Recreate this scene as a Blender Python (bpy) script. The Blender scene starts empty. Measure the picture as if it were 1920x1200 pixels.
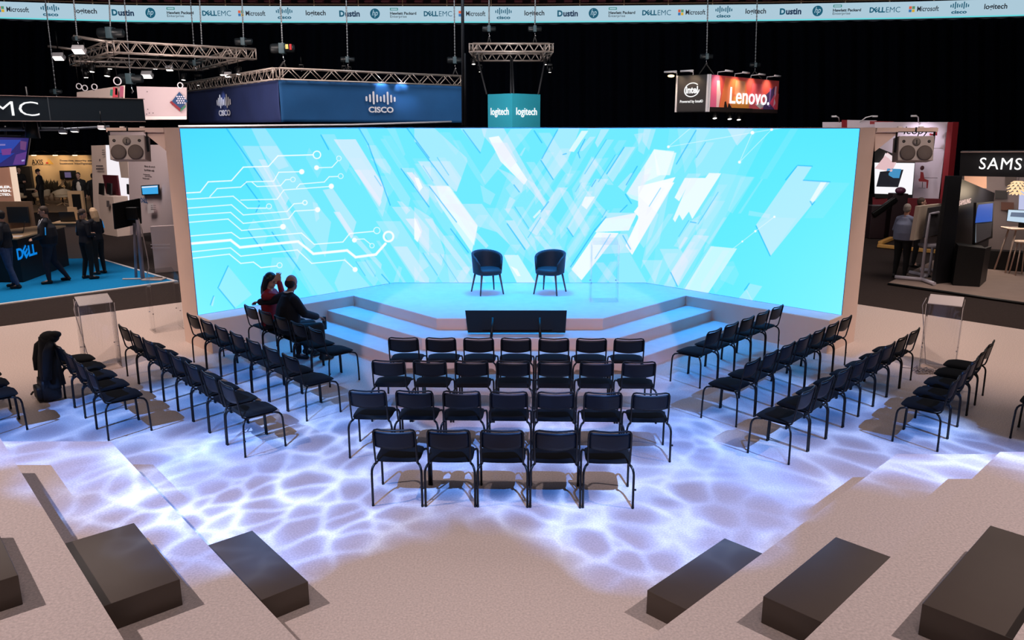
import bpy, bmesh, math, random
import numpy as np
from mathutils import Vector, Matrix, Quaternion
random.seed(7)
PI = math.pi
scn = bpy.context.scene
COL = scn.collection

# ---------------------------------------------------------------- camera
CAMH = 3.65
FPX, VPX, HORZ = 1490.0, 974.5, 238.0          # focal length in px, vanishing point of depth, horizon (1920x1200)
PITCH = math.atan((600 - HORZ) / FPX)
cam_d = bpy.data.cameras.new('camera')
cam_d.sensor_width = 36.0
cam_d.lens = FPX / 1920 * 36.0
cam_d.shift_x = -(VPX - 960) / 1920
cam_d.clip_end = 300
cam = bpy.data.objects.new('camera', cam_d)
cam.location = (0, 0, CAMH)
cam.rotation_euler = (PI / 2 - PITCH, 0, 0)
COL.objects.link(cam)
scn.camera = cam

# ---------------------------------------------------------------- colour management, world
scn.view_settings.view_transform = 'Standard'
scn.view_settings.look = 'None'
scn.view_settings.gamma = 1.0
scn.view_settings.exposure = 0.0
scn.view_settings.use_curve_mapping = False
world = bpy.data.worlds.new('hall_world')
scn.world = world
world.use_nodes = True
world.node_tree.nodes['Background'].inputs[0].default_value = (0.75, 0.8, 1.0, 1)
world.node_tree.nodes['Background'].inputs[1].default_value = 0.02

# ---------------------------------------------------------------- lights of the hall rig, plus added fills
def aim(o, target):
    d = Vector(target) - Vector(o.location)
    o.rotation_euler = d.to_track_quat('-Z', 'Y').to_euler()

def lamp(name, kind, loc, target, power, color=(1, 1, 1), size=0.3, angle=None, blend=0.3):
    L = bpy.data.lights.new(name, kind)
    L.energy = power
    L.color = color
    if kind == 'AREA':
        L.shape = 'DISK'; L.size = size
    else:
        L.shadow_soft_size = size
    if kind == 'SPOT':
        L.spot_size = angle; L.spot_blend = blend
    o = bpy.data.objects.new(name, L)
    o.location = loc
    COL.objects.link(o)
    aim(o, target)
    return o

def gobo(name, loc, target, power, color, half_deg, scale, seed, lo=0.22, ln=0.5):
    """moving head projecting a water-caustic gobo: the pattern lives in the lamp's own node tree"""
    o = lamp(name, 'SPOT', loc, target, power, color, size=0.035, angle=math.radians(half_deg * 2), blend=0.35)
    L = o.data
    L.use_nodes = True
    nt = L.node_tree; N = nt.nodes; K = nt.links
    em = next(n for n in N if n.type == 'EMISSION')
    tc = N.new('ShaderNodeTexCoord')
    sp = N.new('ShaderNodeSeparateXYZ'); K.new(tc.outputs['Normal'], sp.inputs[0])
    def m(op, a, b=None, c=None, clamp=False):
        n = N.new('ShaderNodeMath'); n.operation = op; n.use_clamp = clamp
        for i, v in enumerate((a, b, c)):
            if v is None: continue
            if isinstance(v, (int, float)): n.inputs[i].default_value = v
            else: K.new(v, n.inputs[i])
        return n.outputs[0]
    px = m('DIVIDE', sp.outputs[0], sp.outputs[2]); py = m('DIVIDE', sp.outputs[1], sp.outputs[2])
    cb = N.new('ShaderNodeCombineXYZ'); K.new(px, cb.inputs[0]); K.new(py, cb.inputs[1]); cb.inputs[2].default_value = seed * 1.37
    no = N.new('ShaderNodeTexNoise'); no.inputs['Scale'].default_value = scale * 0.55; no.inputs['Detail'].default_value = 2
    K.new(cb.outputs[0], no.inputs['Vector'])
    vs = N.new('ShaderNodeVectorMath'); vs.operation = 'SCALE'; vs.inputs['Scale'].default_value = 0.9 / scale
    K.new(no.outputs['Color'], vs.inputs[0])
    va = N.new('ShaderNodeVectorMath'); va.operation = 'ADD'; K.new(cb.outputs[0], va.inputs[0]); K.new(vs.outputs[0], va.inputs[1])
    vo = N.new('ShaderNodeTexVoronoi'); vo.feature = 'SMOOTH_F1'; vo.inputs['Scale'].default_value = scale
    vo.inputs['Smoothness'].default_value = 0.35
    K.new(va.outputs[0], vo.inputs['Vector'])
    d = vo.outputs['Distance']
    f1 = m('MULTIPLY_ADD', d, 2.3, -0.45, True)
    f2 = m('POWER', f1, 2.0)
    ve = N.new('ShaderNodeTexVoronoi'); ve.feature = 'DISTANCE_TO_EDGE'; ve.inputs['Scale'].default_value = scale
    K.new(va.outputs[0], ve.inputs['Vector'])
    line = m('POWER', m('MULTIPLY_ADD', ve.outputs['Distance'], -6.0, 1.0, True), 2.4)
    # large soft patches so the pool breaks up
    n2 = N.new('ShaderNodeTexNoise'); n2.inputs['Scale'].default_value = 10.0; n2.inputs['Detail'].default_value = 2
    K.new(cb.outputs[0], n2.inputs['Vector'])
    patch = m('MULTIPLY_ADD', n2.outputs[0], 3.2, -0.95, True)
    r = m('SQRT', m('ADD', m('MULTIPLY', px, px), m('MULTIPLY', py, py)))
    tn = math.tan(math.radians(half_deg))
    r2 = m('MULTIPLY_ADD', n2.outputs[0], 0.8 * tn, r)
    edge = m('MULTIPLY_ADD', r2, -4.2 / tn, 5.3, True)
    core = m('MULTIPLY', m('ADD', m('MULTIPLY', f2, 0.42), m('MULTIPLY', line, ln)), m('MULTIPLY_ADD', patch, 0.8, 0.2))
    tot = m('MULTIPLY', m('ADD', core, lo), edge)
    K.new(tot, em.inputs['Strength'])
    mc = N.new('ShaderNodeMix'); mc.data_type = 'RGBA'
    K.new(m('MULTIPLY', core, 1.5, None, True), mc.inputs['Factor'])
    mc.inputs['A'].default_value = (0.30, 0.66, 1.0, 1); mc.inputs['B'].default_value = (1.9, 1.35, 1.0, 1)
    K.new(mc.outputs['Result'], em.inputs['Color'])
    return o

GB = (0.16, 0.38, 1.0)
gobo('gobo_spot_left_inner', (-4.4, -0.9, 10.5), (-2.45, 7.75, 0), 34000, GB, 9.2, 38, 1)
gobo('gobo_spot_right_inner', (2.4, -0.9, 10.5), (1.05, 7.95, 0), 33000, GB, 9.4, 36, 2, 0.22, 0.36)
gobo('gobo_spot_left_outer', (-11.2, 0.2, 10.5), (-4.9, 8.9, 0), 40000, GB, 10.0, 31, 3, 0.24, 0.26)
gobo('gobo_spot_right_outer', (10.8, -0.4, 10.5), (4.0, 8.8, 0), 42000, GB, 9.4, 30, 4, 0.22, 0.26)
# front-of-house key on the stage
lamp('stage_key_spot', 'SPOT', (0.0, -3.0, 10.5), (0.0, 12.3, 0.4), 4600, (0.95, 0.72, 0.95), 0.04, math.radians(16.0), 0.06)
for sx_ in (-1, 1):
    lamp('wall_end_fill', 'SPOT', (sx_ * 5.0, 0.5, 10.5), (sx_ * 6.1, 13.2, 1.7), 3000, (1.0, .78, .68), 0.15, math.radians(19), 0.7)  # added lamps that warm and brighten the wall ends
# added cyan-blue lamps that strengthen the screens' glow on the stage
for sx_ in (-1, 0, 1):
    o_ = lamp('stage_blue_fill', 'AREA', (sx_ * 2.3, 15.0, 5.4), (sx_ * 2.4, 15.0 if sx_ == 0 else 14.4, 0), 100, (0.0, 0.33, 1.0), 1.0)
    o_.data.spread = math.radians(85)
# general hall light, warm
WARM = (1.0, 0.84, 0.76)
lamp('hall_key_left', 'SPOT', (-11.0, 4.5, 12.0), (-4.2, 4.8, 0), 5000, (1.0, .84, .83), 0.12, math.radians(40), 0.8)
lamp('floor_wash_left', 'SPOT', (-9.0, 6.0, 12.0), (-8.6, 13.6, 0), 5200, (1.0, .74, .60), 0.2, math.radians(36), 0.9)
lamp('floor_wash_right', 'SPOT', (9.0, 6.0, 12.0), (8.6, 13.6, 0), 4600, (1.0, .76, .64), 0.2, math.radians(36), 0.9)
lamp('hall_key_right', 'SPOT', (11.0, 4.5, 12.0), (4.2, 4.8, 0), 4700, (1.0, .84, .83), 0.12, math.radians(40), 0.8)
lamp('hall_fill_front', 'AREA', (0.0, 0.5, 13.5), (0, 4.5, 0), 200, (1.0, 0.82, 0.77), 7.0).data.spread = math.radians(120)
lamp('hall_fill_left', 'AREA', (-12, 19, 9.5), (-12, 23, 0), 900, (1.0, 0.86, 0.82), 5.0)
lamp('hall_fill_right', 'AREA', (12, 17, 9.5), (12, 22, 0), 480, (1.0, 0.86, 0.80), 5.0)
lamp('hall_fill_far', 'AREA', (-2, 24, 12.5), (-2, 36, 4), 500, (0.85, 0.9, 1.0), 6.0)

# ---------------------------------------------------------------- pixel helpers (photo 1920x1200 -> metres)
SI, CO = math.sin(PITCH), math.cos(PITCH)
def _ray(u, v):
    a = (u - VPX) / FPX; b = (v - 600) / FPX
    return a, CO - b * SI, -SI - b * CO
def W(u, v, z=0.0):
    x, y, zz = _ray(u, v); t = (z - CAMH) / zz
    return Vector((x * t, y * t, z))
def AT(u, v, Y):
    x, y, zz = _ray(u, v); t = Y / y
    return Vector((x * t, Y, CAMH + zz * t))
def PX(x, y, z):
    d = y * CO - (z - CAMH) * SI; up = y * SI + (z - CAMH) * CO
    return VPX + FPX * x / d, 600 - FPX * up / d

# ---------------------------------------------------------------- materials
def srgb(r, g, b):
    def f(c):
        c /= 255.0
        return c / 12.92 if c <= 0.04045 else ((c + 0.055) / 1.055) ** 2.4
    return (f(r), f(g), f(b))
_M = {}
def mat(name, col, rough=0.6, metal=0.0, emit=0.0, noise=0.0, nscale=40.0, bump=0.0, bscale=200.0, spec=0.5, alpha=1.0, coat=0.0):
    if name in _M: return _M[name]
    m = bpy.data.materials.new(name); m.use_nodes = True
    nt = m.node_tree; b = nt.nodes['Principled BSDF']
    c = srgb(*col)
    b.inputs['Base Color'].default_value = (*c, 1)
    b.inputs['Roughness'].default_value = rough
    b.inputs['Metallic'].default_value = metal
    b.inputs['Specular IOR Level'].default_value = spec
    b.inputs['Alpha'].default_value = alpha
    b.inputs['Coat Weight'].default_value = coat
    if emit > 0:
        b.inputs['Emission Color'].default_value = (*c, 1)
        b.inputs['Emission Strength'].default_value = emit
        b.inputs['Base Color'].default_value = (0.01, 0.01, 0.01, 1)
    tc = None
    if noise > 0 or bump > 0:
        tc = nt.nodes.new('ShaderNodeTexCoord')
    if noise > 0:
        n = nt.nodes.new('ShaderNodeTexNoise'); n.inputs['Scale'].default_value = nscale; n.inputs['Detail'].default_value = 4
        nt.links.new(tc.outputs['Object'], n.inputs['Vector'])
        r = nt.nodes.new('ShaderNodeMapRange'); r.inputs['From Min'].default_value = 0.25; r.inputs['From Max'].default_value = 0.75
        r.inputs['To Min'].default_value = 1 - noise; r.inputs['To Max'].default_value = 1 + noise
        nt.links.new(n.outputs[0], r.inputs['Value'])
        v = nt.nodes.new('ShaderNodeVectorMath'); v.operation = 'SCALE'; v.inputs[0].default_value = c
        nt.links.new(r.outputs[0], v.inputs['Scale']); nt.links.new(v.outputs[0], b.inputs['Base Color'])
    if bump > 0:
        n = nt.nodes.new('ShaderNodeTexNoise'); n.inputs['Scale'].default_value = bscale; n.inputs['Detail'].default_value = 2
        nt.links.new(tc.outputs['Object'], n.inputs['Vector'])
        bp = nt.nodes.new('ShaderNodeBump'); bp.inputs['Strength'].default_value = bump; bp.inputs['Distance'].default_value = 0.01
        nt.links.new(n.outputs[0], bp.inputs['Height']); nt.links.new(bp.outputs[0], b.inputs['Normal'])
    _M[name] = m
    return m

CARPET = mat('beige_carpet', (202, 186, 180), 0.95, noise=0.2, nscale=55, bump=0.25, bscale=160, spec=0.1)
DARKCARPET = mat('dark_hall_carpet', (54, 46, 44), 0.95, noise=0.2, nscale=30, spec=0.1)
BLUECARPET = mat('blue_booth_carpet', (20, 130, 190), 0.95, noise=0.08, nscale=20, spec=0.1)
STAGEWOOD = mat('pale_stage_laminate', (205, 200, 198), 0.6, noise=0.05, nscale=6, spec=0.15)
PANELBEIGE = mat('beige_panel', (222, 196, 184), 0.7, noise=0.03, nscale=3)
EDGEWHITE = mat('white_edge_trim', (240, 235, 235), 0.5)
BLOCK = mat('dark_brown_laminate', (80, 68, 59), 0.42, noise=0.05, nscale=5, spec=0.5)
BLACKP = mat('black_paint', (12, 12, 13), 0.5)
BLACKM = mat('black_metal', (8, 8, 9), 0.4, spec=0.35)
BLACKF = mat('black_fabric', (12, 12, 14), 0.9, noise=0.25, nscale=120, spec=0.2)
CHAIRP = mat('black_chair_plastic', (11, 17, 24), 0.45, spec=0.3)
CURTAIN = mat('midnight_curtain', (5, 10, 22), 0.95, noise=0.2, nscale=0.6, spec=0.1)
WHITEW = mat('white_wall_panel', (226, 208, 208), 0.7)
ALU = mat('aluminium_truss', (205, 190, 180), 0.38, metal=0.6)
CHROME = mat('chrome', (200, 200, 205), 0.15, metal=1.0)
def glow(name, col, s=1.0):
    return mat(name, col, 0.6, emit=s)

# ---------------------------------------------------------------- mesh builder
class MB:
    def __init__(s): s.v = []; s.f = []; s.m = []; s.sm = []
    def add(s, vs, fs, mi=0, smooth=False):
        o = len(s.v); s.v += [tuple(x) for x in vs]
        for f in fs: s.f.append([i + o for i in f]); s.m.append(mi); s.sm.append(smooth)
        return s
    def box(s, c, d, M=None, mi=0, taper=1.0):
        hx, hy, hz = d[0] / 2, d[1] / 2, d[2] / 2
        vs = []
        for z in (-1, 1):
            k = taper if z > 0 else 1.0
            for x, y in ((-1, -1), (1, -1), (1, 1), (-1, 1)):
                p = Vector((x * hx * k, y * hy * k, z * hz))
                if M is not None: p = M @ p
                vs.append(p + Vector(c))
        s.add(vs, [(3, 2, 1, 0), (4, 5, 6, 7), (0, 1, 5, 4), (1, 2, 6, 5), (2, 3, 7, 6), (3, 0, 4, 7)], mi)
        return s
    def bbox(s, c, d, b=0.01, M=None, mi=0):
        """box with bevelled edges"""
        bm = bmesh.new(); bmesh.ops.create_cube(bm, size=1.0)
        bmesh.ops.scale(bm, vec=d, verts=bm.verts)
        bmesh.ops.bevel(bm, geom=bm.edges[:], offset=b, segments=2, affect='EDGES', profile=0.7)
        vs = []
        for v in bm.verts:
            p = v.co.copy()
            if M is not None: p = M @ p
            vs.append(p + Vector(c))
        bm.verts.index_update()
        s.add(vs, [[v.index for v in f.verts] for f in bm.faces], mi, True)
        bm.free(); return s
    def prism(s, poly, z0, z1, mi=0, mtop=None):
        n = len(poly)
        a = sum(poly[i][0] * poly[(i + 1) % n][1] - poly[(i + 1) % n][0] * poly[i][1] for i in range(n))
        if a < 0: poly = poly[::-1]
        vs = [(x, y, z0) for x, y in poly] + [(x, y, z1) for x, y in poly]
        s.add(vs, [list(range(n - 1, -1, -1))], mi)
        o = len(s.v) - 2 * n
        s.f.append([o + n + i for i in range(n)]); s.m.append(mi if mtop is None else mtop); s.sm.append(False)
        for i in range(n):
            j = (i + 1) % n
            s.f.append([o + i, o + j, o + n + j, o + n + i]); s.m.append(mi); s.sm.append(False)
        return s
    def tube(s, pts, r, n=8, mi=0, closed=False):
        pts = [Vector(p) for p in pts]
        k = len(pts)
        rr = r if isinstance(r, (list, tuple)) else [r] * k
        prev = None; rings = []
        for i, p in enumerate(pts):
            if closed: t = pts[(i + 1) % k] - pts[i - 1]
            else: t = (pts[min(i + 1, k - 1)] - pts[max(i - 1, 0)])
            if t.length < 1e-9: t = Vector((0, 0, 1))
            t.normalize()
            if prev is None:
                a = Vector((0, 0, 1)) if abs(t.z) < 0.9 else Vector((1, 0, 0))
                u = t.cross(a).normalized()
            else:
                u = (prev - t * prev.dot(t))
                u = u.normalized() if u.length > 1e-6 else t.orthogonal().normalized()
            prev = u; w = t.cross(u)
            rings.append([p + (u * math.cos(2 * PI * j / n) + w * math.sin(2 * PI * j / n)) * rr[i] for j in range(n)])
        vs = [q for ring in rings for q in ring]
        fs = []
        for i in range(k if closed else k - 1):
            a = i * n; b = ((i + 1) % k) * n
            for j in range(n):
                fs.append((a + j, a + (j + 1) % n, b + (j + 1) % n, b + j))
        s.add(vs, fs, mi, True)
        if not closed:
            o = len(s.v) - len(vs)
            s.f.append([o + j for j in range(n - 1, -1, -1)]); s.m.append(mi); s.sm.append(False)
            s.f.append([o + (k - 1) * n + j for j in range(n)]); s.m.append(mi); s.sm.append(False)
        return s
    def lathe(s, prof, c=(0, 0, 0), n=20, M=None, mi=0):
        """profile of (r, z) turned about z"""
        vs = []; k = len(prof)
        for r, z in prof:
            for j in range(n):
                p = Vector((r * math.cos(2 * PI * j / n), r * math.sin(2 * PI * j / n), z))
                if M is not None: p = M @ p
                vs.append(p + Vector(c))
        fs = []
        for i in range(k - 1):
            for j in range(n):
                fs.append((i * n + j, i * n + (j + 1) % n, (i + 1) * n + (j + 1) % n, (i + 1) * n + j))
        fs.append(list(range(n - 1, -1, -1))); fs.append([(k - 1) * n + j for j in range(n)])
        s.add(vs, fs, mi, True)
        return s
    def ell(s, c, r, n=14, M=None, mi=0):
        prof = []
        vs = []; k = n // 2 + 1
        for i in range(1, k):
            a = PI * i / k
            for j in range(n):
                p = Vector((r[0] * math.sin(a) * math.cos(2 * PI * j / n), r[1] * math.sin(a) * math.sin(2 * PI * j / n), -r[2] * math.cos(a)))
                vs.append(p)
        vs.append(Vector((0, 0, -r[2]))); vs.append(Vector((0, 0, r[2])))
        if M is not None: vs = [M @ p for p in vs]
        vs = [p + Vector(c) for p in vs]
        fs = []
        for i in range(k - 2):
            for j in range(n):
                fs.append((i * n + j, i * n + (j + 1) % n, (i + 1) * n + (j + 1) % n, (i + 1) * n + j))
        b = (k - 1) * n
        for j in range(n):
            fs.append((b, (j + 1) % n, j)); fs.append((b + 1, (k - 2) * n + j, (k - 2) * n + (j + 1) % n))
        s.add(vs, fs, mi, True)
        return s
    def xf(s, M):
        s.v = [tuple(M @ Vector(p)) for p in s.v]; return s
    def mesh(s, name, mats):
        me = bpy.data.meshes.new(name)
        me.from_pydata(s.v, [], s.f)
        if not isinstance(mats, (list, tuple)): mats = [mats]
        for m in mats: me.materials.append(m)
        me.polygons.foreach_set('material_index', s.m)
        me.polygons.foreach_set('use_smooth', s.sm)
        me.update()
        return me
    def build(s, name, mats, parent=None, loc=None, rz=0.0):
        o = bpy.data.objects.new(name, s.mesh(name, mats))
        COL.objects.link(o)
        if parent is not None: o.parent = parent
        if loc is not None: o.location = loc
        if rz: o.rotation_euler = (0, 0, rz)
        return o

def tag(o, label=None, cat=None, group=None, kind=None):
    if label: o['label'] = label
    if cat: o['category'] = cat
    if group: o['group'] = group
    if kind: o['kind'] = kind
    return o
def struct(o, label=None):
    o['kind'] = 'structure'
    if label: o['label'] = label; o['category'] = 'room structure'
    return o
def empty(name, loc=(0, 0, 0), rz=0.0, label=None, cat=None, group=None):
    o = bpy.data.objects.new(name, None)
    o.empty_display_size = 0.2
    o.location = loc; o.rotation_euler = (0, 0, rz); COL.objects.link(o)
    return tag(o, label, cat, group)
def copy_tree(o, parent=None):
    c = o.copy(); COL.objects.link(c)
    if parent is not None: c.parent = parent
    for ch in list(o.children): copy_tree(ch, c)
    return c

def frame(o, right, up):
    """matrix whose X=right, Y=up, Z=towards the viewer side (right x up)"""
    r = Vector(right).normalized(); u = Vector(up); u = (u - r * u.dot(r)).normalized(); n = r.cross(u)
    M = Matrix((r, u, n)).transposed().to_4x4(); M.translation = Vector(o)
    return M
_TC = {}
def text_mb(s, width=None, height=None, bold=0.0, depth=0.004, mi=0, align='CENTER', sx=1.0, spacing=1.0, shear=0.0):
    """lettering as a mesh in the XY plane (facing +Z), centred, fitted to width or cap height"""
    cu = bpy.data.curves.new('t', 'FONT'); cu.body = s; cu.size = 1.0; cu.align_x = 'LEFT'; cu.extrude = 0.0
    cu.offset = bold; cu.space_character = spacing; cu.shear = shear; cu.resolution_u = 3
    o = bpy.data.objects.new('t', cu); COL.objects.link(o)
    dg = bpy.context.evaluated_depsgraph_get()
    me = bpy.data.meshes.new_from_object(o.evaluated_get(dg))
    vs = [v.co.copy() for v in me.vertices]; fs = [list(p.vertices) for p in me.polygons]
    bpy.data.objects.remove(o); bpy.data.curves.remove(cu); bpy.data.meshes.remove(me)
    x0 = min(v.x for v in vs); x1 = max(v.x for v in vs); y0 = min(v.y for v in vs); y1 = max(v.y for v in vs)
    k = (width / (x1 - x0)) if width else (height / (y1 - y0))
    ky = k if not (width and height) else height / (y1 - y0)
    mb = MB()
    n = len(vs)
    P = [((v.x - (x0 + x1) / 2) * k * sx, (v.y - (y0 + y1) / 2) * ky) for v in vs]
    mb.add([(x, y, depth) for x, y in P], fs, mi)
    # side walls so that the letters have thickness
    cnt = {}
    for f in fs:
        for i in range(len(f)):
            a, b = f[i], f[(i + 1) % len(f)]
            cnt[(a, b)] = cnt.get((a, b), 0) + 1
    side = [(a, b) for (a, b) in cnt if (b, a) not in cnt]
    if depth > 0.0:
        mb.v += [(x, y, 0.0) for x, y in P]
        for a, b in side: mb.f.append([a, n + a, n + b, b]); mb.m.append(mi); mb.sm.append(False)
    mb.w = (x1 - x0) * k * sx; mb.h = (y1 - y0) * ky
    return mb
def merge(dst, src, M=None, mi=None):
    vs = [tuple(M @ Vector(p)) for p in src.v] if M is not None else src.v
    o = len(dst.v); dst.v += list(vs)
    for f, m_, sm in zip(src.f, src.m, src.sm):
        dst.f.append([i + o for i in f]); dst.m.append(m_ if mi is None else mi); dst.sm.append(sm)
    return dst
def T(x, y, z=0): return Matrix.Translation((x, y, z))
def RZ(a): return Matrix.Rotation(a, 4, 'Z')
def RX(a): return Matrix.Rotation(a, 4, 'X')
def RY(a): return Matrix.Rotation(a, 4, 'Y')
# ================================================================ SETTING
# beige carpeted forum floor, an octagon-ish platform level with the hall floor, laid over the dark hall carpet
fl = MB(); fl.add([(-60, -6, -0.012), (60, -6, -0.012), (60, 60, -0.012), (-60, 60, -0.012)], [(0, 1, 2, 3)])
struct(fl.build('floor', DARKCARPET), 'dark brown-grey carpet of the exhibition hall floor')
fp = MB(); fp.prism([(-18, -2), (18, -2), (18, 5.6), (7.0, 16.6), (6.2, 17.4), (-6.3, 17.45), (-7.27, 16.62), (-18, 7.6)], -0.0115, 0.0)
struct(fp.build('floor', CARPET), 'beige carpet of the seating area in front of the stage')

# seating tiers (amphitheatre steps facing the stage)
def tier_poly_right(k, xo):
    # edge line y - x = k ; tier lies on the camera side of it
    yb = {3.72: 7.57, 2.355: 6.69, 1.0: 5.85}[k]
    xb = yb - k
    return [(xb, yb), (xo, yb), (xo, -1.5), (-1.5 - k, -1.5) if -1.5 - k > -1.0 else (-0.2, -1.5), (max(-0.2, -1.5 - k), max(-1.5, -0.2 + k)) if -1.5 - k < -0.2 else (-1.5 - k, -1.5)]
def tier(name, pts, h, label):
    mb = MB(); mb.prism(pts, 0.0, h)
    o = mb.build(name, CARPET); struct(o, label); return o
tier('floor', [(3.85, 7.57), (9.0, 7.57), (9.0, -1.2), (0.02, -1.2), (0.02, 3.74)], 0.4, 'lowest beige carpeted seating tier on the right')
tier('floor', [(4.335, 6.69), (9.0, 6.69), (9.0, -1.2), (0.6, -1.2), (0.6, 2.955)], 0.8, 'second beige carpeted seating tier on the right')
tier('floor', [(4.9, 5.9), (9.0, 5.9), (9.0, -1.2), (1.2, -1.2), (1.2, 2.2)], 1.2, 'third beige carpeted seating tier on the right')
a49 = math.radians(49.1)
def ledge(x0, y0, x):  # left tier edge line
    return y0 - (x - x0) * math.tan(a49)
tier('floor', [(-4.355, 7.91), (-9.5, 7.91), (-9.5, -1.2), (-0.03, -1.2), (-0.03, ledge(-2.506, 5.752, -0.03))], 0.4, 'lowest beige carpeted seating tier on the left')
tier('floor', [(-4.90, 7.02), (-9.5, 7.02), (-9.5, -1.2), (-0.6, -1.2), (-0.6, ledge(-3.198, 5.066, -0.6))], 0.8, 'second beige carpeted seating tier on the left')
tier('floor', [(-5.5, 6.2), (-9.5, 6.2), (-9.5, -1.2), (-1.2, -1.2), (-1.2, ledge(-3.80, 4.25, -1.2))], 1.2, 'third beige carpeted seating tier on the left')

# dark step blocks
def step_block(corner, ang, z0, label, ln=1.12, dp=0.5):
    """corner: nearest front corner; ang: direction of its long side; depth goes back to the tier face"""
    mb = MB(); mb.bbox((ln / 2, -dp / 2, 0.1), (ln, dp, 0.2), 0.004)
    o = mb.build('step_block', BLOCK); o.location = (corner[0], corner[1], z0); o.rotation_euler = (0, 0, ang)
    return tag(o, label, 'step', 'dark step blocks on the tiers')
G = 0.002
step_block((0.976, 5.426), math.radians(45), G, 'dark brown step block standing on the floor beside the right tiers')
step_block((1.627, 4.725), math.radians(45), 0.4 + G, 'dark brown step block on the lowest right tier')
step_block((2.300, 4.031), math.radians(45), 0.8 + G, 'dark brown step block on the second right tier, cut by the picture edge', 1.3)
# left: corner given as near corner, block lies to the lower-left
def step_block_l(corner, z0, label, ln=1.07, dp=0.5):
    mb = MB(); mb.bbox((-ln / 2, -dp / 2, 0.1), (ln, dp, 0.2), 0.004)
    o = mb.build('step_block', BLOCK); o.location = (corner[0], corner[1], z0); o.rotation_euler = (0, 0, -a49)
    return tag(o, label, 'step', 'dark step blocks on the tiers')
step_block_l((-1.652, 5.545), G, 'dark brown step block standing on the floor beside the left tiers, bluish light on top')
step_block_l((-2.357, 4.931), 0.4 + G, 'dark brown step block on the lowest left tier')
step_block_l((-3.05, 4.33), 0.8 + G, 'dark brown step block on the second left tier, cut by the left picture edge')

# ---------------------------------------------------------------- stage
HS = 0.57
XW, YW = 2.56, 15.90      # back wall corners
XE, YE = 5.43, 13.02      # wing ends (screen plane)
st = MB()
stage_poly = [(-1.38, 12.80), (1.38, 12.80), (3.12, 14.62), (5.08, 12.66), (XE, YE), (XW, YW), (-XW, YW), (-XE, YE), (-5.08, 12.66), (-3.12, 14.62)]
# build as convex pieces that share faces: centre block and two wing decks
def slab(polys, z0, z1, name, label, topm, sidem, kind=True, seam=0.012):
    mb = MB()
    mb.prism(polys, z0, z1 - 0.012, 1, 1)
    # thin white nosing / laminate top
    mb.prism(polys, z1 - 0.012, z1, 2, 0)
    o = mb.build(name, [topm, sidem, EDGEWHITE])
    return tag(o, label, 'stage')
stg = empty('stage', (0, 0, 0), 0, 'low octagonal presentation stage with pale laminate deck and beige risers before the video wall', 'stage')
def deck(name, poly, z0, z1, label=None):
    mb = MB(); mb.prism(poly, z0, z1 - 0.014, 1, 1); mb.prism(poly, z1 - 0.014, z1, 2, 0)
    o = mb.build(name, [STAGEWOOD, PANELBEIGE, EDGEWHITE], stg)
    if label: o['label'] = label
    return o
deck('deck', stage_poly, 0.0, HS)
def step_ring(yf, c, z0, z1):
    # front at y=yf, diagonals y-x=c, side walls x+y=17.74
    xf = yf - c
    xo = (17.74 - c) / 2; yo = (17.74 + c) / 2
    out = [(-xf, yf), (xf, yf), (xo, yo)]
    inn = [(3.12, 14.62), (1.38, 12.80), (-1.38, 12.80), (-3.12, 14.62)]
    return out + inn + [(-xo, yo)]
deck('step', step_ring(12.24, 10.68, 0, 0), 0.0, 0.38)
deck('step', [(-1.73, 11.66), (1.73, 11.66), ((17.74 - 9.93) / 2, (17.74 + 9.93) / 2), ((17.74 - 10.68) / 2, (17.74 + 10.68) / 2), (1.56, 12.24), (-1.56, 12.24), (-(17.74 - 10.68) / 2, (17.74 + 10.68) / 2), (-(17.74 - 9.93) / 2, (17.74 + 9.93) / 2)], 0.0, 0.19)

# video-wall carcass: three thick walls behind the screens
WT = 3.64
d45 = 0.4243
def wall(name, p0, p1, out, z1, label):
    mb = MB(); mb.prism([p0, p1, (p1[0] + out[0], p1[1] + out[1]), (p0[0] + out[0], p0[1] + out[1])], 0.0, z1)
    o = mb.build(name, PANELBEIGE); return struct(o, label)
wall('wall_back', (-XW, YW), (XW, YW), (0, 0.6), WT, 'beige wall carrying the middle video screen')
wall('wall_left', (-XE, YE), (-XW, YW), (-d45, d45), WT, 'beige wing wall carrying the left video screen')
wall('wall_right', (XE, YE), (XW, YW), (d45, d45), WT, 'beige wing wall carrying the right video screen')
# ================================================================ VIDEO WALL: pixel-by-pixel coloured LED surface
SS = 2
U0, V0, U1, V1 = 330, 234, 1620, 610
gw, gh = (U1 - U0) * SS, (V1 - V0) * SS
gy, gx = np.mgrid[0:gh, 0:gw].astype(np.float32)
gx = gx / SS + U0; gy = gy / SS + V0
img = np.zeros((gh, gw, 3), np.float32)
t = np.clip((gy - 240) / 350, 0, 1)[..., None]
side = np.clip(np.abs(gx - 975) / 620, 0, 1)[..., None]
base = np.array([92, 231, 255], np.float32) + t * side ** 2 * np.array([42, 14, 0], np.float32)
lft = np.clip((700 - gx) / 350, 0, 1)[..., None]
base = base - lft * (1 - t) * np.array([14, 12, 0], np.float32)
img[:] = base
def pip(poly, X, Y):
    ins = np.zeros(X.shape, bool); n = len(poly)
    for i in range(n):
        x0, y0 = poly[i]; x1, y1 = poly[(i + 1) % n]
        if y0 == y1: continue
        c = ((y0 > Y) != (y1 > Y)) & (X < (x1 - x0) * (Y - y0) / (y1 - y0) + x0)
        ins ^= c
    return ins
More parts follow.
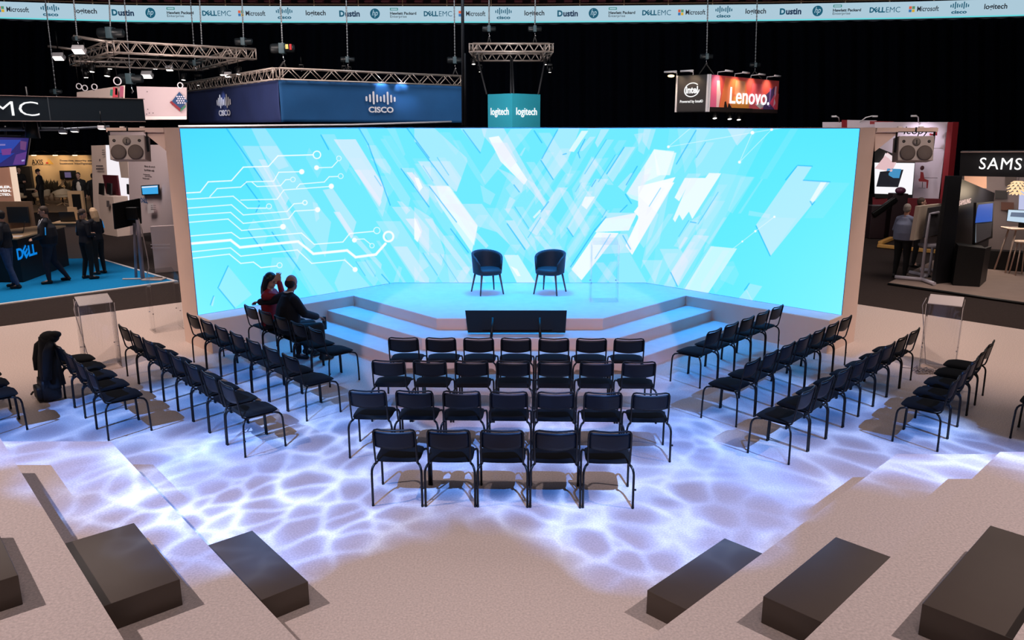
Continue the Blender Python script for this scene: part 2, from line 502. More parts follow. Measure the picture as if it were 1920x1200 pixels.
def fill(poly, alpha, col=(248, 246, 255), grad=None):
    xs = [p[0] for p in poly]; ys = [p[1] for p in poly]
    i0 = max(0, int((min(xs) - U0) * SS) - 2); i1 = min(gw, int((max(xs) - U0) * SS) + 3)
    j0 = max(0, int((min(ys) - V0) * SS) - 2); j1 = min(gh, int((max(ys) - V0) * SS) + 3)
    if i1 <= i0 or j1 <= j0: return
    X = gx[j0:j1, i0:i1]; Y = gy[j0:j1, i0:i1]
    a = np.zeros(X.shape, np.float32)
    for dx, dy in ((-.12, -.12), (.12, -.12), (-.12, .12), (.12, .12)):
        a += pip(poly, X + dx, Y + dy)
    a = a / 4 * alpha
    if grad == 'd': a = a * (1 - 0.75 * (Y - min(ys)) / max(1, max(ys) - min(ys)))
    if grad == 'u': a = a * (0.25 + 0.75 * (Y - min(ys)) / max(1, max(ys) - min(ys)))
    a = a[..., None]
    img[j0:j1, i0:i1] = img[j0:j1, i0:i1] * (1 - a) + np.array(col, np.float32) * a
def stroke(pts, w, col=(252, 254, 255), alpha=1.0, soft=0.5):
    for (x0, y0), (x1, y1) in zip(pts[:-1], pts[1:]):
        i0 = max(0, int((min(x0, x1) - w - 2 - U0) * SS)); i1 = min(gw, int((max(x0, x1) + w + 2 - U0) * SS))
        j0 = max(0, int((min(y0, y1) - w - 2 - V0) * SS)); j1 = min(gh, int((max(y0, y1) + w + 2 - V0) * SS))
        if i1 <= i0 or j1 <= j0: continue
        X = gx[j0:j1, i0:i1]; Y = gy[j0:j1, i0:i1]
        L2 = max(1e-6, (x1 - x0) ** 2 + (y1 - y0) ** 2)
        tt = np.clip(((X - x0) * (x1 - x0) + (Y - y0) * (y1 - y0)) / L2, 0, 1)
        d = np.hypot(X - x0 - tt * (x1 - x0), Y - y0 - tt * (y1 - y0))
        a = (np.clip((w / 2 + soft - d) / (2 * soft), 0, 1) * alpha)[..., None]
        img[j0:j1, i0:i1] = img[j0:j1, i0:i1] * (1 - a) + np.array(col, np.float32) * a
def disc(x, y, r, ring=0.0, col=(252, 254, 255)):
    i0 = int((x - r - 3 - U0) * SS); i1 = int((x + r + 3 - U0) * SS); j0 = max(0, int((y - r - 3 - V0) * SS)); j1 = int((y + r + 3 - V0) * SS)
    X = gx[j0:j1, i0:i1]; Y = gy[j0:j1, i0:i1]; d = np.hypot(X - x, Y - y)
    a = np.clip(r + 0.4 - d, 0, 1)
    if ring: a = a * np.clip(d - (r - ring) + 0.4, 0, 1)
    a = a[..., None]
    img[j0:j1, i0:i1] = img[j0:j1, i0:i1] * (1 - a) + np.array(col, np.float32) * a
za = lambda p: [(320 + x / 3.158, 220 + y / 3.158) for x, y in p]
zb = lambda p: [(780 + x / 3.158, 220 + y / 3.158) for x, y in p]
zc = lambda p: [(1200 + x / 2.857, 220 + y / 2.857) for x, y in p]
LAV = (238, 236, 255)
A_P = [(.14, [(330,40),(3560,40),(3040,1075),(850,1075)]), (.34, [(465,40),(560,65),(900,560),(950,620),(915,830),(880,760),(640,400)]),
 (.38, [(425,170),(520,170),(790,760),(750,840),(600,470)]), (.34, [(520,170),(630,170),(700,290),(640,310)]), (.5, [(520,250),(560,250),(700,480),(680,520)]),
 (.42, [(510,290),(560,300),(760,640),(860,760),(820,790)]), (.5, [(900,430),(960,420),(1100,620),(1080,690),(1060,700)]), (.7, [(965,560),(1000,560),(1085,690),(1070,720)]),
 (.25, [(890,100),(970,100),(1060,280),(1040,330)]), (.72, [(965,130),(1095,130),(1265,410),(1240,520),(1100,330)]), (.36, [(1090,310),(1200,310),(1290,460),(1255,590)]),
 (.6, [(1085,310),(1120,310),(1250,500),(1235,530)]), (.32, [(1180,245),(1270,245),(1305,300),(1300,340)]), (.28, [(1160,165),(1215,165),(1420,480),(1400,560)]),
 (.2, [(1280,65),(1330,65),(1390,220),(1380,230)]), (.35, [(1365,300),(1440,300),(1530,430),(1530,530)]), (.85, [(1395,325),(1430,325),(1485,395),(1475,430)]),
 (.32, [(1465,262),(1540,262),(1540,370)]), (.45, [(1310,530),(1420,530),(1530,660),(1530,820),(1470,745)]), (.75, [(1390,600),(1460,600),(1490,670),(1480,715)]),
 (.35, [(1215,615),(1360,615),(1530,880),(1480,915),(1450,975),(1400,900)]), (.5, [(1320,765),(1400,765),(1530,955),(1530,985),(1455,965)]), (.5, [(1340,495),(1370,500),(1420,550),(1395,575)]),
 (.14, [(500,560),(520,520),(860,1045),(830,1055)]), (.2, [(520,530),(600,530),(990,1050),(880,1065)]), (.22, [(490,600),(575,700),(540,785),(455,665)]),
 (.28, [(340,880),(480,1050),(380,1130),(280,1010)]), (.45, [(250,1060),(262,1060),(250,1120),(236,1110)]), (.3, [(1030,830),(1190,1010),(1000,1045),(970,980)]),
 (.45, [(1060,700),(1100,700),(1250,870),(1245,900)]), (.25, [(1350,880),(1370,890),(1350,975),(1320,975)]), (.3, [(840,500),(870,510),(880,600),(860,620)]),
 (.2, [(600,830),(760,830),(640,1100),(560,1110)]), (.22, [(1100,40),(1160,65),(1290,330),(1250,330)]), (.18, [(820,180),(900,300),(870,360),(800,240)])]
B_P = [(.42, [(-10,40),(110,65),(300,240),(305,260),(240,440),(190,400),(-10,140)]), (.4, [(10,260),(200,260),(270,360),(240,440),(140,430)]), (.7, [(80,405),(190,405),(365,645),(330,800),(140,520)]),
 (.65, [(120,410),(200,410),(365,640),(345,760),(150,500)]), (.45, [(300,512),(390,512),(500,665),(560,760),(480,680)]), (.4, [(140,512),(300,512),(480,680),(365,645)]), (.5, [(-10,320),(40,390),(80,470),(60,510),(-10,420)]),
 (.9, [(-10,355),(15,360),(40,415),(20,440)]), (.45, [(-10,530),(100,600),(170,800),(150,880),(-10,700)]), (.85, [(-10,590),(30,680),(10,740),(-10,720)]), (.5, [(50,600),(90,600),(320,900),(300,930)]),
 (.22, [(20,680),(170,870),(110,985),(20,985)]), (.25, [(160,700),(220,700),(420,985),(200,985)]), (.36, [(240,40),(420,65),(400,150),(380,210)]), (.5, [(380,40),(520,65),(770,510),(760,530),(650,400),(400,110)]),
 (.9, [(430,120),(490,110),(660,370),(640,400),(500,260)]), (.5, [(440,150),(540,150),(600,260),(560,300)]), (.32, [(560,70),(690,65),(410,400),(380,340)]), (.45, [(660,370),(700,390),(775,500),(755,530)]),
 (.35, [(520,540),(575,540),(700,720),(720,810),(600,640)]), (.55, [(530,610),(580,610),(675,760),(655,785)]), (.22, [(490,540),(570,480),(530,420),(640,300),(660,420)]), (.3, [(380,400),(470,455),(440,520),(400,500)]),
 (.4, [(480,300),(550,330),(640,380),(625,450)]), (.42, [(860,40),(970,65),(900,250),(815,365),(740,250)]), (.75, [(980,80),(1020,80),(935,205),(905,200)]), (.4, [(1030,115),(1065,115),(985,200),(960,200)]), (.5, [(1095,70),(1145,70),(1075,180),(1060,150)]),
 (.2, [(1020,60),(1100,60),(900,400),(880,380)]), (.52, [(840,415),(900,415),(715,700),(665,670)]), (.36, [(850,415),(900,440),(1030,660),(1000,710),(870,480)]), (.52, [(1060,365),(1140,365),(1100,430),(930,705),(895,655)]),
 (.85, [(1000,470),(1060,470),(1010,545),(980,520)]), (.34, [(1040,230),(1080,280),(1010,400),(1000,420),(1140,570),(1110,590),(965,380)]), (.3, [(1050,230),(1170,400),(1130,400),(1040,260)]), (.48, [(1235,175),(1300,175),(1165,385),(1130,340)]),
 (.42, [(1270,330),(1290,330),(1230,440),(1195,410)]), (.65, [(1410,190),(1530,200),(1480,345),(1380,520),(1270,480),(1245,450)]), (.55, [(1320,330),(1400,290),(1310,470),(1250,450)]), (.97, [(1420,390),(1530,385),(1280,815),(1240,760),(1320,590),(1290,560)]),
 (.85, [(1120,600),(1310,565),(1260,670),(1060,680)]), (.5, [(1140,565),(1310,565),(1290,600),(1115,600)]), (.92, [(1070,680),(1200,685),(980,965),(920,900)]), (.42, [(1100,690),(1250,690),(1290,800),(1100,810)]),
 (.28, [(1200,700),(1270,810),(1370,985),(1190,985)]), (.42, [(700,705),(740,705),(830,800),(790,810)]), (.42, [(720,600),(750,600),(815,680),(800,700)]), (.65, [(520,815),(605,815),(710,985),(600,985)]), (.85, [(560,880),(600,900),(620,940),(600,940)]),
 (.4, [(640,180),(650,180),(625,230),(612,225)]), (.7, [(735,545),(745,555),(700,600),(692,590)]), (.55, [(765,550),(800,550),(780,585)]), (.45, [(555,470),(590,490),(545,570),(530,545)]), (.42, [(1350,70),(1420,70),(1380,195),(1340,140)]),
 (.34, [(1290,100),(1350,90),(1320,160)]), (.34, [(900,930),(930,900),(990,985),(910,985)]), (.34, [(1060,860),(1110,860),(1210,985),(1150,985)]), (.5, [(360,680),(430,760),(415,775),(350,710)]), (.3, [(-10,880),(60,985),(-10,985)]),
 (.3, [(240,905),(300,905),(350,985),(290,985)]), (.16, [(560,300),(900,700),(820,980),(430,640)]), (.3, [(1430,440),(1500,430),(1440,740),(1330,900)])]
C_P = [(.10, [(160,40),(640,40),(235,920),(60,900)]), (.7, [(75,170),(195,190),(160,310),(90,310)]), (.6, [(25,260),(75,170),(110,310),(20,350)]), (.97, [(-10,370),(190,320),(-10,680)]), (.5, [(15,310),(60,300),(-10,420)]),
 (.88, [(185,430),(240,325),(275,325),(210,450)]), (.88, [(270,325),(350,325),(370,298),(435,300),(280,545),(262,505),(228,552),(210,520),(188,562),(176,545)]), (.22, [(300,40),(580,40),(420,300),(300,320)]), (.5, [(465,55),(610,55),(520,152)]),
 (.22, [(440,300),(610,320),(370,680),(310,640)]), (.2, [(540,320),(615,320),(495,515),(470,500)]), (.22, [(650,330),(660,330),(540,515),(525,515)]), (.28, [(585,500),(700,520),(690,540),(580,525)]),
 (.55, [(845,258),(922,262),(875,335),(1020,345),(700,742),(622,575),(785,340)]), (.75, [(968,347),(1000,347),(930,455),(910,445)]), (.1, [(1000,347),(1125,352),(980,540),(880,540)]), (.15, [(690,535),(840,540),(700,742),(622,575)]),
 (.5, [(290,630),(370,635),(205,905),(165,830)]), (.55, [(240,640),(258,645),(215,710),(205,700)]), (.65, [(380,690),(520,703),(360,950),(235,925)]), (.38, [(105,705),(215,705),(260,770),(200,905)]), (.38, [(10,765),(120,765),(80,890)]),
 (.14, [(440,780),(500,770),(530,840),(500,900),(430,870)]), (.36, [(585,890),(655,905),(600,985),(570,930)]), (.42, [(570,920),(605,985),(530,968)]), (.3, [(-10,420),(100,520),(60,640),(20,700),(-10,660)]), (.2, [(240,300),(320,160),(380,60),(200,60)]),
 (.3, [(285,545),(330,520),(220,700),(180,690)]), (.12, [(820,40),(860,40),(680,330),(640,330)]), (.3, [(-10,60),(60,60),(20,200),(-10,180)])]
for a, p in A_P: fill(za(p), a, LAV)
for a, p in B_P: fill(zb(p), a, LAV if a < .6 else (252, 252, 255))
for a, p in C_P: fill(zc(p), a, LAV if a < .6 else (252, 252, 255))
rs = random.Random(11)
for k_ in range(90):
    # small slanted chips, leaning one way left of the middle and the other way right of it
    x = rs.uniform(640, 1360); y = rs.uniform(245, 500); d_ = 1 if x < 975 + rs.uniform(-140, 140) else -1
    w_ = rs.uniform(5, 26); h_ = rs.uniform(18, 95); sl = 0.64 * d_
    fill([(x, y), (x + w_, y), (x + w_ + sl * h_ * .9, y + h_ * .9), (x + w_ * .5 + sl * h_, y + h_ + w_ * .5), (x + sl * h_ * .85, y + h_ * .85)], rs.uniform(.10, .30), LAV)
    if k_ % 5 == 0: stroke([(x - .5, y), (x + sl * h_ * .7, y + h_ * .7)], 1.2, (30, 175, 238), 0.6, 0.7)
DK = (20, 165, 232)
for p in [[(330,65),(545,375)], [(440,385),(525,500)], [(600,680),(765,905)], [(1115,65),(1170,160)], [(1170,160),(1300,520)], [(1400,65),(1530,240)], [(1365,305),(1530,530)], [(280,1010),(340,880)], [(285,1015),(380,1130)], [(455,665),(540,785)], [(1250,930),(1300,985)], [(505,560),(525,520)], [(890,105),(935,190)], [(236,1110),(254,1058)]]:
    stroke(za(p), 1.6, DK, 0.75, 0.8)
for p in [[(280,75),(380,210)], [(0,150),(190,402)], [(80,410),(240,620)], [(205,660),(310,800)], [(700,80),(745,150)], [(740,255),(812,368)], [(838,75),(745,245)], [(1000,130),(960,210),(970,240)], [(1232,178),(1130,335)], [(1065,370),(1040,410)], [(580,400),(612,442)], [(540,630),(645,782)], [(785,500),(740,560)], [(1310,290),(1245,400)], [(1060,665),(915,885)], [(1125,590),(1060,665)], [(1225,700),(1270,780)], [(1250,520),(1210,560)], [(870,220),(890,215)], [(1240,455),(1275,510)], [(895,655),(930,706)]]:
    stroke(zb(p), 1.6, DK, 0.7, 0.8)
for p in [[(845,258),(922,262)], [(840,262),(780,335)], [(875,337),(1018,346)], [(622,582),(697,742)], [(300,70),(195,250)], [(585,890),(560,925)], [(165,832),(200,905)], [(300,565),(270,560)], [(912,450),(922,468),(935,452)]]:
    stroke(zc(p), 1.6, DK, 0.7, 0.8)
for p in [[(152,158),(602,82),(705,65),(800,52)], [(152,158),(280,50)], [(533,240),(602,82)], [(533,240),(705,65)], [(500,702),(548,665),(618,610),(720,533)]]:
    stroke(zc(p), 0.9, (250, 252, 255), 0.75)
for x, y, r in [(152,158,2.6), (602,82,3.6), (705,65,2.8), (533,240,2.8), (548,665,1.8), (618,610,2.2), (720,533,2.2)]:
    (cx_, cy_), = zc([(x, y)]); disc(cx_, cy_, r)
CIRC = [(2, [(92,448),(175,443),(222,382),(360,375),(430,295),(580,290),(635,228),(840,222)]), (1.6, [(232,470),(275,422),(415,413),(450,382),(610,378),(640,325),(760,322)]), (1.5, [(480,382),(512,410),(650,405),(680,370),(705,368)]),
 (1.6, [(88,470),(100,485),(370,467),(455,538),(565,538)]), (1.5, [(415,490),(630,485),(670,430),(935,410)]), (1.5, [(745,418),(765,395),(910,383),(938,352),(990,350)]), (1.5, [(880,298),(955,296),(988,260)]),
 (1.6, [(100,538),(360,518),(430,578),(690,557),(730,512),(780,508)]), (1.6, [(105,580),(355,563),(430,628),(700,600),(735,555),(855,548)]), (1.6, [(108,622),(340,602),(420,670),(650,650)]), (1.7, [(112,703),(360,682),(410,718),(775,685),(850,752),(1020,738),(1060,688),(1202,675)]),
 (4.6, [(118,748),(355,727),(410,770),(755,735),(845,808),(1045,788),(1095,828),(1215,812),(1272,748)]), (1.7, [(120,797),(355,773),(415,822),(750,785),(835,865),(1030,845),(1085,895)]), (1.7, [(126,835),(348,810),(415,865),(490,857),(535,890),(628,880)]), (1.3, [(1100,722),(1145,720),(1182,750)])]
for w_, p in CIRC: stroke(za(p), w_)
for x, y, r, rg in [(866,222,8,2.2), (776,322,5,0), (724,368,5,1.3), (582,527,5.4,1.4), (951,408,5,0), (1007,348,5.2,1.3), (996,243,5,1.3), (864,298,4.6,0), (795,505,5,2), (870,547,5,0), (665,648,5.4,0), (1221,670,6.6,1.5), (1290,706,11,4), (1092,901,4.8,0), (645,876,5.4,1.4), (1088,727,4.6,0), (1192,760,4.8,1.3)]:
    (cx_, cy_), = za([(x, y)]); disc(cx_, cy_, r, rg)
lin = np.where(img / 255 <= 0.04045, img / 255 / 12.92, ((img / 255 + 0.055) / 1.055) ** 2.4).astype(np.float32)

ledm = bpy.data.materials.new('led_pixels'); ledm.use_nodes = True
nt = ledm.node_tree; nt.nodes.clear()
o_ = nt.nodes.new('ShaderNodeOutputMaterial'); e_ = nt.nodes.new('ShaderNodeEmission'); a_ = nt.nodes.new('ShaderNodeAttribute')
a_.attribute_name = 'pixel'; e_.inputs[1].default_value = 1.0
mx = nt.nodes.new('ShaderNodeVectorMath'); mx.operation = 'MULTIPLY'; mx.inputs[1].default_value = (1.0, 1.04, 2.1)
nt.links.new(a_.outputs['Color'], mx.inputs[0]); nt.links.new(mx.outputs[0], e_.inputs[0]); nt.links.new(e_.outputs[0], o_.inputs[0])

def led_screen(p0, p1, z0, z1, nx, nz, label):
    """p0 left end, p1 right end as seen from the seats; every LED pixel is a vertex with its own colour"""
    p0 = np.array(p0); p1 = np.array(p1)
    d = (p1 - p0) / np.linalg.norm(p1 - p0); nrm = np.array([d[1], -d[0]])     # towards the seats
    p0 = p0 + nrm * 0.02 + d * 0.008; p1 = p1 + nrm * 0.02 - d * 0.008
    s = np.linspace(0, 1, nx); tz = np.linspace(0, 1, nz)
    S, Z = np.meshgrid(s, tz)
    X = p0[0] + (p1[0] - p0[0]) * S; Y = p0[1] + (p1[1] - p0[1]) * S; Zz = z0 + (z1 - z0) * Z
    co = np.stack([X, Y, Zz], -1).reshape(-1, 3).astype(np.float32)
    dd = Y * CO - (Zz - CAMH) * SI; up = Y * SI + (Zz - CAMH) * CO
    u = VPX + FPX * X / dd; v = 600 - FPX * up / dd
    fu = np.clip((u - U0) * SS, 0, gw - 1.01); fv = np.clip((v - V0) * SS, 0, gh - 1.01)
    iu = fu.astype(int); iv = fv.astype(int); a = (fu - iu)[..., None]; b = (fv - iv)[..., None]
    c = (lin[iv, iu] * (1 - a) + lin[iv, iu + 1] * a) * (1 - b) + (lin[iv + 1, iu] * (1 - a) + lin[iv + 1, iu + 1] * a) * b
    rgba = np.ones((nx * nz, 4), np.float32); rgba[:, :3] = c.reshape(-1, 3)
    ids = np.arange(nx * nz).reshape(nz, nx)
    q = np.stack([ids[:-1, :-1], ids[:-1, 1:], ids[1:, 1:], ids[1:, :-1]], -1).reshape(-1, 4)
    me = bpy.data.meshes.new('led_screen')
    me.vertices.add(len(co)); me.vertices.foreach_set('co', co.ravel())
    me.loops.add(q.size); me.loops.foreach_set('vertex_index', q.ravel().astype(np.int32))
    me.polygons.add(len(q)); me.polygons.foreach_set('loop_start', np.arange(0, q.size, 4, dtype=np.int32))
    me.polygons.foreach_set('loop_total', np.full(len(q), 4, np.int32))
    me.update(calc_edges=True)
    at = me.color_attributes.new('pixel', 'FLOAT_COLOR', 'POINT'); at.data.foreach_set('color', rgba.ravel())
    me.materials.append(ledm)
    root = empty('video_wall_screen', (0, 0, 0), 0, label, 'screen', 'video wall screens behind the stage')
    o = bpy.data.objects.new('led_surface', me); COL.objects.link(o); o.parent = root
    # cabinet edge: shallow dark-blue housing behind the pixels
    mb = MB(); e = 0.0
    A = p0 - nrm * 0.018; B = p1 - nrm * 0.018; A2 = p0 - nrm * 0.002; B2 = p1 - nrm * 0.002
    mb.prism([tuple(A), tuple(B), tuple(B2), tuple(A2)], z0 - 0.006, z1 + 0.006)
    mb.build('cabinet', mat('led_cabinet', (20, 50, 90), 0.5), root)
    return root
led_screen((-XE, YE), (-XW, YW), HS + 0.004, 3.625, 620, 420, 'left wing of the video wall with white circuit lines on cyan')
led_screen((-XW, YW), (XW, YW), HS + 0.004, 3.625, 860, 520, 'middle of the video wall behind the two armchairs')
led_screen((XW, YW), (XE, YE), HS + 0.004, 3.625, 620, 420, 'right wing of the video wall with large white slanted shapes on cyan')
del img, lin, gx, gy
# ================================================================ AUDIENCE CHAIRS
def chair_proto():
    root = empty('stacking_chair')
    # seat pad
    bm = bmesh.new()
    pts = []
    nx, ny = 9, 9
    for side_ in (1, 0):
        for j in range(ny):
            for i in range(nx):
                a = -1 + 2 * i / (nx - 1); b = -1 + 2 * j / (ny - 1)
                # superellipse footprint
                k = (abs(a) ** 5 + abs(b) ** 5) ** (1 / 5) if (a or b) else 1
                m_ = max(abs(a), abs(b)); sc = m_ / k if k > 0 else 1
                x = a * sc * 0.222; y = b * sc * 0.218
                e = max(abs(a), abs(b))
                z = (0.474 + 0.014 * (1 - e ** 4) - 0.012 * max(0, b) ** 2) if side_ else 0.446 - 0.004 * max(0, b)
                if e > 0.99: z = 0.460 + (0.006 if side_ else -0.006) - 0.012 * max(0, b) ** 2 * side_
                pts.append((x, y, z))
    fs = []
    o = nx * ny
    for j in range(ny - 1):
        for i in range(nx - 1):
            a = j * nx + i
            fs.append((a, a + 1, a + nx + 1, a + nx)); fs.append((o + a, o + a + nx, o + a + nx + 1, o + a + 1))
    rim = [i for i in range(nx)] + [j * nx + nx - 1 for j in range(1, ny)] + [(ny - 1) * nx + i for i in range(nx - 2, -1, -1)] + [j * nx for j in range(ny - 2, 0, -1)]
    for i in range(len(rim)):
        a, b = rim[i], rim[(i + 1) % len(rim)]
        fs.append((a, o + a, o + b, b))
    mb = MB(); mb.add(pts, fs, 0, True); mb.xf(T(0, 0.01, 0)); mb.build('seat', BLACKF, root)
    # backrest shell, curved in plan, bowed lower edge, slot under the top tube
    mb = MB(); nx, nz = 13, 7; vs = []
    for layer in (0, 1):
        for j in range(nz):
            for i in range(nx):
                a = -1 + 2 * i / (nx - 1); tz = j / (nz - 1)
                top = 0.801 + 0.006 * abs(a) ** 2; low = 0.612 + 0.026 * a * a
                z = low + (top - low) * tz
                y = -0.232 - (z - 0.5) * 0.19 - 0.022 * (1 - a * a) + (0.012 if layer else 0.0)
                vs.append((a * 0.196, y, z))
    o = nx * nz; fs = []
    for j in range(nz - 1):
        for i in range(nx - 1):
            a = j * nx + i
            fs.append((a, a + 1, a + nx + 1, a + nx)); fs.append((o + a, o + a + nx, o + a + nx + 1, o + a + 1))
    rim = [i for i in range(nx)] + [j * nx + nx - 1 for j in range(1, nz)] + [(nz - 1) * nx + i for i in range(nx - 2, -1, -1)] + [j * nx for j in range(nz - 2, 0, -1)]
    for i in range(len(rim)):
        a, b = rim[i], rim[(i + 1) % len(rim)]; fs.append((a, o + a, o + b, b))
    mb.add(vs, fs, 0, True); mb.build('backrest', CHAIRP, root)
    # tube frame: seat rails, J-bend, uprights and top handle tube
    def side_pts(s):
        return [(s * 0.185, 0.17, 0.437), (s * 0.195, -0.12, 0.437), (s * 0.200, -0.185, 0.442), (s * 0.203, -0.222, 0.462), (s * 0.204, -0.238, 0.50), (s * 0.205, -0.26, 0.62), (s * 0.205, -0.285, 0.75), (s * 0.203, -0.293, 0.795), (s * 0.190, -0.298, 0.823)]
    R = side_pts(1); Lp = side_pts(-1)
    top = [(0.16, -0.303, 0.832), (0.10, -0.312, 0.828), (0, -0.318, 0.824), (-0.10, -0.312, 0.828), (-0.16, -0.303, 0.832)]
    mb = MB(); mb.tube(R + top + Lp[::-1], 0.0098, 8)
    mb.tube([(-0.19, 0.10, 0.434), (0.19, 0.10, 0.434)], 0.009, 6); mb.tube([(-0.19, -0.13, 0.434), (0.19, -0.13, 0.434)], 0.009, 6)
    mb.build('back_frame', BLACKM, root)
    for sx in (-1, 1):
        for sy in (-1, 1):
            mb = MB(); x = sx * 0.245
            if sy < 0: P = [(x, -0.245, 0.004), (x, -0.243, 0.2), (x, -0.24, 0.34), (sx * 0.243, -0.236, 0.375), (sx * 0.236, -0.225, 0.405), (sx * 0.222, -0.205, 0.428), (sx * 0.2, -0.18, 0.440)]
            else: P = [(x, 0.245, 0.004), (x, 0.24, 0.2), (x, 0.232, 0.36), (sx * 0.243, 0.222, 0.40), (sx * 0.236, 0.20, 0.428), (sx * 0.222, 0.16, 0.441), (sx * 0.2, 0.12, 0.441)]
            mb.tube(P, 0.0120, 8)
            mb.lathe([(0.013, 0.0), (0.0135, 0.02), (0.011, 0.03)], (x, sy * 0.245, 0), 8)
            if sx > 0 and sy < 0: mb.bbox((x + 0.017, -0.243, 0.2), (0.024, 0.014, 0.018), 0.003)
            mb.build('leg', BLACKM, root)
    return root
_proto = [chair_proto()]
PITCHC = 0.5185
def place_chair(x, y, rz, label, group):
    if _proto[0] is not None and not _proto[0].get('used'):
        c = _proto[0]; c['used'] = 1
    else:
        c = copy_tree(_proto[0])
    if 'used' in c and c is not _proto[0]: del c['used']
    c.location = (x, y, 0.0); c.rotation_euler = (0, 0, rz)
    tag(c, label, 'chair', group)
    return c
ORD = ['first', 'second', 'third', 'fourth', 'fifth', 'sixth', 'seventh', 'eighth']
CH = {}
# central block: rows counted from the stage
def center_row(idx, xc, yb, slope, n, rowname):
    a = math.atan(slope)
    for i in range(n):
        t_ = (i - (n - 1) / 2) * PITCHC
        x = xc + t_ * math.cos(a); y = yb + t_ * math.sin(a) + 0.245
        pos = 'leftmost' if i == 0 else ('rightmost' if i == n - 1 else ORD[i] + ' from the left')
        if n % 2 and i == n // 2: pos = 'middle one'
        CH[('C', idx, i)] = place_chair(x, y, a + random.uniform(-.012, .012), 'black chair, %s, %s, central block' % (pos, rowname), 'black audience chairs')
center_row(1, -0.044, 10.60, -0.018, 7, 'front row nearest the stage')
center_row(2, -0.075, 9.50, -0.02, 7, 'second row from the stage')
center_row(3, -0.115, 8.33, -0.03, 7, 'third row from the stage')
center_row(4, -0.163, 7.19, -0.02, 5, 'short rear row')
def wing_row(side, idx, P, d, n, rowname):
    d = Vector((d[0], d[1])).normalized()
    f = Vector((d.y, -d.x)) if side == 'L' else Vector((-d.y, d.x))
    rz = math.atan2(-f.x, f.y)
    for i in range(n):
        c = Vector(P) + f * 0.245 + d * (0.245 + i * PITCHC)
        pos = 'at the aisle end' if i == 0 else ('at the far end' if i == n - 1 else ORD[i] + ' from the aisle')
        sd = 'left' if side == 'L' else 'right'
        CH[(side, idx, i)] = place_chair(c.x, c.y, rz + random.uniform(-.01, .01), 'black chair, %s, %s, %s block' % (pos, rowname, sd), 'black audience chairs')
wing_row('L', 1, (-2.736, 10.916), (-0.69, 0.724), 5, 'row nearest the stage')
wing_row('L', 2, (-2.714, 9.547), (-2.466, 2.597), 7, 'second row from the stage')
wing_row('L', 3, (-3.114, 8.403), (-2.784, 3.023), 8, 'long third row from the stage')
wing_row('L', 4, (-4.919, 8.903), (-0.667, 0.745), 5, 'fourth row with the coat')
wing_row('L', 5, (-6.47, 8.93), (-0.667, 0.745), 3, 'row cut by picture edge')
wing_row('R', 1, (2.588, 10.858), (0.67, 0.742), 5, 'row nearest the stage')
wing_row('R', 2, (2.705, 9.343), (2.388, 2.638), 7, 'second row from the stage')
wing_row('R', 3, (2.987, 8.206), (2.797, 3.016), 8, 'long third row from the stage')
wing_row('R', 4, (4.826, 8.571), (1.631, 1.961), 5, 'short fourth row')
wing_row('R', 5, (6.284, 8.654), (0.66, 0.75), 2, 'row cut by picture edge')
if 'used' in _proto[0]: del _proto[0]['used']
# ================================================================ PEOPLE
def cap(mb, p0, r0, p1, r1, n=12):
    """tapered capsule"""
    p0 = Vector(p0); p1 = Vector(p1); d = p1 - p0; L = d.length
    if L < 1e-6: return mb.ell(p0, (r0, r0, r0))
    d.normalize(); u = d.orthogonal().normalized(); w = d.cross(u)
    prof = []
    for i in range(1, 4): a = PI / 2 * i / 4; prof.append((r0 * math.sin(a), -r0 * math.cos(a)))
    prof.append((r0, 0)); prof.append((r1, L))
    for i in range(3, 0, -1): a = PI / 2 * i / 4; prof.append((r1 * math.sin(a), L + r1 * math.cos(a)))
    vs = []
    for r, z in prof:
        for j in range(n): vs.append(p0 + d * z + (u * math.cos(2 * PI * j / n) + w * math.sin(2 * PI * j / n)) * r)
    k = len(prof); fs = []
    for i in range(k - 1):
        for j in range(n): fs.append((i * n + j, i * n + (j + 1) % n, (i + 1) * n + (j + 1) % n, (i + 1) * n + j))
    vs.append(p0 - d * r0); vs.append(p1 + d * r1)
    for j in range(n):
        fs.append((k * n, (j + 1) % n, j)); fs.append((k * n + 1, (k - 1) * n + j, (k - 1) * n + (j + 1) % n))
    return mb.add(vs, fs, 0, True)
def loft(mb, secs, n=18, front=Vector((0, 1, 0))):
    """secs: (centre, half width, half depth) ; sections lie across the spine"""
    vs = []; k = len(secs)
    for i, (c, rx, ry) in enumerate(secs):
        c = Vector(c); a = Vector(secs[max(i - 1, 0)][0]); b = Vector(secs[min(i + 1, k - 1)][0])
        tn = (b - a).normalized(); rt = tn.cross(front)
        rt = rt.normalized() if rt.length > 1e-4 else Vector((1, 0, 0)); fw = rt.cross(tn)
        rt = -rt if rt.x < 0 and abs(rt.x) > .2 else rt
        for j in range(n):
            t_ = 2 * PI * j / n; cx, sy = math.cos(t_), math.sin(t_)
            vs.append(c + rt * rx * math.copysign(abs(cx) ** 0.85, cx) + fw * ry * math.copysign(abs(sy) ** 0.85, sy))
    fs = []
    for i in range(k - 1):
        for j in range(n): fs.append((i * n + j, i * n + (j + 1) % n, (i + 1) * n + (j + 1) % n, (i + 1) * n + j))
    fs.append(list(range(n - 1, -1, -1))); fs.append([(k - 1) * n + j for j in range(n)])
    return mb.add(vs, fs, 0, True)
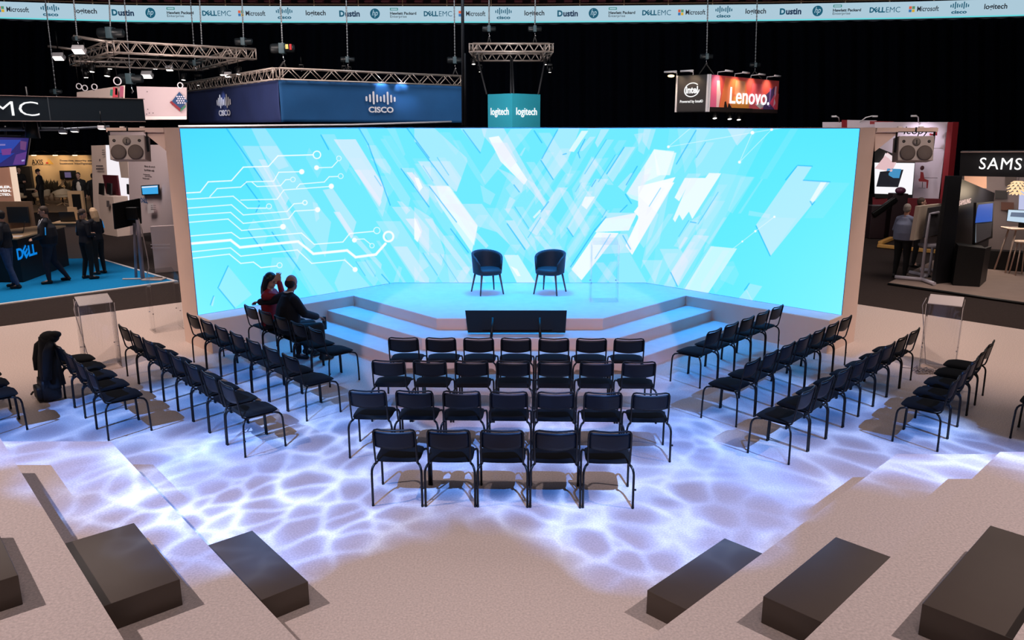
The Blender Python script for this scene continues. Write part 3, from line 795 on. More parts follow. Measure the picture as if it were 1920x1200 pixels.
def remesh(mb, name, mats, parent, vox=0.011, smooth=3):
    me = mb.mesh('t', mats[0] if isinstance(mats, (list, tuple)) else mats)
    o = bpy.data.objects.new('t', me); COL.objects.link(o)
    m = o.modifiers.new('r', 'REMESH'); m.mode = 'VOXEL'; m.voxel_size = vox; m.use_smooth_shade = True
    m2 = o.modifiers.new('s', 'SMOOTH'); m2.factor = 0.5; m2.iterations = smooth
    dg = bpy.context.evaluated_depsgraph_get()
    me2 = bpy.data.meshes.new_from_object(o.evaluated_get(dg)); me2.name = name
    bpy.data.objects.remove(o); bpy.data.meshes.remove(me)
    me2.materials.clear()
    for m_ in (mats if isinstance(mats, (list, tuple)) else [mats]): me2.materials.append(m_)
    me2.polygons.foreach_set('use_smooth', [True] * len(me2.polygons))
    me2.polygons.foreach_set('material_index', [0] * len(me2.polygons))
    o2 = bpy.data.objects.new(name, me2); COL.objects.link(o2)
    if parent: o2.parent = parent
    return o2
def hand(mb, wrist, d, palm_n, side, curl=0.45, s=1.0):
    """palm, four bent fingers of unequal length and a thumb from the side of the palm"""
    w = Vector(wrist); d = Vector(d).normalized(); nrm = Vector(palm_n); nrm = (nrm - d * nrm.dot(d)).normalized(); sd = d.cross(nrm) * side
    for t_ in (-1.2, -0.4, 0.4, 1.2):
        cap(mb, w + sd * t_ * 0.016 * s, 0.016 * s, w + d * 0.075 * s + sd * t_ * 0.024 * s, 0.0135 * s, 8)
    for i, (t_, L) in enumerate(((-1.45, .062), (-.5, .076), (.5, .080), (1.45, .072))):
        b = w + d * 0.085 * s + sd * t_ * 0.021 * s
        a1 = curl * 0.6; a2 = curl * 1.5; a3 = curl * 2.2
        q = b
        for a, f, r in ((a1, .45, .0095), (a2, .32, .0088), (a3, .25, .008)):
            e = q + (d * math.cos(a) + nrm * math.sin(a)) * L * f * s + sd * t_ * 0.002
            cap(mb, q, r * s, e, r * s * 0.93, 8); q = e
    b = w + d * 0.02 * s + sd * 0.026 * s
    k = b + (d * .6 + sd * .75 + nrm * .3).normalized() * 0.042 * s
    cap(mb, b, .0125 * s, k, .0108 * s, 8); cap(mb, k, .0105 * s, k + (d * .85 + sd * .2 + nrm * .35).normalized() * 0.032 * s, .009 * s, 8)

SKIN = mat('skin', (206, 160, 140), 0.55, spec=0.3)
SKIN2 = mat('skin_tanned', (176, 126, 104), 0.55, spec=0.3)
EYEM = mat('eye_dark', (30, 22, 20), 0.3)
LIPM = mat('lips', (160, 90, 85), 0.5)
HAIRS = {'brown': mat('hair_brown', (74, 58, 48), 0.7, noise=.3, nscale=60), 'blonde': mat('hair_blonde', (214, 178, 140), 0.6, noise=.25, nscale=60),
         'black': mat('hair_black', (18, 15, 16), 0.5, noise=.3, nscale=60), 'grey': mat('hair_grey', (150, 140, 132), 0.7, noise=.3, nscale=60), 'dark': mat('hair_dark', (38, 30, 28), 0.7, noise=.3, nscale=60)}

def person(name, loc, rz, label, P=None, top=None, bottom=None, shoes=BLACKP, hair='brown', hairstyle='short', skin=SKIN, H=1.78, build=1.0,
           jacket=False, skirt=False, female=False, sleeves=True, vox=0.012, beard=False, hands=True, group=None):
    """local frame: faces +Y.  P overrides joint positions (metres, for a 1.78 m figure)"""
    J = dict(pelvis=(0, 0, 0.95), waist=(0, 0.0, 1.10), chest=(0, 0.0, 1.30), neckb=(0, -0.01, 1.49), head=(0, 0.025, 1.655),
             sL=(-0.168, 0, 1.415), sR=(0.168, 0, 1.415), eL=(-0.25, -0.03, 1.14), eR=(0.25, -0.03, 1.14), wL=(-0.25, 0.08, 0.90), wR=(0.25, 0.08, 0.90),
             hL=(-0.095, 0, 0.92), hR=(0.095, 0, 0.92), kL=(-0.11, 0.02, 0.50), kR=(0.11, 0.02, 0.50), aL=(-0.12, -0.01, 0.085), aR=(0.12, -0.01, 0.085),
             tL=(-0.14, 0.13, 0.03), tR=(0.14, 0.13, 0.03), yaw=0.0, pitch=0.0, roll=0.0, lean=None, dL=None, dR=None, nL=(0.6, 0.5, 0), nR=(-0.6, 0.5, 0), curl=0.5)
    if P: J.update(P)
    k = H / 1.78
    V = {a: (Vector(b) * k if isinstance(b, (tuple, Vector)) and a not in ('dL', 'dR', 'nL', 'nR') else b) for a, b in J.items()}
    bw = build; sw = 0.93 if female else 1.0
    root = empty(name, loc, rz, label, 'person', group)
    root.scale = (1, 1, 1)
    e = 0.0
    hm = T(*V['head']) @ RZ(V['yaw']) @ RX(-V['pitch']) @ RY(V['roll'])
    def hp(x, y, z): return hm @ Vector((x * k, y * k, z * k))
    hr = hm.to_3x3().to_4x4()
    def torso(mb, g=0.0, hem=None, shoulders=True):
        pel, wa, ch, nb = V['pelvis'], V['waist'], V['chest'], V['neckb']
        sh = (V['sL'] + V['sR']) / 2
        secs = []
        if hem is not None: secs.append((pel + (pel - wa).normalized() * hem, 0.165 * bw * k + g, 0.115 * bw * k + g))
        secs += [(pel, (0.165 if not female else 0.172) * bw * k + g, 0.112 * bw * k + g),
                 (wa, (0.148 * sw if bw < 1.15 else 0.165) * bw * k + g, (0.10 * bw if bw < 1.15 else 0.13 * bw) * k + g),
                 (ch, 0.165 * sw * (0.5 + bw / 2) * k + g, 0.115 * bw * k + g),
                 (ch.lerp(sh, 0.7), 0.160 * sw * k + g, 0.10 * k + g), (sh.lerp(nb, 0.55) + Vector((0, 0, 0.008)), 0.095 * k + g, 0.075 * k + g * .8)]
        fr = Vector((0, 1, 0)); rtv = (V['sR'] - V['sL']); rtv.z = 0
        if rtv.length > .05: fr = Vector((-rtv.y, rtv.x, 0)).normalized()
        loft(mb, secs, front=fr)
        cap(mb, V['sL'], 0.052 * k * (.8 + bw * .2) + g, nb, 0.046 * k + g * .6); cap(mb, V['sR'], 0.052 * k * (.8 + bw * .2) + g, nb, 0.046 * k + g * .6)
    def arm(mb, s_, g=0.0, cut=1.0):
        S, E, Wr = V['s' + s_], V['e' + s_], V['w' + s_]
        ab = 0.8 + 0.2 * bw
        cap(mb, S, 0.055 * k * ab + g, E, 0.042 * k * ab + g)
        cap(mb, E, 0.042 * k * ab + g, E.lerp(Wr, cut), (0.028 if cut > .95 else 0.034) * k + g)
    def leg(mb, s_, g=0.0, cut=1.0):
        Hh, Kk, A = V['h' + s_], V['k' + s_], V['a' + s_]
        lb = (0.6 + 0.4 * bw)
        cap(mb, Hh, 0.092 * k * lb + g, Kk, 0.058 * k * lb + g)
        mid = Kk.lerp(A, 0.3) ; back = (Kk - A).cross(Vector((1, 0, 0))).normalized()
        cap(mb, Kk, 0.056 * k * lb + g, mid, 0.054 * k * lb + g); cap(mb, mid, 0.054 * k * lb + g, Kk.lerp(A, cut), 0.036 * k + g)
    # ---- body (one continuous surface)
    mb = MB(); torso(mb, -0.012)
    cap(mb, V['neckb'] - Vector((0, 0, 0.03)), 0.055 * k * (.8 + .2 * bw), hp(0, -0.012, -0.075), 0.052 * k * (.8 + .2 * bw))
    mb.ell(hp(0, -0.006, 0.028), (0.076 * k, 0.096 * k, 0.095 * k), 18, hr)
    mb.ell(hp(0, 0.022, -0.045), (0.058 * k * (.9 + .1 * bw), 0.066 * k, 0.075 * k), 14, hr)
    cap(mb, hp(0, 0.088, 0.012), 0.010 * k, hp(0, 0.106, -0.018), 0.014 * k, 8)
    mb.ell(hp(0, 0.078, -0.052), (0.022 * k, 0.012 * k, 0.010 * k), 10, hr)
    mb.ell(hp(0, 0.066, -0.092), (0.024 * k, 0.018 * k, 0.018 * k), 10, hr)
    for s_ in (-1, 1): mb.ell(hp(s_ * 0.078, -0.008, -0.005), (0.010 * k, 0.018 * k, 0.030 * k), 10, hr)
    for s_ in ('L', 'R'):
        arm(mb, s_, -0.006)
        if hands:
            d = V['d' + s_] if V['d' + s_] is not None else (V['w' + s_] - V['e' + s_])
            hand(mb, V['w' + s_], d, V['n' + s_], -1 if s_ == 'L' else 1, V['curl'], k * 1.02)
        leg(mb, s_, -0.008)
        cap(mb, V['a' + s_], 0.034 * k, V['a' + s_].lerp(V['t' + s_], .7), 0.024 * k)
    remesh(mb, 'body', skin, root, vox if not hands else min(vox, 0.0085), 2)
    # ---- eyes, lips
    for s_ in (-1, 1):
        m2 = MB(); m2.ell(hp(s_ * 0.031, 0.080, 0.012), (0.012 * k, 0.008 * k, 0.006 * k), 8, hr); m2.build('eye', EYEM, root)
    m2 = MB(); m2.ell(hp(0, 0.087, -0.052), (0.020 * k, 0.006 * k, 0.006 * k), 8, hr); m2.build('lips', LIPM, root)
    # ---- clothes
    if bottom:
        mb = MB()
        pel, wa = V['pelvis'], V['waist']
        fr = Vector((0, 1, 0)); rtv = (V['hR'] - V['hL']); fr = Vector((-rtv.y, rtv.x, 0)).normalized()
        loft(mb, [(pel - (wa - pel) * 0.45, 0.15 * bw * k, 0.11 * bw * k), (pel, 0.168 * bw * k, 0.116 * bw * k), (pel.lerp(wa, 0.4), 0.155 * bw * k, 0.104 * bw * k)], front=fr)
        for s_ in ('L', 'R'): leg(mb, s_, 0.009, 0.97)
        remesh(mb, 'trousers', bottom, root, vox, 2)
    if top:
        mb = MB(); torso(mb, 0.014 if not jacket else 0.022, (0.02 if not jacket else (0.12 if V['pelvis'].z > .8 else -.02)))
        for s_ in ('L', 'R'): arm(mb, s_, 0.009 if not jacket else 0.022, 0.93 if sleeves else 0.2)
        remesh(mb, 'jacket' if jacket else 'shirt', top, root, vox, 2)
    for s_ in ('L', 'R'):
        A, Tt = V['a' + s_], V['t' + s_]; dd = (Tt - A); dd.z = 0; dd = dd.normalized() if dd.length > .01 else Vector((0, 1, 0))
        mb = MB(); hz = A.z - 0.045 * k
        cap(mb, (A.x - dd.x * 0.03, A.y - dd.y * 0.03, A.z - 0.04 * k), 0.042 * k, (Tt.x, Tt.y, Tt.z + 0.003), 0.036 * k)
        cap(mb, A, 0.046 * k, (A.x, A.y, A.z - 0.03), 0.045 * k)
        o = remesh(mb, 'shoe', shoes, root, 0.012, 2)
    # ---- hair
    mb = MB()
    if hairstyle == 'short':
        mb.ell(hp(0, -0.018, 0.045), (0.083 * k, 0.098 * k, 0.092 * k), 16, hr); mb.ell(hp(0, -0.045, 0.0), (0.079 * k, 0.065 * k, 0.08 * k), 14, hr)
    elif hairstyle == 'receding':
        mb.ell(hp(0, -0.045, 0.0), (0.083 * k, 0.068 * k, 0.075 * k), 16, hr); mb.ell(hp(0, -0.03, 0.01), (0.0815 * k, 0.08 * k, 0.05 * k), 16, hr)
    elif hairstyle == 'curly':
        for i in range(26):
            a = i * 2.4; z = 0.02 + 0.09 * (i / 26); r = math.sqrt(max(0, 1 - ((z - 0.02) / 0.11) ** 2))
            mb.ell(hp(0.075 * r * math.cos(a), -0.03 + 0.08 * r * math.sin(a), z), (0.033 * k,) * 3, 8)
        mb.ell(hp(0, -0.03, 0.05), (0.082 * k, 0.09 * k, 0.085 * k), 14, hr)
    elif hairstyle == 'ponytail':
        mb.ell(hp(0, -0.016, 0.04), (0.082 * k, 0.098 * k, 0.092 * k), 16, hr); mb.ell(hp(0, -0.1, 0.03), (0.03 * k,) * 3, 10)
        cap(mb, hp(0, -0.115, 0.02), 0.026 * k, hp(0.01, -0.125, -0.11), 0.024 * k); cap(mb, hp(0.01, -0.125, -0.11), 0.024 * k, hp(0.02, -0.105, -0.22), 0.012 * k)
    elif hairstyle == 'long':
        mb.ell(hp(0, -0.016, 0.04), (0.086 * k, 0.10 * k, 0.094 * k), 16, hr)
        for i in range(7):
            a = PI + PI * (i / 6) ; x = 0.075 * math.cos(a); y = -0.02 + 0.07 * math.sin(a)
            cap(mb, hp(x, y, 0.03), 0.036 * k, hp(x * 1.15, y * 1.05 - 0.01, -0.14), 0.032 * k); cap(mb, hp(x * 1.15, y * 1.05 - 0.01, -0.14), 0.032 * k, hp(x * 1.1, y * 1.1 - 0.01, -0.25), 0.014 * k)
    remesh(mb, 'hair', HAIRS[hair], root, 0.0105, 1)
    if beard:
        mb = MB(); mb.ell(hp(0, 0.03, -0.075), (0.058 * k, 0.062 * k, 0.045 * k), 14, hr); remesh(mb, 'beard', HAIRS[hair], root, 0.0105, 1)
    root['_k'] = k; del root['_k']
    return root, V, hm
# ================================================================ ARENA: ribbon display, balcony, curtain
RIBU = [-140, 0, 240, 500, 974, 1440, 1700, 1920, 2060]
RIBY = [44.2, 45.2, 46.6, 46.9, 47.0, 46.2, 45.3, 44.2, 43.2]
def ribY(u):
    return float(np.interp(u, RIBU, RIBY))
ZB = AT(974, 42, 47.0).z; ZT = AT(974, 12, 47.0).z
def ribP(u, z, off=0.0):
    # point on the ring wall at image column u and height z
    Y = ribY(u) - off
    d = Y * CO - (z - CAMH) * SI
    return Vector(((u - VPX) / FPX * d, Y, z))
def ribbon(name, z0, z1, off, thick, m, n=44, parent=None):
    us = np.linspace(-140, 2060, n); vs = []; fs = []
    for u in us:
        a = ribP(u, (z0 + z1) / 2, off)
        vs += [(a.x, a.y, z0), (a.x, a.y, z1), (a.x, a.y + thick, z1), (a.x, a.y + thick, z0)]
    for i in range(n - 1):
        o = i * 4
        for j in range(4): fs.append((o + j, o + 4 + j, o + 4 + (j + 1) % 4, o + (j + 1) % 4))
    fs = [f[::-1] for f in fs]
    fs += [(0, 1, 2, 3), ((n - 1) * 4 + 3, (n - 1) * 4 + 2, (n - 1) * 4 + 1, (n - 1) * 4)]
    mb = MB(); mb.add(vs, fs); return mb.build(name, m, parent)
RIB = empty('ribbon_display', (0, 0, 0), 0, 'long pale blue ribbon display with repeated company logos around the arena', 'display')
ribbon('panel', ZB + 0.05, ZT, 0, 0.25, glow('ribbon_panel', (178, 208, 224), 0.92), parent=RIB)
ribbon('lower_edge', ZB, ZB + 0.05, 0.01, 0.2, glow('ribbon_edge', (110, 225, 232), 0.9), parent=RIB)
TEAL = glow('logo_teal', (22, 88, 112), 1.0); NAVYT = glow('logo_navy', (18, 44, 74), 1.0); BLK = glow('logo_black', (26, 30, 38), 1.0)
RIBW = glow('logo_knockout', (178, 208, 224), .92)
def bars_mb(w, h):
    mb = MB(); hs = [.32, .6, 1.0, .6, .32, .6, 1.0, .6, .32]
    for i, q in enumerate(hs):
        x = (i - 4) * w / 8.6; b = w * 0.052
        mb.prism([(x - b / 2, -h * .18 - 0), (x + b / 2, -h * .18), (x + b / 2, -h * .18 + q * h * .62), (x - b / 2, -h * .18 + q * h * .62)], 0, 0.004)
    return mb
def cisco_mb(w, h, cap_=False):
    """signal bars over the word"""
    mb = MB(); hs = [.30, .58, 1.0, .58, .34, .58, 1.0, .58, .30]
    y0 = h * 0.02
    for i, q in enumerate(hs):
        x = (i - 4) * w / 8.9; b = w * 0.058; hh = q * h * .5; c = y0 + h * .14 + (0 if not cap_ else 0)
        n = 6; pts = []
        yb = c - hh * .28; yt = yb + hh
        if q >= 1: yb -= h * .05
        for k_ in range(n + 1): a = PI * k_ / n; pts.append((x + b / 2 * math.cos(a), yt + b / 2 * math.sin(a)))
        for k_ in range(n + 1): a = PI + PI * k_ / n; pts.append((x + b / 2 * math.cos(a), yb + b / 2 * math.sin(a)))
        mb.prism(pts, 0, 0.006)
    t_ = text_mb('CISCO' if cap_ else 'cisco', width=w * 0.80, height=h * .30, bold=0.035, depth=0.006)
    merge(mb, t_, T(0, -h * .34)); return mb
def ring_mb(r, w, n=28, sx=1.0, a0=0, a1=2 * PI, d=0.006):
    mb = MB(); vs = []
    for i in range(n + 1):
        a = a0 + (a1 - a0) * i / n
        for rr in (r - w / 2, r + w / 2): vs.append((rr * math.cos(a) * sx, rr * math.sin(a), d))
    mb.add(vs, [(2 * i, 2 * i + 1, 2 * i + 3, 2 * i + 2) for i in range(n)]); return mb
def disc_mb(r, n=24, d=0.004):
    mb = MB(); mb.prism([(r * math.cos(2 * PI * i / n), r * math.sin(2 * PI * i / n)) for i in range(n)], 0, d); return mb
def rect_mb(x0, y0, x1, y1, d=0.004, mi=0):
    mb = MB(); mb.prism([(x0, y0), (x1, y0), (x1, y1), (x0, y1)], 0, d, mi); return mb
_LG = {}
PXM = 47.0 * 1.0 / FPX      # metres per pixel on the ribbon
def logo_mesh(kind):
    if kind in _LG: return _LG[kind]
    u = PXM; mats = [TEAL]
    if kind == 'ms':
        mb = MB(); mats = [BLK, glow('tile_orange', (222, 100, 70), .9), glow('tile_green', (90, 150, 110), .9), glow('tile_blue', (60, 120, 180), .9), glow('tile_yellow', (222, 180, 60), .9)]
        for i, (x, y) in enumerate(((-22.6, 0.4), (-17.6, 0.4), (-22.6, -4.6), (-17.6, -4.6))): merge(mb, rect_mb(x * u, y * u, (x + 4.4) * u, (y + 4.4) * u, 0.004), mi=i + 1)
        merge(mb, text_mb('Microsoft', width=34 * u, height=8.4 * u, bold=0.012), T(7.5 * u, 0.4 * u))
    elif kind == 'cisco': mb = cisco_mb(30 * u, 18 * u)
    elif kind == 'logi': mb = text_mb('logitech', width=35 * u, height=11 * u, bold=0.02); mats = [BLK]
    elif kind == 'dustin':
        mb = text_mb('D', width=9.5 * u, height=10.5 * u, bold=0.05); mb.xf(T(-13 * u, 0)); t_ = text_mb('ustin', width=25.5 * u, height=10 * u, bold=0.035); merge(mb, t_, T(5.5 * u, -0.2 * u), 1); mats = [TEAL, NAVYT]
    elif kind == 'hp':
        mb = disc_mb(8.6 * u); merge(mb, text_mb('hp', width=10.5 * u, height=12.5 * u, bold=-0.0, shear=0.35, depth=0.009), mi=1); mats = [TEAL, RIBW]
    elif kind == 'hpe':
        mb = MB()
        for a in ((-23, 5.4, -9, 6.4), (-23, 8.4, -9, 9.4), (-23, 5.4, -21.6, 9.4), (-10.4, 5.4, -9, 9.4)): merge(mb, rect_mb(*[q * u for q in a]), mi=1)
        merge(mb, text_mb('Hewlett Packard', width=46 * u, height=4.8 * u, bold=0.03), T(0, 0.6 * u)); merge(mb, text_mb('Enterprise', width=29 * u, height=5.4 * u, bold=0.0), T(-8.5 * u, -5.2 * u)); mats = [BLK, glow('outline_green', (30, 130, 118), .9)]
    else:
        mb = text_mb('D', width=7.5 * u, height=8.6 * u, bold=0.04); mb.xf(T(-21 * u, 0))
        merge(mb, text_mb('E', width=6 * u, height=7.4 * u, bold=0.04), T(-14 * u, 0.2 * u) @ RZ(0.6)); merge(mb, text_mb('LL', width=11 * u, height=8.6 * u, bold=0.04), T(-5 * u, 0))
        merge(mb, text_mb('EMC', width=23 * u, height=8.6 * u, bold=-0.004), T(13.5 * u, 0))
    _LG[kind] = mb.mesh('logo', mats); return _LG[kind]
seq = [('ms', 24), ('cisco', 94), ('logi', 161), ('dustin', 230), ('hp', 282), ('hpe', 338), ('dell', 406), ('ms', 471), ('cisco', 533), ('logi', 592), ('dustin', 655), ('hp', 703), ('hpe', 756), ('dell', 821), ('ms', 884),
       ('cisco', 944), ('logi', 1002), ('dustin', 1064), ('hp', 1113), ('hpe', 1166), ('dell', 1231), ('ms', 1296), ('cisco', 1357), ('logi', 1417), ('dustin', 1482), ('hp', 1533), ('hpe', 1588), ('dell', 1659), ('ms', 1731), ('cisco', 1799), ('logi', 1867)]
for kind, u in seq:
    o = bpy.data.objects.new('logo', logo_mesh(kind)); COL.objects.link(o); o.parent = RIB
    zc_ = (ZB + ZT) / 2 + 0.02
    p = ribP(u, zc_, 0.09); q = ribP(u + 12, zc_, 0.09); r_ = q - ribP(u - 12, zc_, 0.09)
    o.matrix_local = frame(p, r_, (0, 0, 1))

# balcony above the ribbon
bal = empty('balcony_railing', (0, 0, 0), 0, 'brown metal balcony rail with posts above the ribbon display', 'railing')
RAILM = mat('bronze_rail', (150, 110, 80), 0.5)
ribbon('rail', ZT + 0.10, ZT + 0.14, -0.1, 0.05, RAILM, parent=bal)
for u in range(-85, 2020, 83):
    a = ribP(u + 10, ZT, -0.15); mb = MB(); mb.tube([(a.x, a.y, ZT + 0.02), (a.x, a.y, ZT + 1.1)], 0.03, 6); mb.build('post', RAILM, bal)
mb = MB(); us = np.linspace(-140, 2060, 30); vs = []; fs = []
for u in us:
    a = ribP(u, ZT, -0.3); b = ribP(u, ZT + 2, -3.5)
    vs += [(a.x, a.y, ZT - 0.1), (a.x, a.y + .9, ZT - 0.1), (b.x, b.y, ZT + 1.2), (b.x, b.y, ZT + 4)]
for i in range(29):
    for j in range(3): fs.append((i * 4 + j, i * 4 + 4 + j, i * 4 + 5 + j, i * 4 + 1 + j))
mb.add(vs, [f[::-1] for f in fs]); struct(mb.build('wall_upper', mat('dark_maroon_wall', (50, 16, 20), .9)), 'dark maroon tier behind the balcony rail')
seatm = mat('maroon_seat', (92, 26, 32), 0.8)
mb = MB(); mb.bbox((0, 0.05, 0.62), (0.46, 0.10, 0.5), 0.03); mb.bbox((0, -0.15, 0.42), (0.46, 0.4, 0.08), 0.02); seat_me = mb.mesh('arena_seat', seatm)
for i in range(64):
    u = -20 + i * 31
    a = ribP(u, ZT, -0.75); o = bpy.data.objects.new('arena_seat', seat_me); COL.objects.link(o); o.location = (a.x, a.y, ZT - 0.1)
    tag(o, 'dark maroon tip-up seat in the row above the logo ribbon', 'seat', 'maroon arena seats above the ribbon')

# black curtain hung below the ribbon
def curtain(u0, u1, z0, z1, off, label):
    n = int((u1 - u0) / 2.2); vs = []; fs = []
    for i in range(n + 1):
        u = u0 + (u1 - u0) * i / n
        for z in (z0, z1):
            a = ribP(u, z, off + 0.16 * math.sin(u * 0.21) + 0.09 * math.sin(u * 0.083 + 1)); vs.append((a.x, a.y, z))
    for i in range(n): fs.append((2 * i, 2 * i + 2, 2 * i + 3, 2 * i + 1))
    mb = MB(); mb.add(vs, fs, 0, True)
    o = mb.build('curtain', CURTAIN); tag(o, label, 'curtain'); return o
for i, (a, b, nm) in enumerate([(-140, 440, 'behind the left trusses'), (440, 900, 'behind the navy hanging banner'), (900, 1240, 'behind the hanging turquoise cube'), (1240, 1600, 'behind the hanging two-sided sign'), (1600, 2060, 'at the right edge')]):
    curtain(a, b, 0.0, ZB - 0.16, 0.5, 'tall near-black curtain below the logo ribbon, ' + nm)

# ================================================================ RIGGING
def truss_mb(p0, p1, w=0.3, h=0.3, rc=0.026, rd=0.013, seg=None):
    p0 = Vector(p0); p1 = Vector(p1); d = (p1 - p0); L = d.length; d.normalize()
    sd = Vector((d.y, -d.x, 0)).normalized(); up = Vector((0, 0, 1))
    n = seg or max(3, int(L / (h * 1.05)))
    mb = MB(); C = [(-1, -1), (1, -1), (1, 1), (-1, 1)]
    pt = lambda t_, c: p0 + d * (L * t_) + sd * (c[0] * w / 2) + up * (c[1] * h / 2)
    for c in C: mb.tube([pt(0, c), pt(1, c)], rc, 6)
    for c0, c1 in ((C[0], C[3]), (C[1], C[2]), (C[0], C[1]), (C[3], C[2])):
        pts = [pt(i / n, c0 if i % 2 == 0 else c1) for i in range(n + 1)]
        for a, b in zip(pts[:-1], pts[1:]): mb.tube([a, b], rd, 5)
        for e in (0, 1): mb.tube([pt(e, c0), pt(e, c1)], rc * .8, 5)
    return mb
def hoist(u, v, Y, scale, label, legs=None, vtop=-40, utop=None, chain=True, yellow=False, loc=None):
    """electric chain hoist: motor body, end caps, chain to the roof, hook and sling"""
    c = AT(u, v, Y) if loc is None else Vector(loc)
    r = empty('chain_hoist', c, 0, label, 'hoist', 'chain hoists holding the hung signs and trusses'); s = scale
    mb = MB(); mb.lathe([(0.0, -.42), (.15, -.42), (.17, -.36), (.17, .1), (.14, .14), (.14, .40), (.05, .42), (0.0, .42)], (0, 0, 0), 14, RY(PI / 2) @ Matrix.Scale(1, 4)); mb.xf(Matrix.Scale(s, 4)); mb.build('motor', mat('hoist_black', (26, 32, 36), .4), r)
    mb = MB(); mb.bbox((0, -.02, 0), (.2, .36, .36), .02); mb.xf(Matrix.Scale(s, 4)); mb.build('gearbox', mat('hoist_grey', (70, 92, 100), .45), r)
    if yellow:
        mb = MB(); mb.bbox((.2, -.17, .05), (.1, .02, .16), .005); mb.xf(Matrix.Scale(s, 4)); mb.build('tag', mat('yellow_tag', (230, 215, 120), .5), r)
        mb = MB(); mb.bbox((.33, -.16, .04), (.08, .05, .2), .01); mb.xf(Matrix.Scale(s, 4)); mb.build('tag', mat('red_tag', (190, 30, 40), .5), r)
    top = (AT(utop if utop is not None else u, vtop, Y) - c)
    mb = MB(); n = 26; P = [Vector((0, 0, .15 * s)).lerp(top, i / n) for i in range(n + 1)]
    mb.tube([P[0], P[-1]], 0.017, 6)
    for i in range(0, n): mb.ell(P[i].lerp(P[i + 1], .5), (.028, .02, .05), 6)
    mb.build('chain', mat('chain_steel', (150, 155, 160), .35, metal=.5), r)
    mb = MB(); mb.tube([(0, 0, -.15 * s), (0, 0, -.34 * s), (.05 * s, 0, -.42 * s), (0, 0, -.48 * s), (-.04 * s, 0, -.44 * s)], .022 * s, 6); mb.build('hook', CHROME, r)
    if legs:
        for (lu, lv, lY) in legs:
            e = AT(lu, lv, lY) - c; mb = MB(); mb.tube([(0, 0, -.46 * s), e], 0.035 * s if s > .6 else .022, 6); mb.build('sling', mat('sling_black', (52, 50, 50), .8), r)
    return r
LENSW = glow('lamp_lens', (255, 246, 238), 2.6)
def seg_at(u, A, B):
    # depth at which the rig member A-B crosses image column u
    best = min((abs(PX(*A.lerp(B, i / 200))[0] - u), i) for i in range(201))[1]
    return A.lerp(B, best / 200)
def stage_light(u, v, Y, kind, label, s=1.0, rz=0.0, tilt=0.9, on=True, seg=None):
    rod = .8
    if seg:
        q_ = seg_at(u, *seg); Y = q_.y
        c = AT(u, v, Y); rod = max(.4, (q_.z - .14 - c.z) / s)
    else: c = AT(u, v, Y)
    nm = {'par': 'par_can', 'flood': 'floodlight', 'head': 'moving_head'}[kind]
    r = empty(nm, c, rz, label, 'lamp', 'stage lamps hung in the rigging')
    if kind == 'flood':
        mb = MB(); mb.bbox((0, 0, 0), (.34, .16, .22), .015); mb.xf(RX(tilt)); mb.xf(Matrix.Scale(s, 4)); mb.build('housing', mat('white_housing', (225, 222, 225), .4), r)
        mb = MB(); mb.bbox((0, -.085, 0), (.30, .012, .18), .003); mb.xf(RX(tilt)); mb.xf(Matrix.Scale(s, 4)); mb.build('lens', LENSW, r)
    elif kind == 'par':
        mb = MB(); mb.lathe([(.05, .2), (.10, .16), (.115, 0), (.13, -.16), (.12, -.16), (.10, -.12), (0, -.12)], (0, 0, 0), 14); mb.xf(RX(-tilt * .3)); mb.xf(Matrix.Scale(s, 4)); mb.build('housing', mat('black_housing', (30, 28, 28), .4), r)
        mb = MB(); mb.lathe([(0, -.125), (.11, -.125), (.11, -.145), (0, -.145)], (0, 0, 0), 14); mb.xf(RX(-tilt * .3)); mb.xf(Matrix.Scale(s, 4)); mb.build('lens', LENSW if on else CHROME, r)
    else:
        mb = MB(); mb.bbox((0, 0, .2), (.3, .22, .12), .02); mb.tube([(-.15, 0, .16), (-.16, 0, -.1)], .03, 6); mb.tube([(.15, 0, .16), (.16, 0, -.1)], .03, 6); mb.xf(Matrix.Scale(s, 4)); mb.build('base', BLACKM, r)
        mb = MB(); mb.ell((0, 0, -.1), (.13, .13, .17), 14); mb.xf(Matrix.Scale(s, 4)); mb.build('housing', BLACKM, r)
        mb = MB(); mb.lathe([(0, -.26), (.07, -.26), (.08, -.24), (0, -.24)], (0, 0, 0), 12); mb.xf(Matrix.Scale(s, 4)); mb.build('lens', LENSW if on else CHROME, r)
    mb = MB(); mb.tube([(-.17, 0, 0), (-.17, 0, .2), (0, 0, .26), (.17, 0, .2), (.17, 0, 0)], .014, 6); mb.tube([(0, 0, .26), (0, 0, rod)], .02, 6); mb.xf(Matrix.Scale(s, 4)); mb.build('yoke', BLACKM, r)
    return r

# --- square lighting truss, upper left
rig = empty('lighting_truss', (0, 0, 0), 0, 'square aluminium lighting truss hung at the upper left under the logo ribbon', 'truss')
N0, N1, F0, F1 = AT(212, 88, 28.0), AT(477, 103, 30.8), AT(140, 115.5, 33.8), AT(372, 125.5, 36.6)
zt = N0.z
for q in (N1, F0, F1): q.z = zt
NM = N0.lerp(N1, 0.90)
for a, b, sg in ((N0, N1, 19), (F0, F1, 19), (N0, F0, 9), (NM, F1, 11)): truss_mb(a, b, .36, .36, .03, .016, sg).build('truss_segment', ALU, rig)
PIP3 = (AT(138, 115, 31), AT(250, 117, 32.5))
for a, b in ((AT(90, 87, 33.4), AT(152, 94, 33.6)), (AT(138, 68, 28), AT(212, 80, 28)), (AT(138, 115, 31), AT(250, 117, 32.5))):
    mb = MB(); mb.tube([a, b], .05, 8); mb.build('pipe', ALU, rig)
hoist(208, 62, 28, 1.0, 'black chain hoist standing on the near left corner of the square truss', [(205, 84, 28), (214, 84, 28)], utop=203)
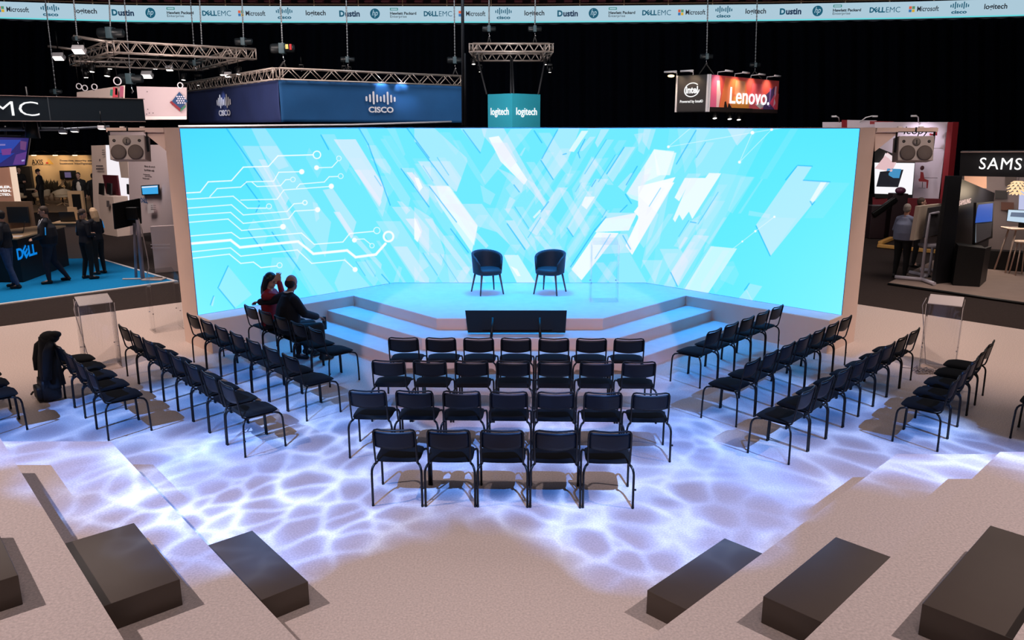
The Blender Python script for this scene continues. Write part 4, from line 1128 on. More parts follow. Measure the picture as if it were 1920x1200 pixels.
hoist(457, 78, 30.6, .75, 'black chain hoist on the right end of the square truss', [(455, 96, 30.6)], utop=452)
hoist(245, 148, 29, 1.0, 'black chain hoist beside the blue cube banner, half hidden in the dark', [(248, 172, 29)], utop=230)
hoist(366, 118, 33, .6, 'small chain hoist over the inner right corner of the square truss', None, utop=354)
hoist(379, 92, 30, .4, 'small chain hoist touching the middle of the near truss beam', None, utop=372)
hoist(105, 172, 30, .5, 'chain hoist on the dark fascia with a slanted chain', None, utop=80)
hoist(145, 72, 28, .4, 'small chain hoist over the left pipe end of the square truss', None, utop=134)
for a in [(110, 106, 33, 'flood', 'white floodlight at the far left pipe end', 1.2), (148, 93, 28.2, 'flood', 'bright white floodlight hung under the upper left pipe', 1.15), (160, 134, 31, 'head', 'small lit lamp below the left corner of the square truss', .9), (172, 128, 31.5, 'par', 'lamp with a white reflector on the lower left pipe', .9),
          (204, 116, 33, 'head', 'round black lamp on the far beam left of centre', 1.15), (201, 136, 32, 'par', 'black downlight with a bright disc below the truss', 1.0), (290, 117, 34, 'head', 'black lamp in the middle of the far beam', 1.1), (276, 140, 30, 'flood', 'square white floodlight glowing under the truss', 1.25), (318, 128, 33, 'flood', 'floodlight with open barn doors under the far beam', .9),
          (344, 145, 30, 'par', 'tilted small lamp right of the floodlights', .8), (418, 134, 30, 'par', 'white lamp over the navy banner truss', 1.0), (428, 140, 30, 'flood', 'second white lamp over the navy banner truss', .8), (447, 134, 30.5, 'par', 'small black lamp near the right truss end', .7), (372, 150, 33, 'head', 'dark lamp behind the banner corner', .9)]:
    sg_ = {160: PIP3, 172: PIP3, 204: (F0, F1), 201: (F0, F1), 290: (F0, F1), 276: (F0, F1), 318: (F0, F1), 344: (F0, F1), 372: (F0, F1), 418: (F1, NM), 428: (F1, NM), 447: (F1, NM)}.get(a[0])
    stage_light(a[0], a[1], a[2], a[3], a[4], a[5], seg=sg_)
# --- small stage truss over the cube, centre
rig2 = empty('lighting_truss', (0, 0, 0), 0, 'short aluminium truss frame hung above the turquoise cube', 'truss')
a0, a1 = AT(887, 89.5, 31), AT(1030, 91, 31); b0, b1 = AT(898, 104, 35.2), AT(1020, 105.5, 35.2); a1.z = b0.z = b1.z = a0.z
for a, b, sg in ((a0, a1, 15), (b0, b1, 15), (a0, b0, 5), (a1, b1, 5)): truss_mb(a, b, .28, .28, .028, .014, sg).build('truss_segment', ALU, rig2)
hoist(917, 54, 31, .6, 'left black chain hoist above the cube truss', [(914, 82, 31), (921, 82, 31)], utop=917)
hoist(1003, 54, 31, .6, 'right black chain hoist above the cube truss', [(999, 82, 31), (1007, 82, 31)], utop=1004)
for a in [(888, 116, 31, 'par', 'small lamp at the left end of the cube truss', .6), (900, 128, 32, 'head', 'hanging lamp left below the cube truss', .6), (1022, 117, 32, 'par', 'small lamp at the right end of the cube truss', .6), (1031, 128, 31, 'head', 'hanging lamp right below the cube truss', .6)]:
    stage_light(a[0], a[1], a[2], a[3], a[4], a[5], seg=(a0, b0) if a[0] < 950 else (a1, b1))
# --- turquoise cube
TQ = mat('turquoise_fabric', (44, 172, 196), 0.7)
Cc = AT(960.5, 205, 31.0); hw = .80
zt_ = AT(960, 175, 31).z; zb_ = AT(960, 243, 31).z
cube = empty('hanging_cube_sign', (Cc.x, Cc.y, zb_), 0, 'hanging turquoise cube sign with white lettering above the video wall', 'sign')
e = 1.03
corner = Vector((0, 0, 0)); R_ = Vector((e, e, 0)) * 1.05; L_ = Vector((-e, e, 0)) * .93
mb = MB(); mb.prism([(0, 0), (R_.x, R_.y), (R_.x + L_.x, R_.y + L_.y), (L_.x, L_.y)], 0, zt_ - zb_); mb.build('fabric_box', TQ, cube)
WHT = glow('sign_white', (255, 255, 255), 1.0)
for A, B in ((L_, corner), (corner, R_)):
    d = (B - A).normalized(); c = A.lerp(B, .5); c.z = (zt_ - zb_) * .48; nrm = Vector((d.y, -d.x, 0))
    t_ = text_mb('logitech', width=(B - A).length * .74, height=.36, bold=.015, depth=.01); o = t_.build('lettering', WHT, cube); o.matrix_local = frame(c + nrm * .01, d, (0, 0, 1))
cs = Vector(cube.location)
for (u0, v0, Y0, tgt) in ((907, 111, 33, Vector((-1, 1.0, zt_ - zb_))), (960, 108, 31.2, Vector((-.05, .06, zt_ - zb_))), (965, 108, 31.2, Vector((.05, .06, zt_ - zb_))), (1014, 111, 33, Vector((1, 1.0, zt_ - zb_)))):
    tp_ = {907: a0.lerp(b0, .5), 1014: a1.lerp(b1, .5), 960: b0.lerp(b1, .49), 965: b0.lerp(b1, .51)}[u0]; mb = MB(); mb.tube([tp_ - cs, tgt], .035, 6); mb.build('strap', mat('strap_dark', (40, 40, 44), .7), cube)
for (u0, s_) in ((921, 1), (956, -1)):
    pass
# --- thick black cable dropping beside the navy banner
mb = MB(); mb.tube([AT(867, -30, 24), AT(868.5, 235, 24)], .045, 8); mb.tube([AT(871.5, 100, 24.2), AT(873, 237, 24.2)], .03, 8)
tag(mb.build('cable', mat('cable_dark', (14, 22, 34), .6)), 'dark vertical cable dropping beside the right end of the navy banner', 'cable')

# --- navy banner on its own truss
NAVYF = mat('navy_banner_fabric', (22, 86, 142), 0.8, noise=0.10, nscale=1.2)
NAVYD = mat('navy_banner_fabric_shaded', (42, 58, 112), 0.8, noise=0.10, nscale=1.2)  # same cloth, with the left face's shade put into the colour
YC = 28.0
cT = AT(522, 150, YC).z; cB = AT(522, 229, YC).z
Cn = AT(522, 150, YC); Cn = Vector((Cn.x, YC, 0))
def onray(u, d, P0, z):   # point P0 + d*t that projects to column u
    lo, hi = 0.0, 40.0
    f = lambda t_: PX(P0.x + d.x * t_, P0.y + d.y * t_, z)[0] - u
    s0 = f(lo)
    for _ in range(50):
        m_ = (lo + hi) / 2
        if (f(m_) > 0) == (s0 > 0): lo = m_
        else: hi = m_
    return P0 + d * lo
dR = Vector((.809, .588, 0)); dL = Vector((-.588, .809, 0))
Rn = onray(868, dR, Cn, cT); Ln = onray(349, dL, Cn, cT)
ban = empty('hanging_banner', (Cn.x, Cn.y, cB), 0, 'navy fabric banner with white network logo hung from an aluminium truss', 'banner')
def fabric(name, A, B, z0, z1, m, parent, org, amp=.05, k=1.1):
    n = 60; vs = []; fs = []; d = (B - A); L = d.length; d.normalize(); nrm = Vector((d.y, -d.x, 0)); nz = 12
    for j in range(nz + 1):
        for i in range(n + 1):
            x = L * i / n; z = z0 + (z1 - z0) * j / nz; zz = (z1 - z) / (z1 - z0)
            w_ = amp * (math.sin(x * k + zz * 3.0) * .6 + math.sin(x * k * 2.3 - zz * 4.2) * .3) * (.25 + .75 * math.sin(PI * min(1, zz * 1.0) * .9))
            p = A + d * x + nrm * w_; vs.append((p.x - org.x, p.y - org.y, z - org.z + 0))
    for j in range(nz):
        for i in range(n): a = j * (n + 1) + i; fs.append((a, a + 1, a + n + 2, a + n + 1))
    mb = MB(); mb.add(vs, fs, 0, True)
    # back layer gives the cloth thickness
    o = mb.build(name, m, parent); s_ = o.modifiers.new('thick', 'SOLIDIFY'); s_.thickness = .012; s_.offset = 1
    return o
og = Vector((Cn.x, Cn.y, cB))
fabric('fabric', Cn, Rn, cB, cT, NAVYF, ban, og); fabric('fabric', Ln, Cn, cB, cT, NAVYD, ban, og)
for A, B in ((Cn, Rn), (Ln, Cn)):
    off = Vector((0, 0, cT + .2)) - og
    truss_mb(A + off, B + off, .34, .36, .03, .015).build('truss_segment', ALU, ban)
WFAB = mat('white_print', (240, 240, 245), .7)
for A, B, u, w_, v in ((Cn, Rn, 712, 2.0, 193), (Ln, Cn, 424, 1.35, 199)):
    d = (B - A).normalized(); p = onray(u, (d if A is Cn else -d), (A if A is Cn else B), (cB + cT) / 2)
    nrm = Vector((d.y, -d.x, 0)); p = p + nrm * .09; sc = (p.y) / YC
    p.z = CAMH + (AT(u, v, p.y).z - CAMH)
    hh = 38 / FPX * p.y * 1.0
    lg = cisco_mb(1.26 if A is Cn else 1.95, hh * .92, True); o = lg.build('logo', WFAB, ban); o.matrix_local = frame(p - og, d, (0, 0, 1))
mb = MB(); mb.tube([AT(335, 236.5, 27.6) - og, AT(660, 234, 27.2) - og, AT(862, 227.5, 32.5) - og], .035, 6); mb.build('lower_pipe', mat('white_metal', (235, 230, 235), .4), ban)
hoist(530, 91, 28.6, .95, 'large chain hoist with yellow and red tags above the banner corner', [(524, 128, 28.6), (538, 131, 28.8)], utop=524, yellow=True)
hoist(652, 112, 30.4, .6, 'chain hoist above the middle of the navy banner', [(648, 133, 30.4), (655, 134, 30.4)], utop=648)
hoist(853, 113, 32, .7, 'chain hoist above the right end of the navy banner', [(848, 144, 32), (861, 146, 32)], utop=851)
for u, v, Y in ((565, 127, 28.8), (645, 129, 30), (655, 131, 30)):
    stage_light(u, v, Y, 'head', 'small clamp lamp on top of the navy banner truss' + (' beside its corner' if u < 600 else ' near its middle, left one' if u < 650 else ' near its middle, right one'), .45, on=False)
for u, v, Y, w_ in ((716, 150, 30.6, 60), (757, 152, 31.0, 60), (405, 158, 33, 60)):
    p = AT(u, v, Y) + Vector((0, -.6 if u > 500 else -.5, .15)); tgt = AT(u, v + 45, Y)
    lamp('banner_picture_light', 'SPOT', p, tgt, 75, (.75, .8, 1), .05, math.radians(75), .8)
lamp('banner_truss_light', 'AREA', (-7, 25.5, 8.6), (-7, 29, 5.2), 110, (1, .82, .72), 3.0)
lamp('lighting_truss_uplight', 'AREA', (-11, 26, 4.4), (-11, 31, 6.5), 90, (1, .82, .75), 2.5)
lamp('cube_light', 'AREA', (0, 27.5, 4.9), (0, 31.5, 5.2), 90, (1, .93, .9), 2.2)

# --- two-sided hanging sign, upper right
YI = 30.0; C2 = AT(1331, 139, YI); i_t = AT(1331, 139, YI).z; i_b = AT(1331, 209.5, YI).z; C2 = Vector((C2.x, YI, 0))
d2R = Vector((.674, .739, 0)); d2L = Vector((-.739, .674, 0))
R2 = onray(1461, d2R, C2, i_t); L2 = onray(1269, d2L, C2, i_t); og2 = Vector((C2.x, C2.y, i_b)); hI = i_t - i_b
sg = empty('hanging_sign', og2, 0, 'hanging box sign with a black chipmaker face and an orange-pink computer brand face', 'sign')
def panel(mb, A, B, z0, z1, th, mi=0, out=0.0):
    d = (B - A).normalized(); nrm = Vector((d.y, -d.x, 0)); a = A + nrm * out; b = B + nrm * out; c = b + nrm * th; e_ = a + nrm * th
    mb.prism([(a.x, a.y), (b.x, b.y), (c.x, c.y), (e_.x, e_.y)], z0, z1, mi); return mb
Z3 = Vector((0, 0, 0)); RR = R2 - C2; LL = L2 - C2
mb = MB(); mb.prism([(0, 0), (RR.x, RR.y), (RR.x + LL.x, RR.y + LL.y), (LL.x, LL.y)], 0, hI); mb.build('box', mat('sign_body', (24, 20, 22), .6), sg)
mb = MB(); panel(mb, LL, Z3, .03, hI - .03, .02); mb.build('left_face', mat('sign_black', (36, 31, 33), .5, emit=0.0), sg)
for A, B in ((LL, LL * .95), (LL * .06, Z3), (Z3, RR * .01)):
    mb = MB(); panel(mb, A, B, 0, hI, .04); mb.build('frame', mat('white_metal', (235, 230, 235), .4), sg)
# printed right face: blocks of colour cut as slanted patches
dR2 = RR.normalized(); LR = RR.length
def patch(pts, col, d=0.0, nm='print'):
    pts = [(max(0.02, min(.995, x)) * LR, max(0.01, min(.99, y)) * hI) for x, y in pts]
    mb = MB(); mb.prism(pts, 0, .004 + d)
    return mb
PR = [([(0, .12), (1, .12), (1, 1), (0, 1)], (225, 90, 90)), ([(0, .12), (.14, .12), (.12, 1), (0, 1)], (240, 110, 160)), ([(.10, .12), (.13, .12), (.15, .5), (.125, .85), (.09, .85)], (255, 215, 225)), ([(.14, .12), (.55, .12), (.48, .9), (.2, .95)], (240, 130, 80)),
      ([(.30, .1), (.60, .1), (.55, .35), (.32, .45)], (245, 160, 70)), ([(.33, .5), (.48, .5), (.47, .88), (.34, .9)], (240, 165, 130)), ([(.55, .12), (.78, .12), (.73, .85), (.58, .85)], (235, 100, 120)), ([(.64, .25), (.72, .12), (.78, .2), (.75, .32)], (215, 210, 225)),
      ([(.76, .12), (.94, .12), (.92, .8), (.80, .55)], (84, 64, 130)), ([(.84, .2), (.87, .2), (.865, .75), (.855, .75)], (150, 120, 220)), ([(.86, .3), (.95, .12), (.97, .3), (.93, .6)], (235, 80, 130)), ([(.92, .2), (.95, .3), (.955, .82), (.94, .82)], (240, 200, 240)), ([(.93, .45), (.995, .12), (.995, .6), (.96, .62)], (240, 90, 100)),
      ([(0, 0), (.60, 0), (.60, .13), (0, .13)], (30, 22, 24)), ([(.6, 0), (1, 0), (1, .11), (.6, .11)], (44, 30, 34)), ([(.20, .13), (.24, .13), (.215, .3), (.205, .28)], (30, 22, 24)), ([(.25, .13), (.3, .12), (.26, .25)], (30, 22, 24))]
for i, (pts, col) in enumerate(PR):
    mb = patch(pts, col, .002 * i); o = mb.build('print', mat('print_%d' % i, col, .6), sg); o.matrix_local = frame(Vector((0, 0, 0)) + Vector((dR2.y, -dR2.x, 0)) * .01, dR2, (0, 0, 1))
o = text_mb('Lenovo.', width=LR * .58, height=hI * .46, bold=.012, depth=.01).build('lettering', glow('letter_glow', (255, 252, 250), 1.15), sg); o.matrix_local = frame(RR * .55 + Vector((dR2.y, -dR2.x, 0)) * .055 + Vector((0, 0, hI * .47)), dR2, (0, 0, 1))
dL2 = -LL.normalized(); nL2 = Vector((dL2.y, -dL2.x, 0)); LLn = LL.length
mb = text_mb('intel', width=LLn * .36, height=.26, bold=.03, depth=.01)
merge(mb, ring_mb(.24, .035, 30, 1.28, PI * .18, PI * 1.93).xf(RZ(.18))); o = mb.build('logo', WHT, sg); o.matrix_local = frame(LL * .5 + nL2 * .03 + Vector((0, 0, hI * .60)), dL2, (0, 0, 1))
o = text_mb('Powered by Intel®', width=LLn * .7, height=.13, bold=.02, depth=.006).build('lettering', WHT, sg); o.matrix_local = frame(LL * .5 + nL2 * .03 + Vector((0, 0, hI * .28)), dL2, (0, 0, 1))
for k_, (A, B, f) in enumerate(((LL, Z3, 0.5), (Z3, RR, .10), (Z3, RR, .33), (Z3, RR, .56), (Z3, RR, .8), (LL, Z3, .0))):
    p = A.lerp(B, f); d = (B - A).normalized(); nrm = Vector((d.y, -d.x, 0)); q = p + nrm * .45 + Vector((0, 0, hI + .12))
    mb = MB(); mb.tube([p + Vector((0, 0, hI)), p + Vector((0, 0, hI + .1)), q], .015, 6); mb.tube([q - d * .26, q + d * .26], .035, 8); mb.build('arm_light', mat('white_metal', (235, 230, 235), .4), sg)
    wq = og2 + q; tgt = og2 + p + Vector((0, 0, hI * .55)); lamp('sign_arm_light', 'SPOT', wq - Vector((0, 0, .06)), tgt, 34, (1, .72, .42), .04, math.radians(110), .9)
mb = MB(); mb.ell(LL + Vector((-.25, -.2, hI - .02)), (.13, .08, .05), 10); mb.build('lamp_glow', glow('warm_bulb', (255, 214, 150), 3), sg)
for k_, u in enumerate((1340, 1368, 1385)):
    stage_light(u, 217 + k_ * 1.5, (30.7, 31.7, 32.3)[k_], 'par', 'small lamp under the hanging sign, ' + ['left', 'middle', 'right'][k_] + ' of three', .7, tilt=1.4)
lamp('sign_front_light', 'AREA', (8.5, 26, 4.2), (9.5, 31.5, 5.0), 90, (1, .92, .88), 2.0)
hoist(1325, 106, 30.4, .55, 'chain hoist above the black face of the hanging sign', [(1311, 139, 30.4), (1338, 139, 30.4)], utop=1328)
hoist(1416, 122, 33, .5, 'chain hoist above the colourful face of the hanging sign', [(1404, 148, 33), (1428, 148, 33)], utop=1421)
# ================================================================ PROPS ON AND AROUND THE STAGE
# --- upholstered tub armchairs
ARMF = mat('petrol_upholstery', (30, 40, 46), 0.6, noise=.1, nscale=30, spec=.4)
LEGW = mat('walnut_leg', (86, 70, 62), 0.5)
def armchair(x, y, z, rz, label):
    r = empty('armchair', (x, y, z), rz, label, 'armchair', 'two armchairs on the stage')
    mb = MB(); n = 26; nz = 10; vs = []
    for lay in (0, 1):
        for j in range(nz):
            tz = j / (nz - 1)
            for i in range(n):
                a = math.radians(-128 + 256 * i / (n - 1)); q = abs(a) / math.radians(128)      # 0 at the back
                top = 0.80 - 0.16 * q ** 2.2 - (0.10 * max(0, q - .85) / .15) * .6
                z_ = .40 + (top - .40) * tz
                fl = 1 + .10 * tz * (1 - q * .3)
                R0 = (.275 if lay == 0 else .235) * fl
                vs.append((R0 * 1.0 * math.sin(a), -R0 * .98 * math.cos(a) - .02 * tz * (1 - q), z_))
    fs = []; o = n * nz
    for j in range(nz - 1):
        for i in range(n - 1):
            a = j * n + i; fs.append((a, a + 1, a + n + 1, a + n)); fs.append((o + a, o + a + n, o + a + n + 1, o + a + 1))
    for j in range(nz - 1):
        for i in (0, n - 1):
            a = j * n + i; f = (a, a + n, o + a + n, o + a); fs.append(f if i == 0 else f[::-1])
    for i in range(n - 1):
        a = (nz - 1) * n + i; fs.append((a, a + 1, o + a + 1, o + a)); fs.append((i + 1, i, o + i, o + i + 1))
    mb.add(vs, fs, 0, True); mb.build('backrest', ARMF, r)
    mb = MB(); P = []
    for i in range(40):
        a = 2 * PI * i / 40; c, s_ = math.cos(a), math.sin(a)
        P.append((.252 * math.copysign(abs(c) ** .75, c), .255 * math.copysign(abs(s_) ** .75, s_) + .01))
    def ringz(k_, z_): return [(px * k_, py * k_, z_) for px, py in P]
    vs = ringz(.9, .375) + ringz(1, .395) + ringz(1.0, .44) + ringz(.95, .475) + ringz(.7, .487) + ringz(.3, .49); fs = []
    for j in range(5):
        for i in range(40): fs.append((j * 40 + i, j * 40 + (i + 1) % 40, (j + 1) * 40 + (i + 1) % 40, (j + 1) * 40 + i))
    fs.append(list(range(200, 240))); fs.append(list(range(39, -1, -1)))
    mb.add(vs, fs, 0, True); mb.build('seat', ARMF, r)
    for sx in (-1, 1):
        for sy in (-1, 1):
            mb = MB(); mb.tube([(sx * .18, sy * .17, .385), (sx * .235, sy * .225 + (-.03 if sy < 0 else 0), 0.0)], [.022, .014], 8); mb.build('leg', LEGW, r)
    return r
p = W(914, 551, HS); armchair(p.x, p.y + .08, HS, PI + math.radians(24), 'dark petrol tub armchair on the left of the stage')
p = W(1031, 551, HS); armchair(p.x, p.y + .08, HS, PI - math.radians(24), 'dark petrol tub armchair on the right of the stage')

# --- confidence monitor leaning on the steps
cm = empty('confidence_monitor', (-0.05, 12.15, 0.38), 0, 'wide black confidence monitor propped on the stage step, seen from behind', 'monitor')
a0_, a1_ = AT(872, 582, 12.62), AT(1063, 582, 12.62); b0_, b1_ = AT(877, 621, 12.36), AT(1060, 621, 12.36)
og3 = Vector(cm.location)
def slabquad(q, th, m, nm, par, org):
    q = [Vector(a) - org for a in q]; nrm = (q[1] - q[0]).cross(q[3] - q[0]).normalized()
    vs = q + [a - nrm * th for a in q]
    mb = MB(); mb.add(vs, [(0, 1, 2, 3), (7, 6, 5, 4), (0, 4, 5, 1), (1, 5, 6, 2), (2, 6, 7, 3), (3, 7, 4, 0)]); return mb.build(nm, m, par)
slabquad([b0_, b1_, a1_, a0_], .05, mat('monitor_back', (10, 9, 11), .6, spec=.2), 'housing', cm, og3)
q0, q1, q2, q3 = AT(905, 596, 12.50), AT(1035, 596, 12.50), AT(1035, 618, 12.36), AT(905, 618, 12.36)
slabquad([q3 + Vector((0, -.015, 0)), q2 + Vector((0, -.015, 0)), q1 + Vector((0, -.015, 0)), q0 + Vector((0, -.015, 0))], .03, mat('monitor_back', (10, 9, 11)), 'rear_cover', cm, og3)
for u in (924, 1012):
    a = AT(u, 596, 12.46) - og3; b = W(u - 3 if u < 960 else u + 1, 633, .385) - og3
    mb = MB(); mb.tube([a, b], .022, 8); mb.tube([b, b + Vector((0, .22, .0))], .018, 8); mb.build('leg', BLACKM, cm)

# --- thermos bottle on the lowest step
p = W(609, 617, .19)
bt = empty('thermos_bottle', (p.x, p.y, .19), 0, 'black thermos bottle standing on the lowest stage step beside the seated man', 'bottle')
mb = MB(); mb.lathe([(0, 0), (.036, 0), (.038, .01), (.038, .15), (.033, .165), (0, .165)], n=18); mb.build('flask', BLACKP, bt)
mb = MB(); mb.lathe([(0, .165), (.034, .165), (.035, .21), (.030, .225), (0, .225)], n=18); mb.build('lid', BLACKM, bt)

# --- clear acrylic lecterns
def acrylic(k=1.0):
    m = bpy.data.materials.new('clear_acrylic'); m.use_nodes = True; nt = m.node_tree; nt.nodes.clear()
    o = nt.nodes.new('ShaderNodeOutputMaterial'); t = nt.nodes.new('ShaderNodeBsdfTransparent'); g = nt.nodes.new('ShaderNodeBsdfGlossy'); x = nt.nodes.new('ShaderNodeMixShader'); f = nt.nodes.new('ShaderNodeFresnel')
    t.inputs[0].default_value = (.95, .95, .955, 1); g.inputs['Roughness'].default_value = .04; f.inputs[0].default_value = 1.42
    q_ = nt.nodes.new('ShaderNodeMath'); q_.operation = 'MULTIPLY'; q_.inputs[1].default_value = k; nt.links.new(f.outputs[0], q_.inputs[0]); nt.links.new(q_.outputs[0], x.inputs[0]);
    if k < 1: t.inputs[0].default_value = (.985, .985, .985, 1)
    nt.links.new(t.outputs[0], x.inputs[1]); nt.links.new(g.outputs[0], x.inputs[2]); nt.links.new(x.outputs[0], o.inputs[0]); return m
ACR = acrylic()
ACR2 = acrylic(.22)
ACRE = mat('acrylic_edge', (226, 214, 212), .3, alpha=.45)
def lectern(x, y, z, rz, label, h=1.12, cable=True, frosted=False, clear=False):
    r = empty('acrylic_lectern', (x, y, z), rz, label, 'lectern', 'clear acrylic lecterns')
    mb = MB()
    mb.box((0, 0, h - .01), (.46, .34, .012), RX(math.radians(14)))
    mb.build('top', ACR2 if clear else mat('frosted_acrylic' if frosted else 'hazy_acrylic', (215, 205, 205), .35, alpha=.6 if frosted else .3), r)
    for s_ in (-1, 1):
        mb = MB(); mb.prism([(-.17, 0.02), (.17, .02), (.12, h - .03), (-.17, h - .09)], 0, .012); mb.xf(T(s_ * .24, 0, 0) @ RZ(PI / 2) @ RX(PI / 2)); mb.build('side_panel', ACR2 if clear else ACR, r)
        mb = MB(); mb.tube([(s_ * .245, -.17, .02), (s_ * .245, -.17, h - .06)], .004, 6); mb.tube([(s_ * .245, .17, .02), (s_ * .245, .17, h + .0)], .003, 6); mb.build('panel_edge', ACR2 if clear else ACRE, r)
        for z_ in (.35,):
            mb = MB(); mb.ell((s_ * .236, -.13, z_), (.012, .012, .012), 8); mb.ell((s_ * .236, .13, z_), (.012, .012, .012), 8); mb.build('screw', CHROME, r)
    mb = MB(); mb.box((0, .17, h / 2), (.47, .01, h - .06)); mb.build('front_panel', ACR2 if clear else ACR, r)
    mb = MB(); mb.box((0, 0, .012), (.52, .38, .02)); mb.build('base', ACR2 if clear else mat('acrylic_base', (225, 205, 196), .4, alpha=.25), r)
    if cable:
        mb = MB(); mb.tube([(-.26, -.1, h + .02), (-.30, -.12, h - .1), (-.25, -.1, h * .6), (-.20, -.08, h * .3), (-.16, -.08, .08), (0, -.1, .03), (-.35, -.2, .012), (-.5, -.22, .01)], .006, 6); mb.build('microphone_cable', mat('grey_cable', (150, 140, 140), .5), r)
    return r
p = W(1757, 692, 0); lectern(p.x, p.y, 0, math.radians(-32), 'clear acrylic lectern with a cable standing on the right of the floor', 1.1, frosted=True)
p = W(192, 690, 0); lectern(p.x, p.y, 0, math.radians(38), 'clear acrylic lectern standing behind the coat on the left', 1.1)
p = W(318, 618, 0); lectern(p.x - .05, p.y, 0, math.radians(38), 'clear acrylic lectern close to the left end of the video wall', 1.1, cable=False, clear=True)
p = W(1131, 563, HS); lectern(p.x, p.y, HS, 0, 'almost invisible clear acrylic lectern on the stage right of the armchairs', 1.1, cable=False, clear=True)
# cable heap at the foot of the right lectern
p = W(1742, 695, 0); mb = MB(); P = []
for i in range(70): P.append((p.x + .13 * math.cos(i * .63) * (1 + .3 * math.sin(i * .17)) - .12, p.y - .1 + .09 * math.sin(i * .71), .012 + .0006 * i * (i % 3)))
mb.tube(P, .007, 6); tag(mb.build('cable_coil', mat('grey_cable', (150, 140, 140), .5)), 'loose grey cable coil on the beige floor by the right lectern', 'cable')

# --- loudspeakers on brackets fixed to the wall ends
SPG = mat('loudspeaker_grey', (150, 142, 140), .5, spec=.4); GRL = mat('loudspeaker_grille', (74, 66, 64), .8, noise=.2, nscale=300)
def speaker(u, v, Y, rz, label):
    c = AT(u, v, Y); r = empty('loudspeaker', c, rz, label, 'loudspeaker', 'grey loudspeakers on wall brackets')
    X = RX(math.radians(-9)); k = .56
    mb = MB(); mb.bbox((0, .14, 0), (k, .28, .40), .012, X); mb.build('cabinet', SPG, r)
    for s_ in (-1, 1):
        mb = MB(); mb.lathe([(0, -.0), (.118, 0), (.124, .012), (.10, .022), (0, .03)], (0, 0, 0), 26, RX(PI / 2)); mb.xf(X @ T(s_ * .135, -.004, -.055)); mb.build('woofer', GRL, r)
        mb = MB(); mb.lathe([(0, 0), (.026, 0), (.022, .008), (0, .008)], (0, 0, 0), 14, RX(PI / 2)); mb.xf(X @ T(s_ * .20, -.002, .135)); mb.build('port', BLACKP, r)
    mb = MB(); merge(mb, MB().lathe([(0, 0), (.062, 0), (.066, .008), (0, .010)], (0, 0, 0), 22, RX(PI / 2)), X @ T(0, -.002, .125)); mb.build('tweeter_horn', mat('horn_grey', (110, 104, 102), .5), r)
    mb = MB(); mb.bbox((0, -.014, .125), (.018, .01, .07), .004, None); mb.xf(X); mb.build('horn_slot', BLACKP, r)
    for s_ in (-1, 1):
        mb = MB(); mb.box((s_ * .30, .1, .12), (.012, .06, .34)); mb.build('bracket_arm', BLACKM, r)
    mb = MB(); mb.box((0, .1, .285), (.612, .06, .012)); mb.tube([(0, .1, .28), (0, .1, .36)], .015, 6); mb.build('bracket', BLACKM, r)
    return r
speaker(238.5, 279, 13.45, math.radians(6), 'grey loudspeaker hung left of the video wall')
speaker(1717.5, 280.5, 13.45, math.radians(-6), 'grey loudspeaker hung right of the video wall')
def bracket(side, u_out, u_in, ug, vg, label):
    r = empty('wall_bracket', AT(u_in, 245, 13.62), 0, label, 'bracket', 'wall brackets carrying the loudspeakers'); o = Vector(r.location)
    A, B = AT(u_out, 243.5, 13.62) - o, AT(u_in, 243.5, 13.62) - o
    mb = MB(); mb.box((A + B) / 2, (abs(A.x - B.x), .14, .07)); mb.build('beam', PANELBEIGE, r)
    G1 = AT(ug, 248, 13.6) - o; G2 = AT(u_in, vg, 13.6) - o; G3 = AT(u_in, 248, 13.6) - o
    pts = [(G1.x, G1.z), (G3.x, G3.z), (G2.x, G2.z)]
    mb = MB(); mb.prism(pts, 0, .04); mb.xf(T(0, .03, 0) @ RX(PI / 2)); mb.build('gusset', PANELBEIGE, r)
    for k_ in (.25, .6):
        c = A.lerp(B, k_) + Vector((0, 0, .045)); mb = MB(); mb.bbox(c, (.07, .05, .02), .004); mb.build('clamp', EDGEWHITE, r)
bracket(-1, 203, 310, 268, 282, 'beige bracket beam holding the left loudspeaker beside the video wall')
bracket(1, 1755, 1641, 1686, 284, 'beige bracket beam holding the right loudspeaker beside the video wall')

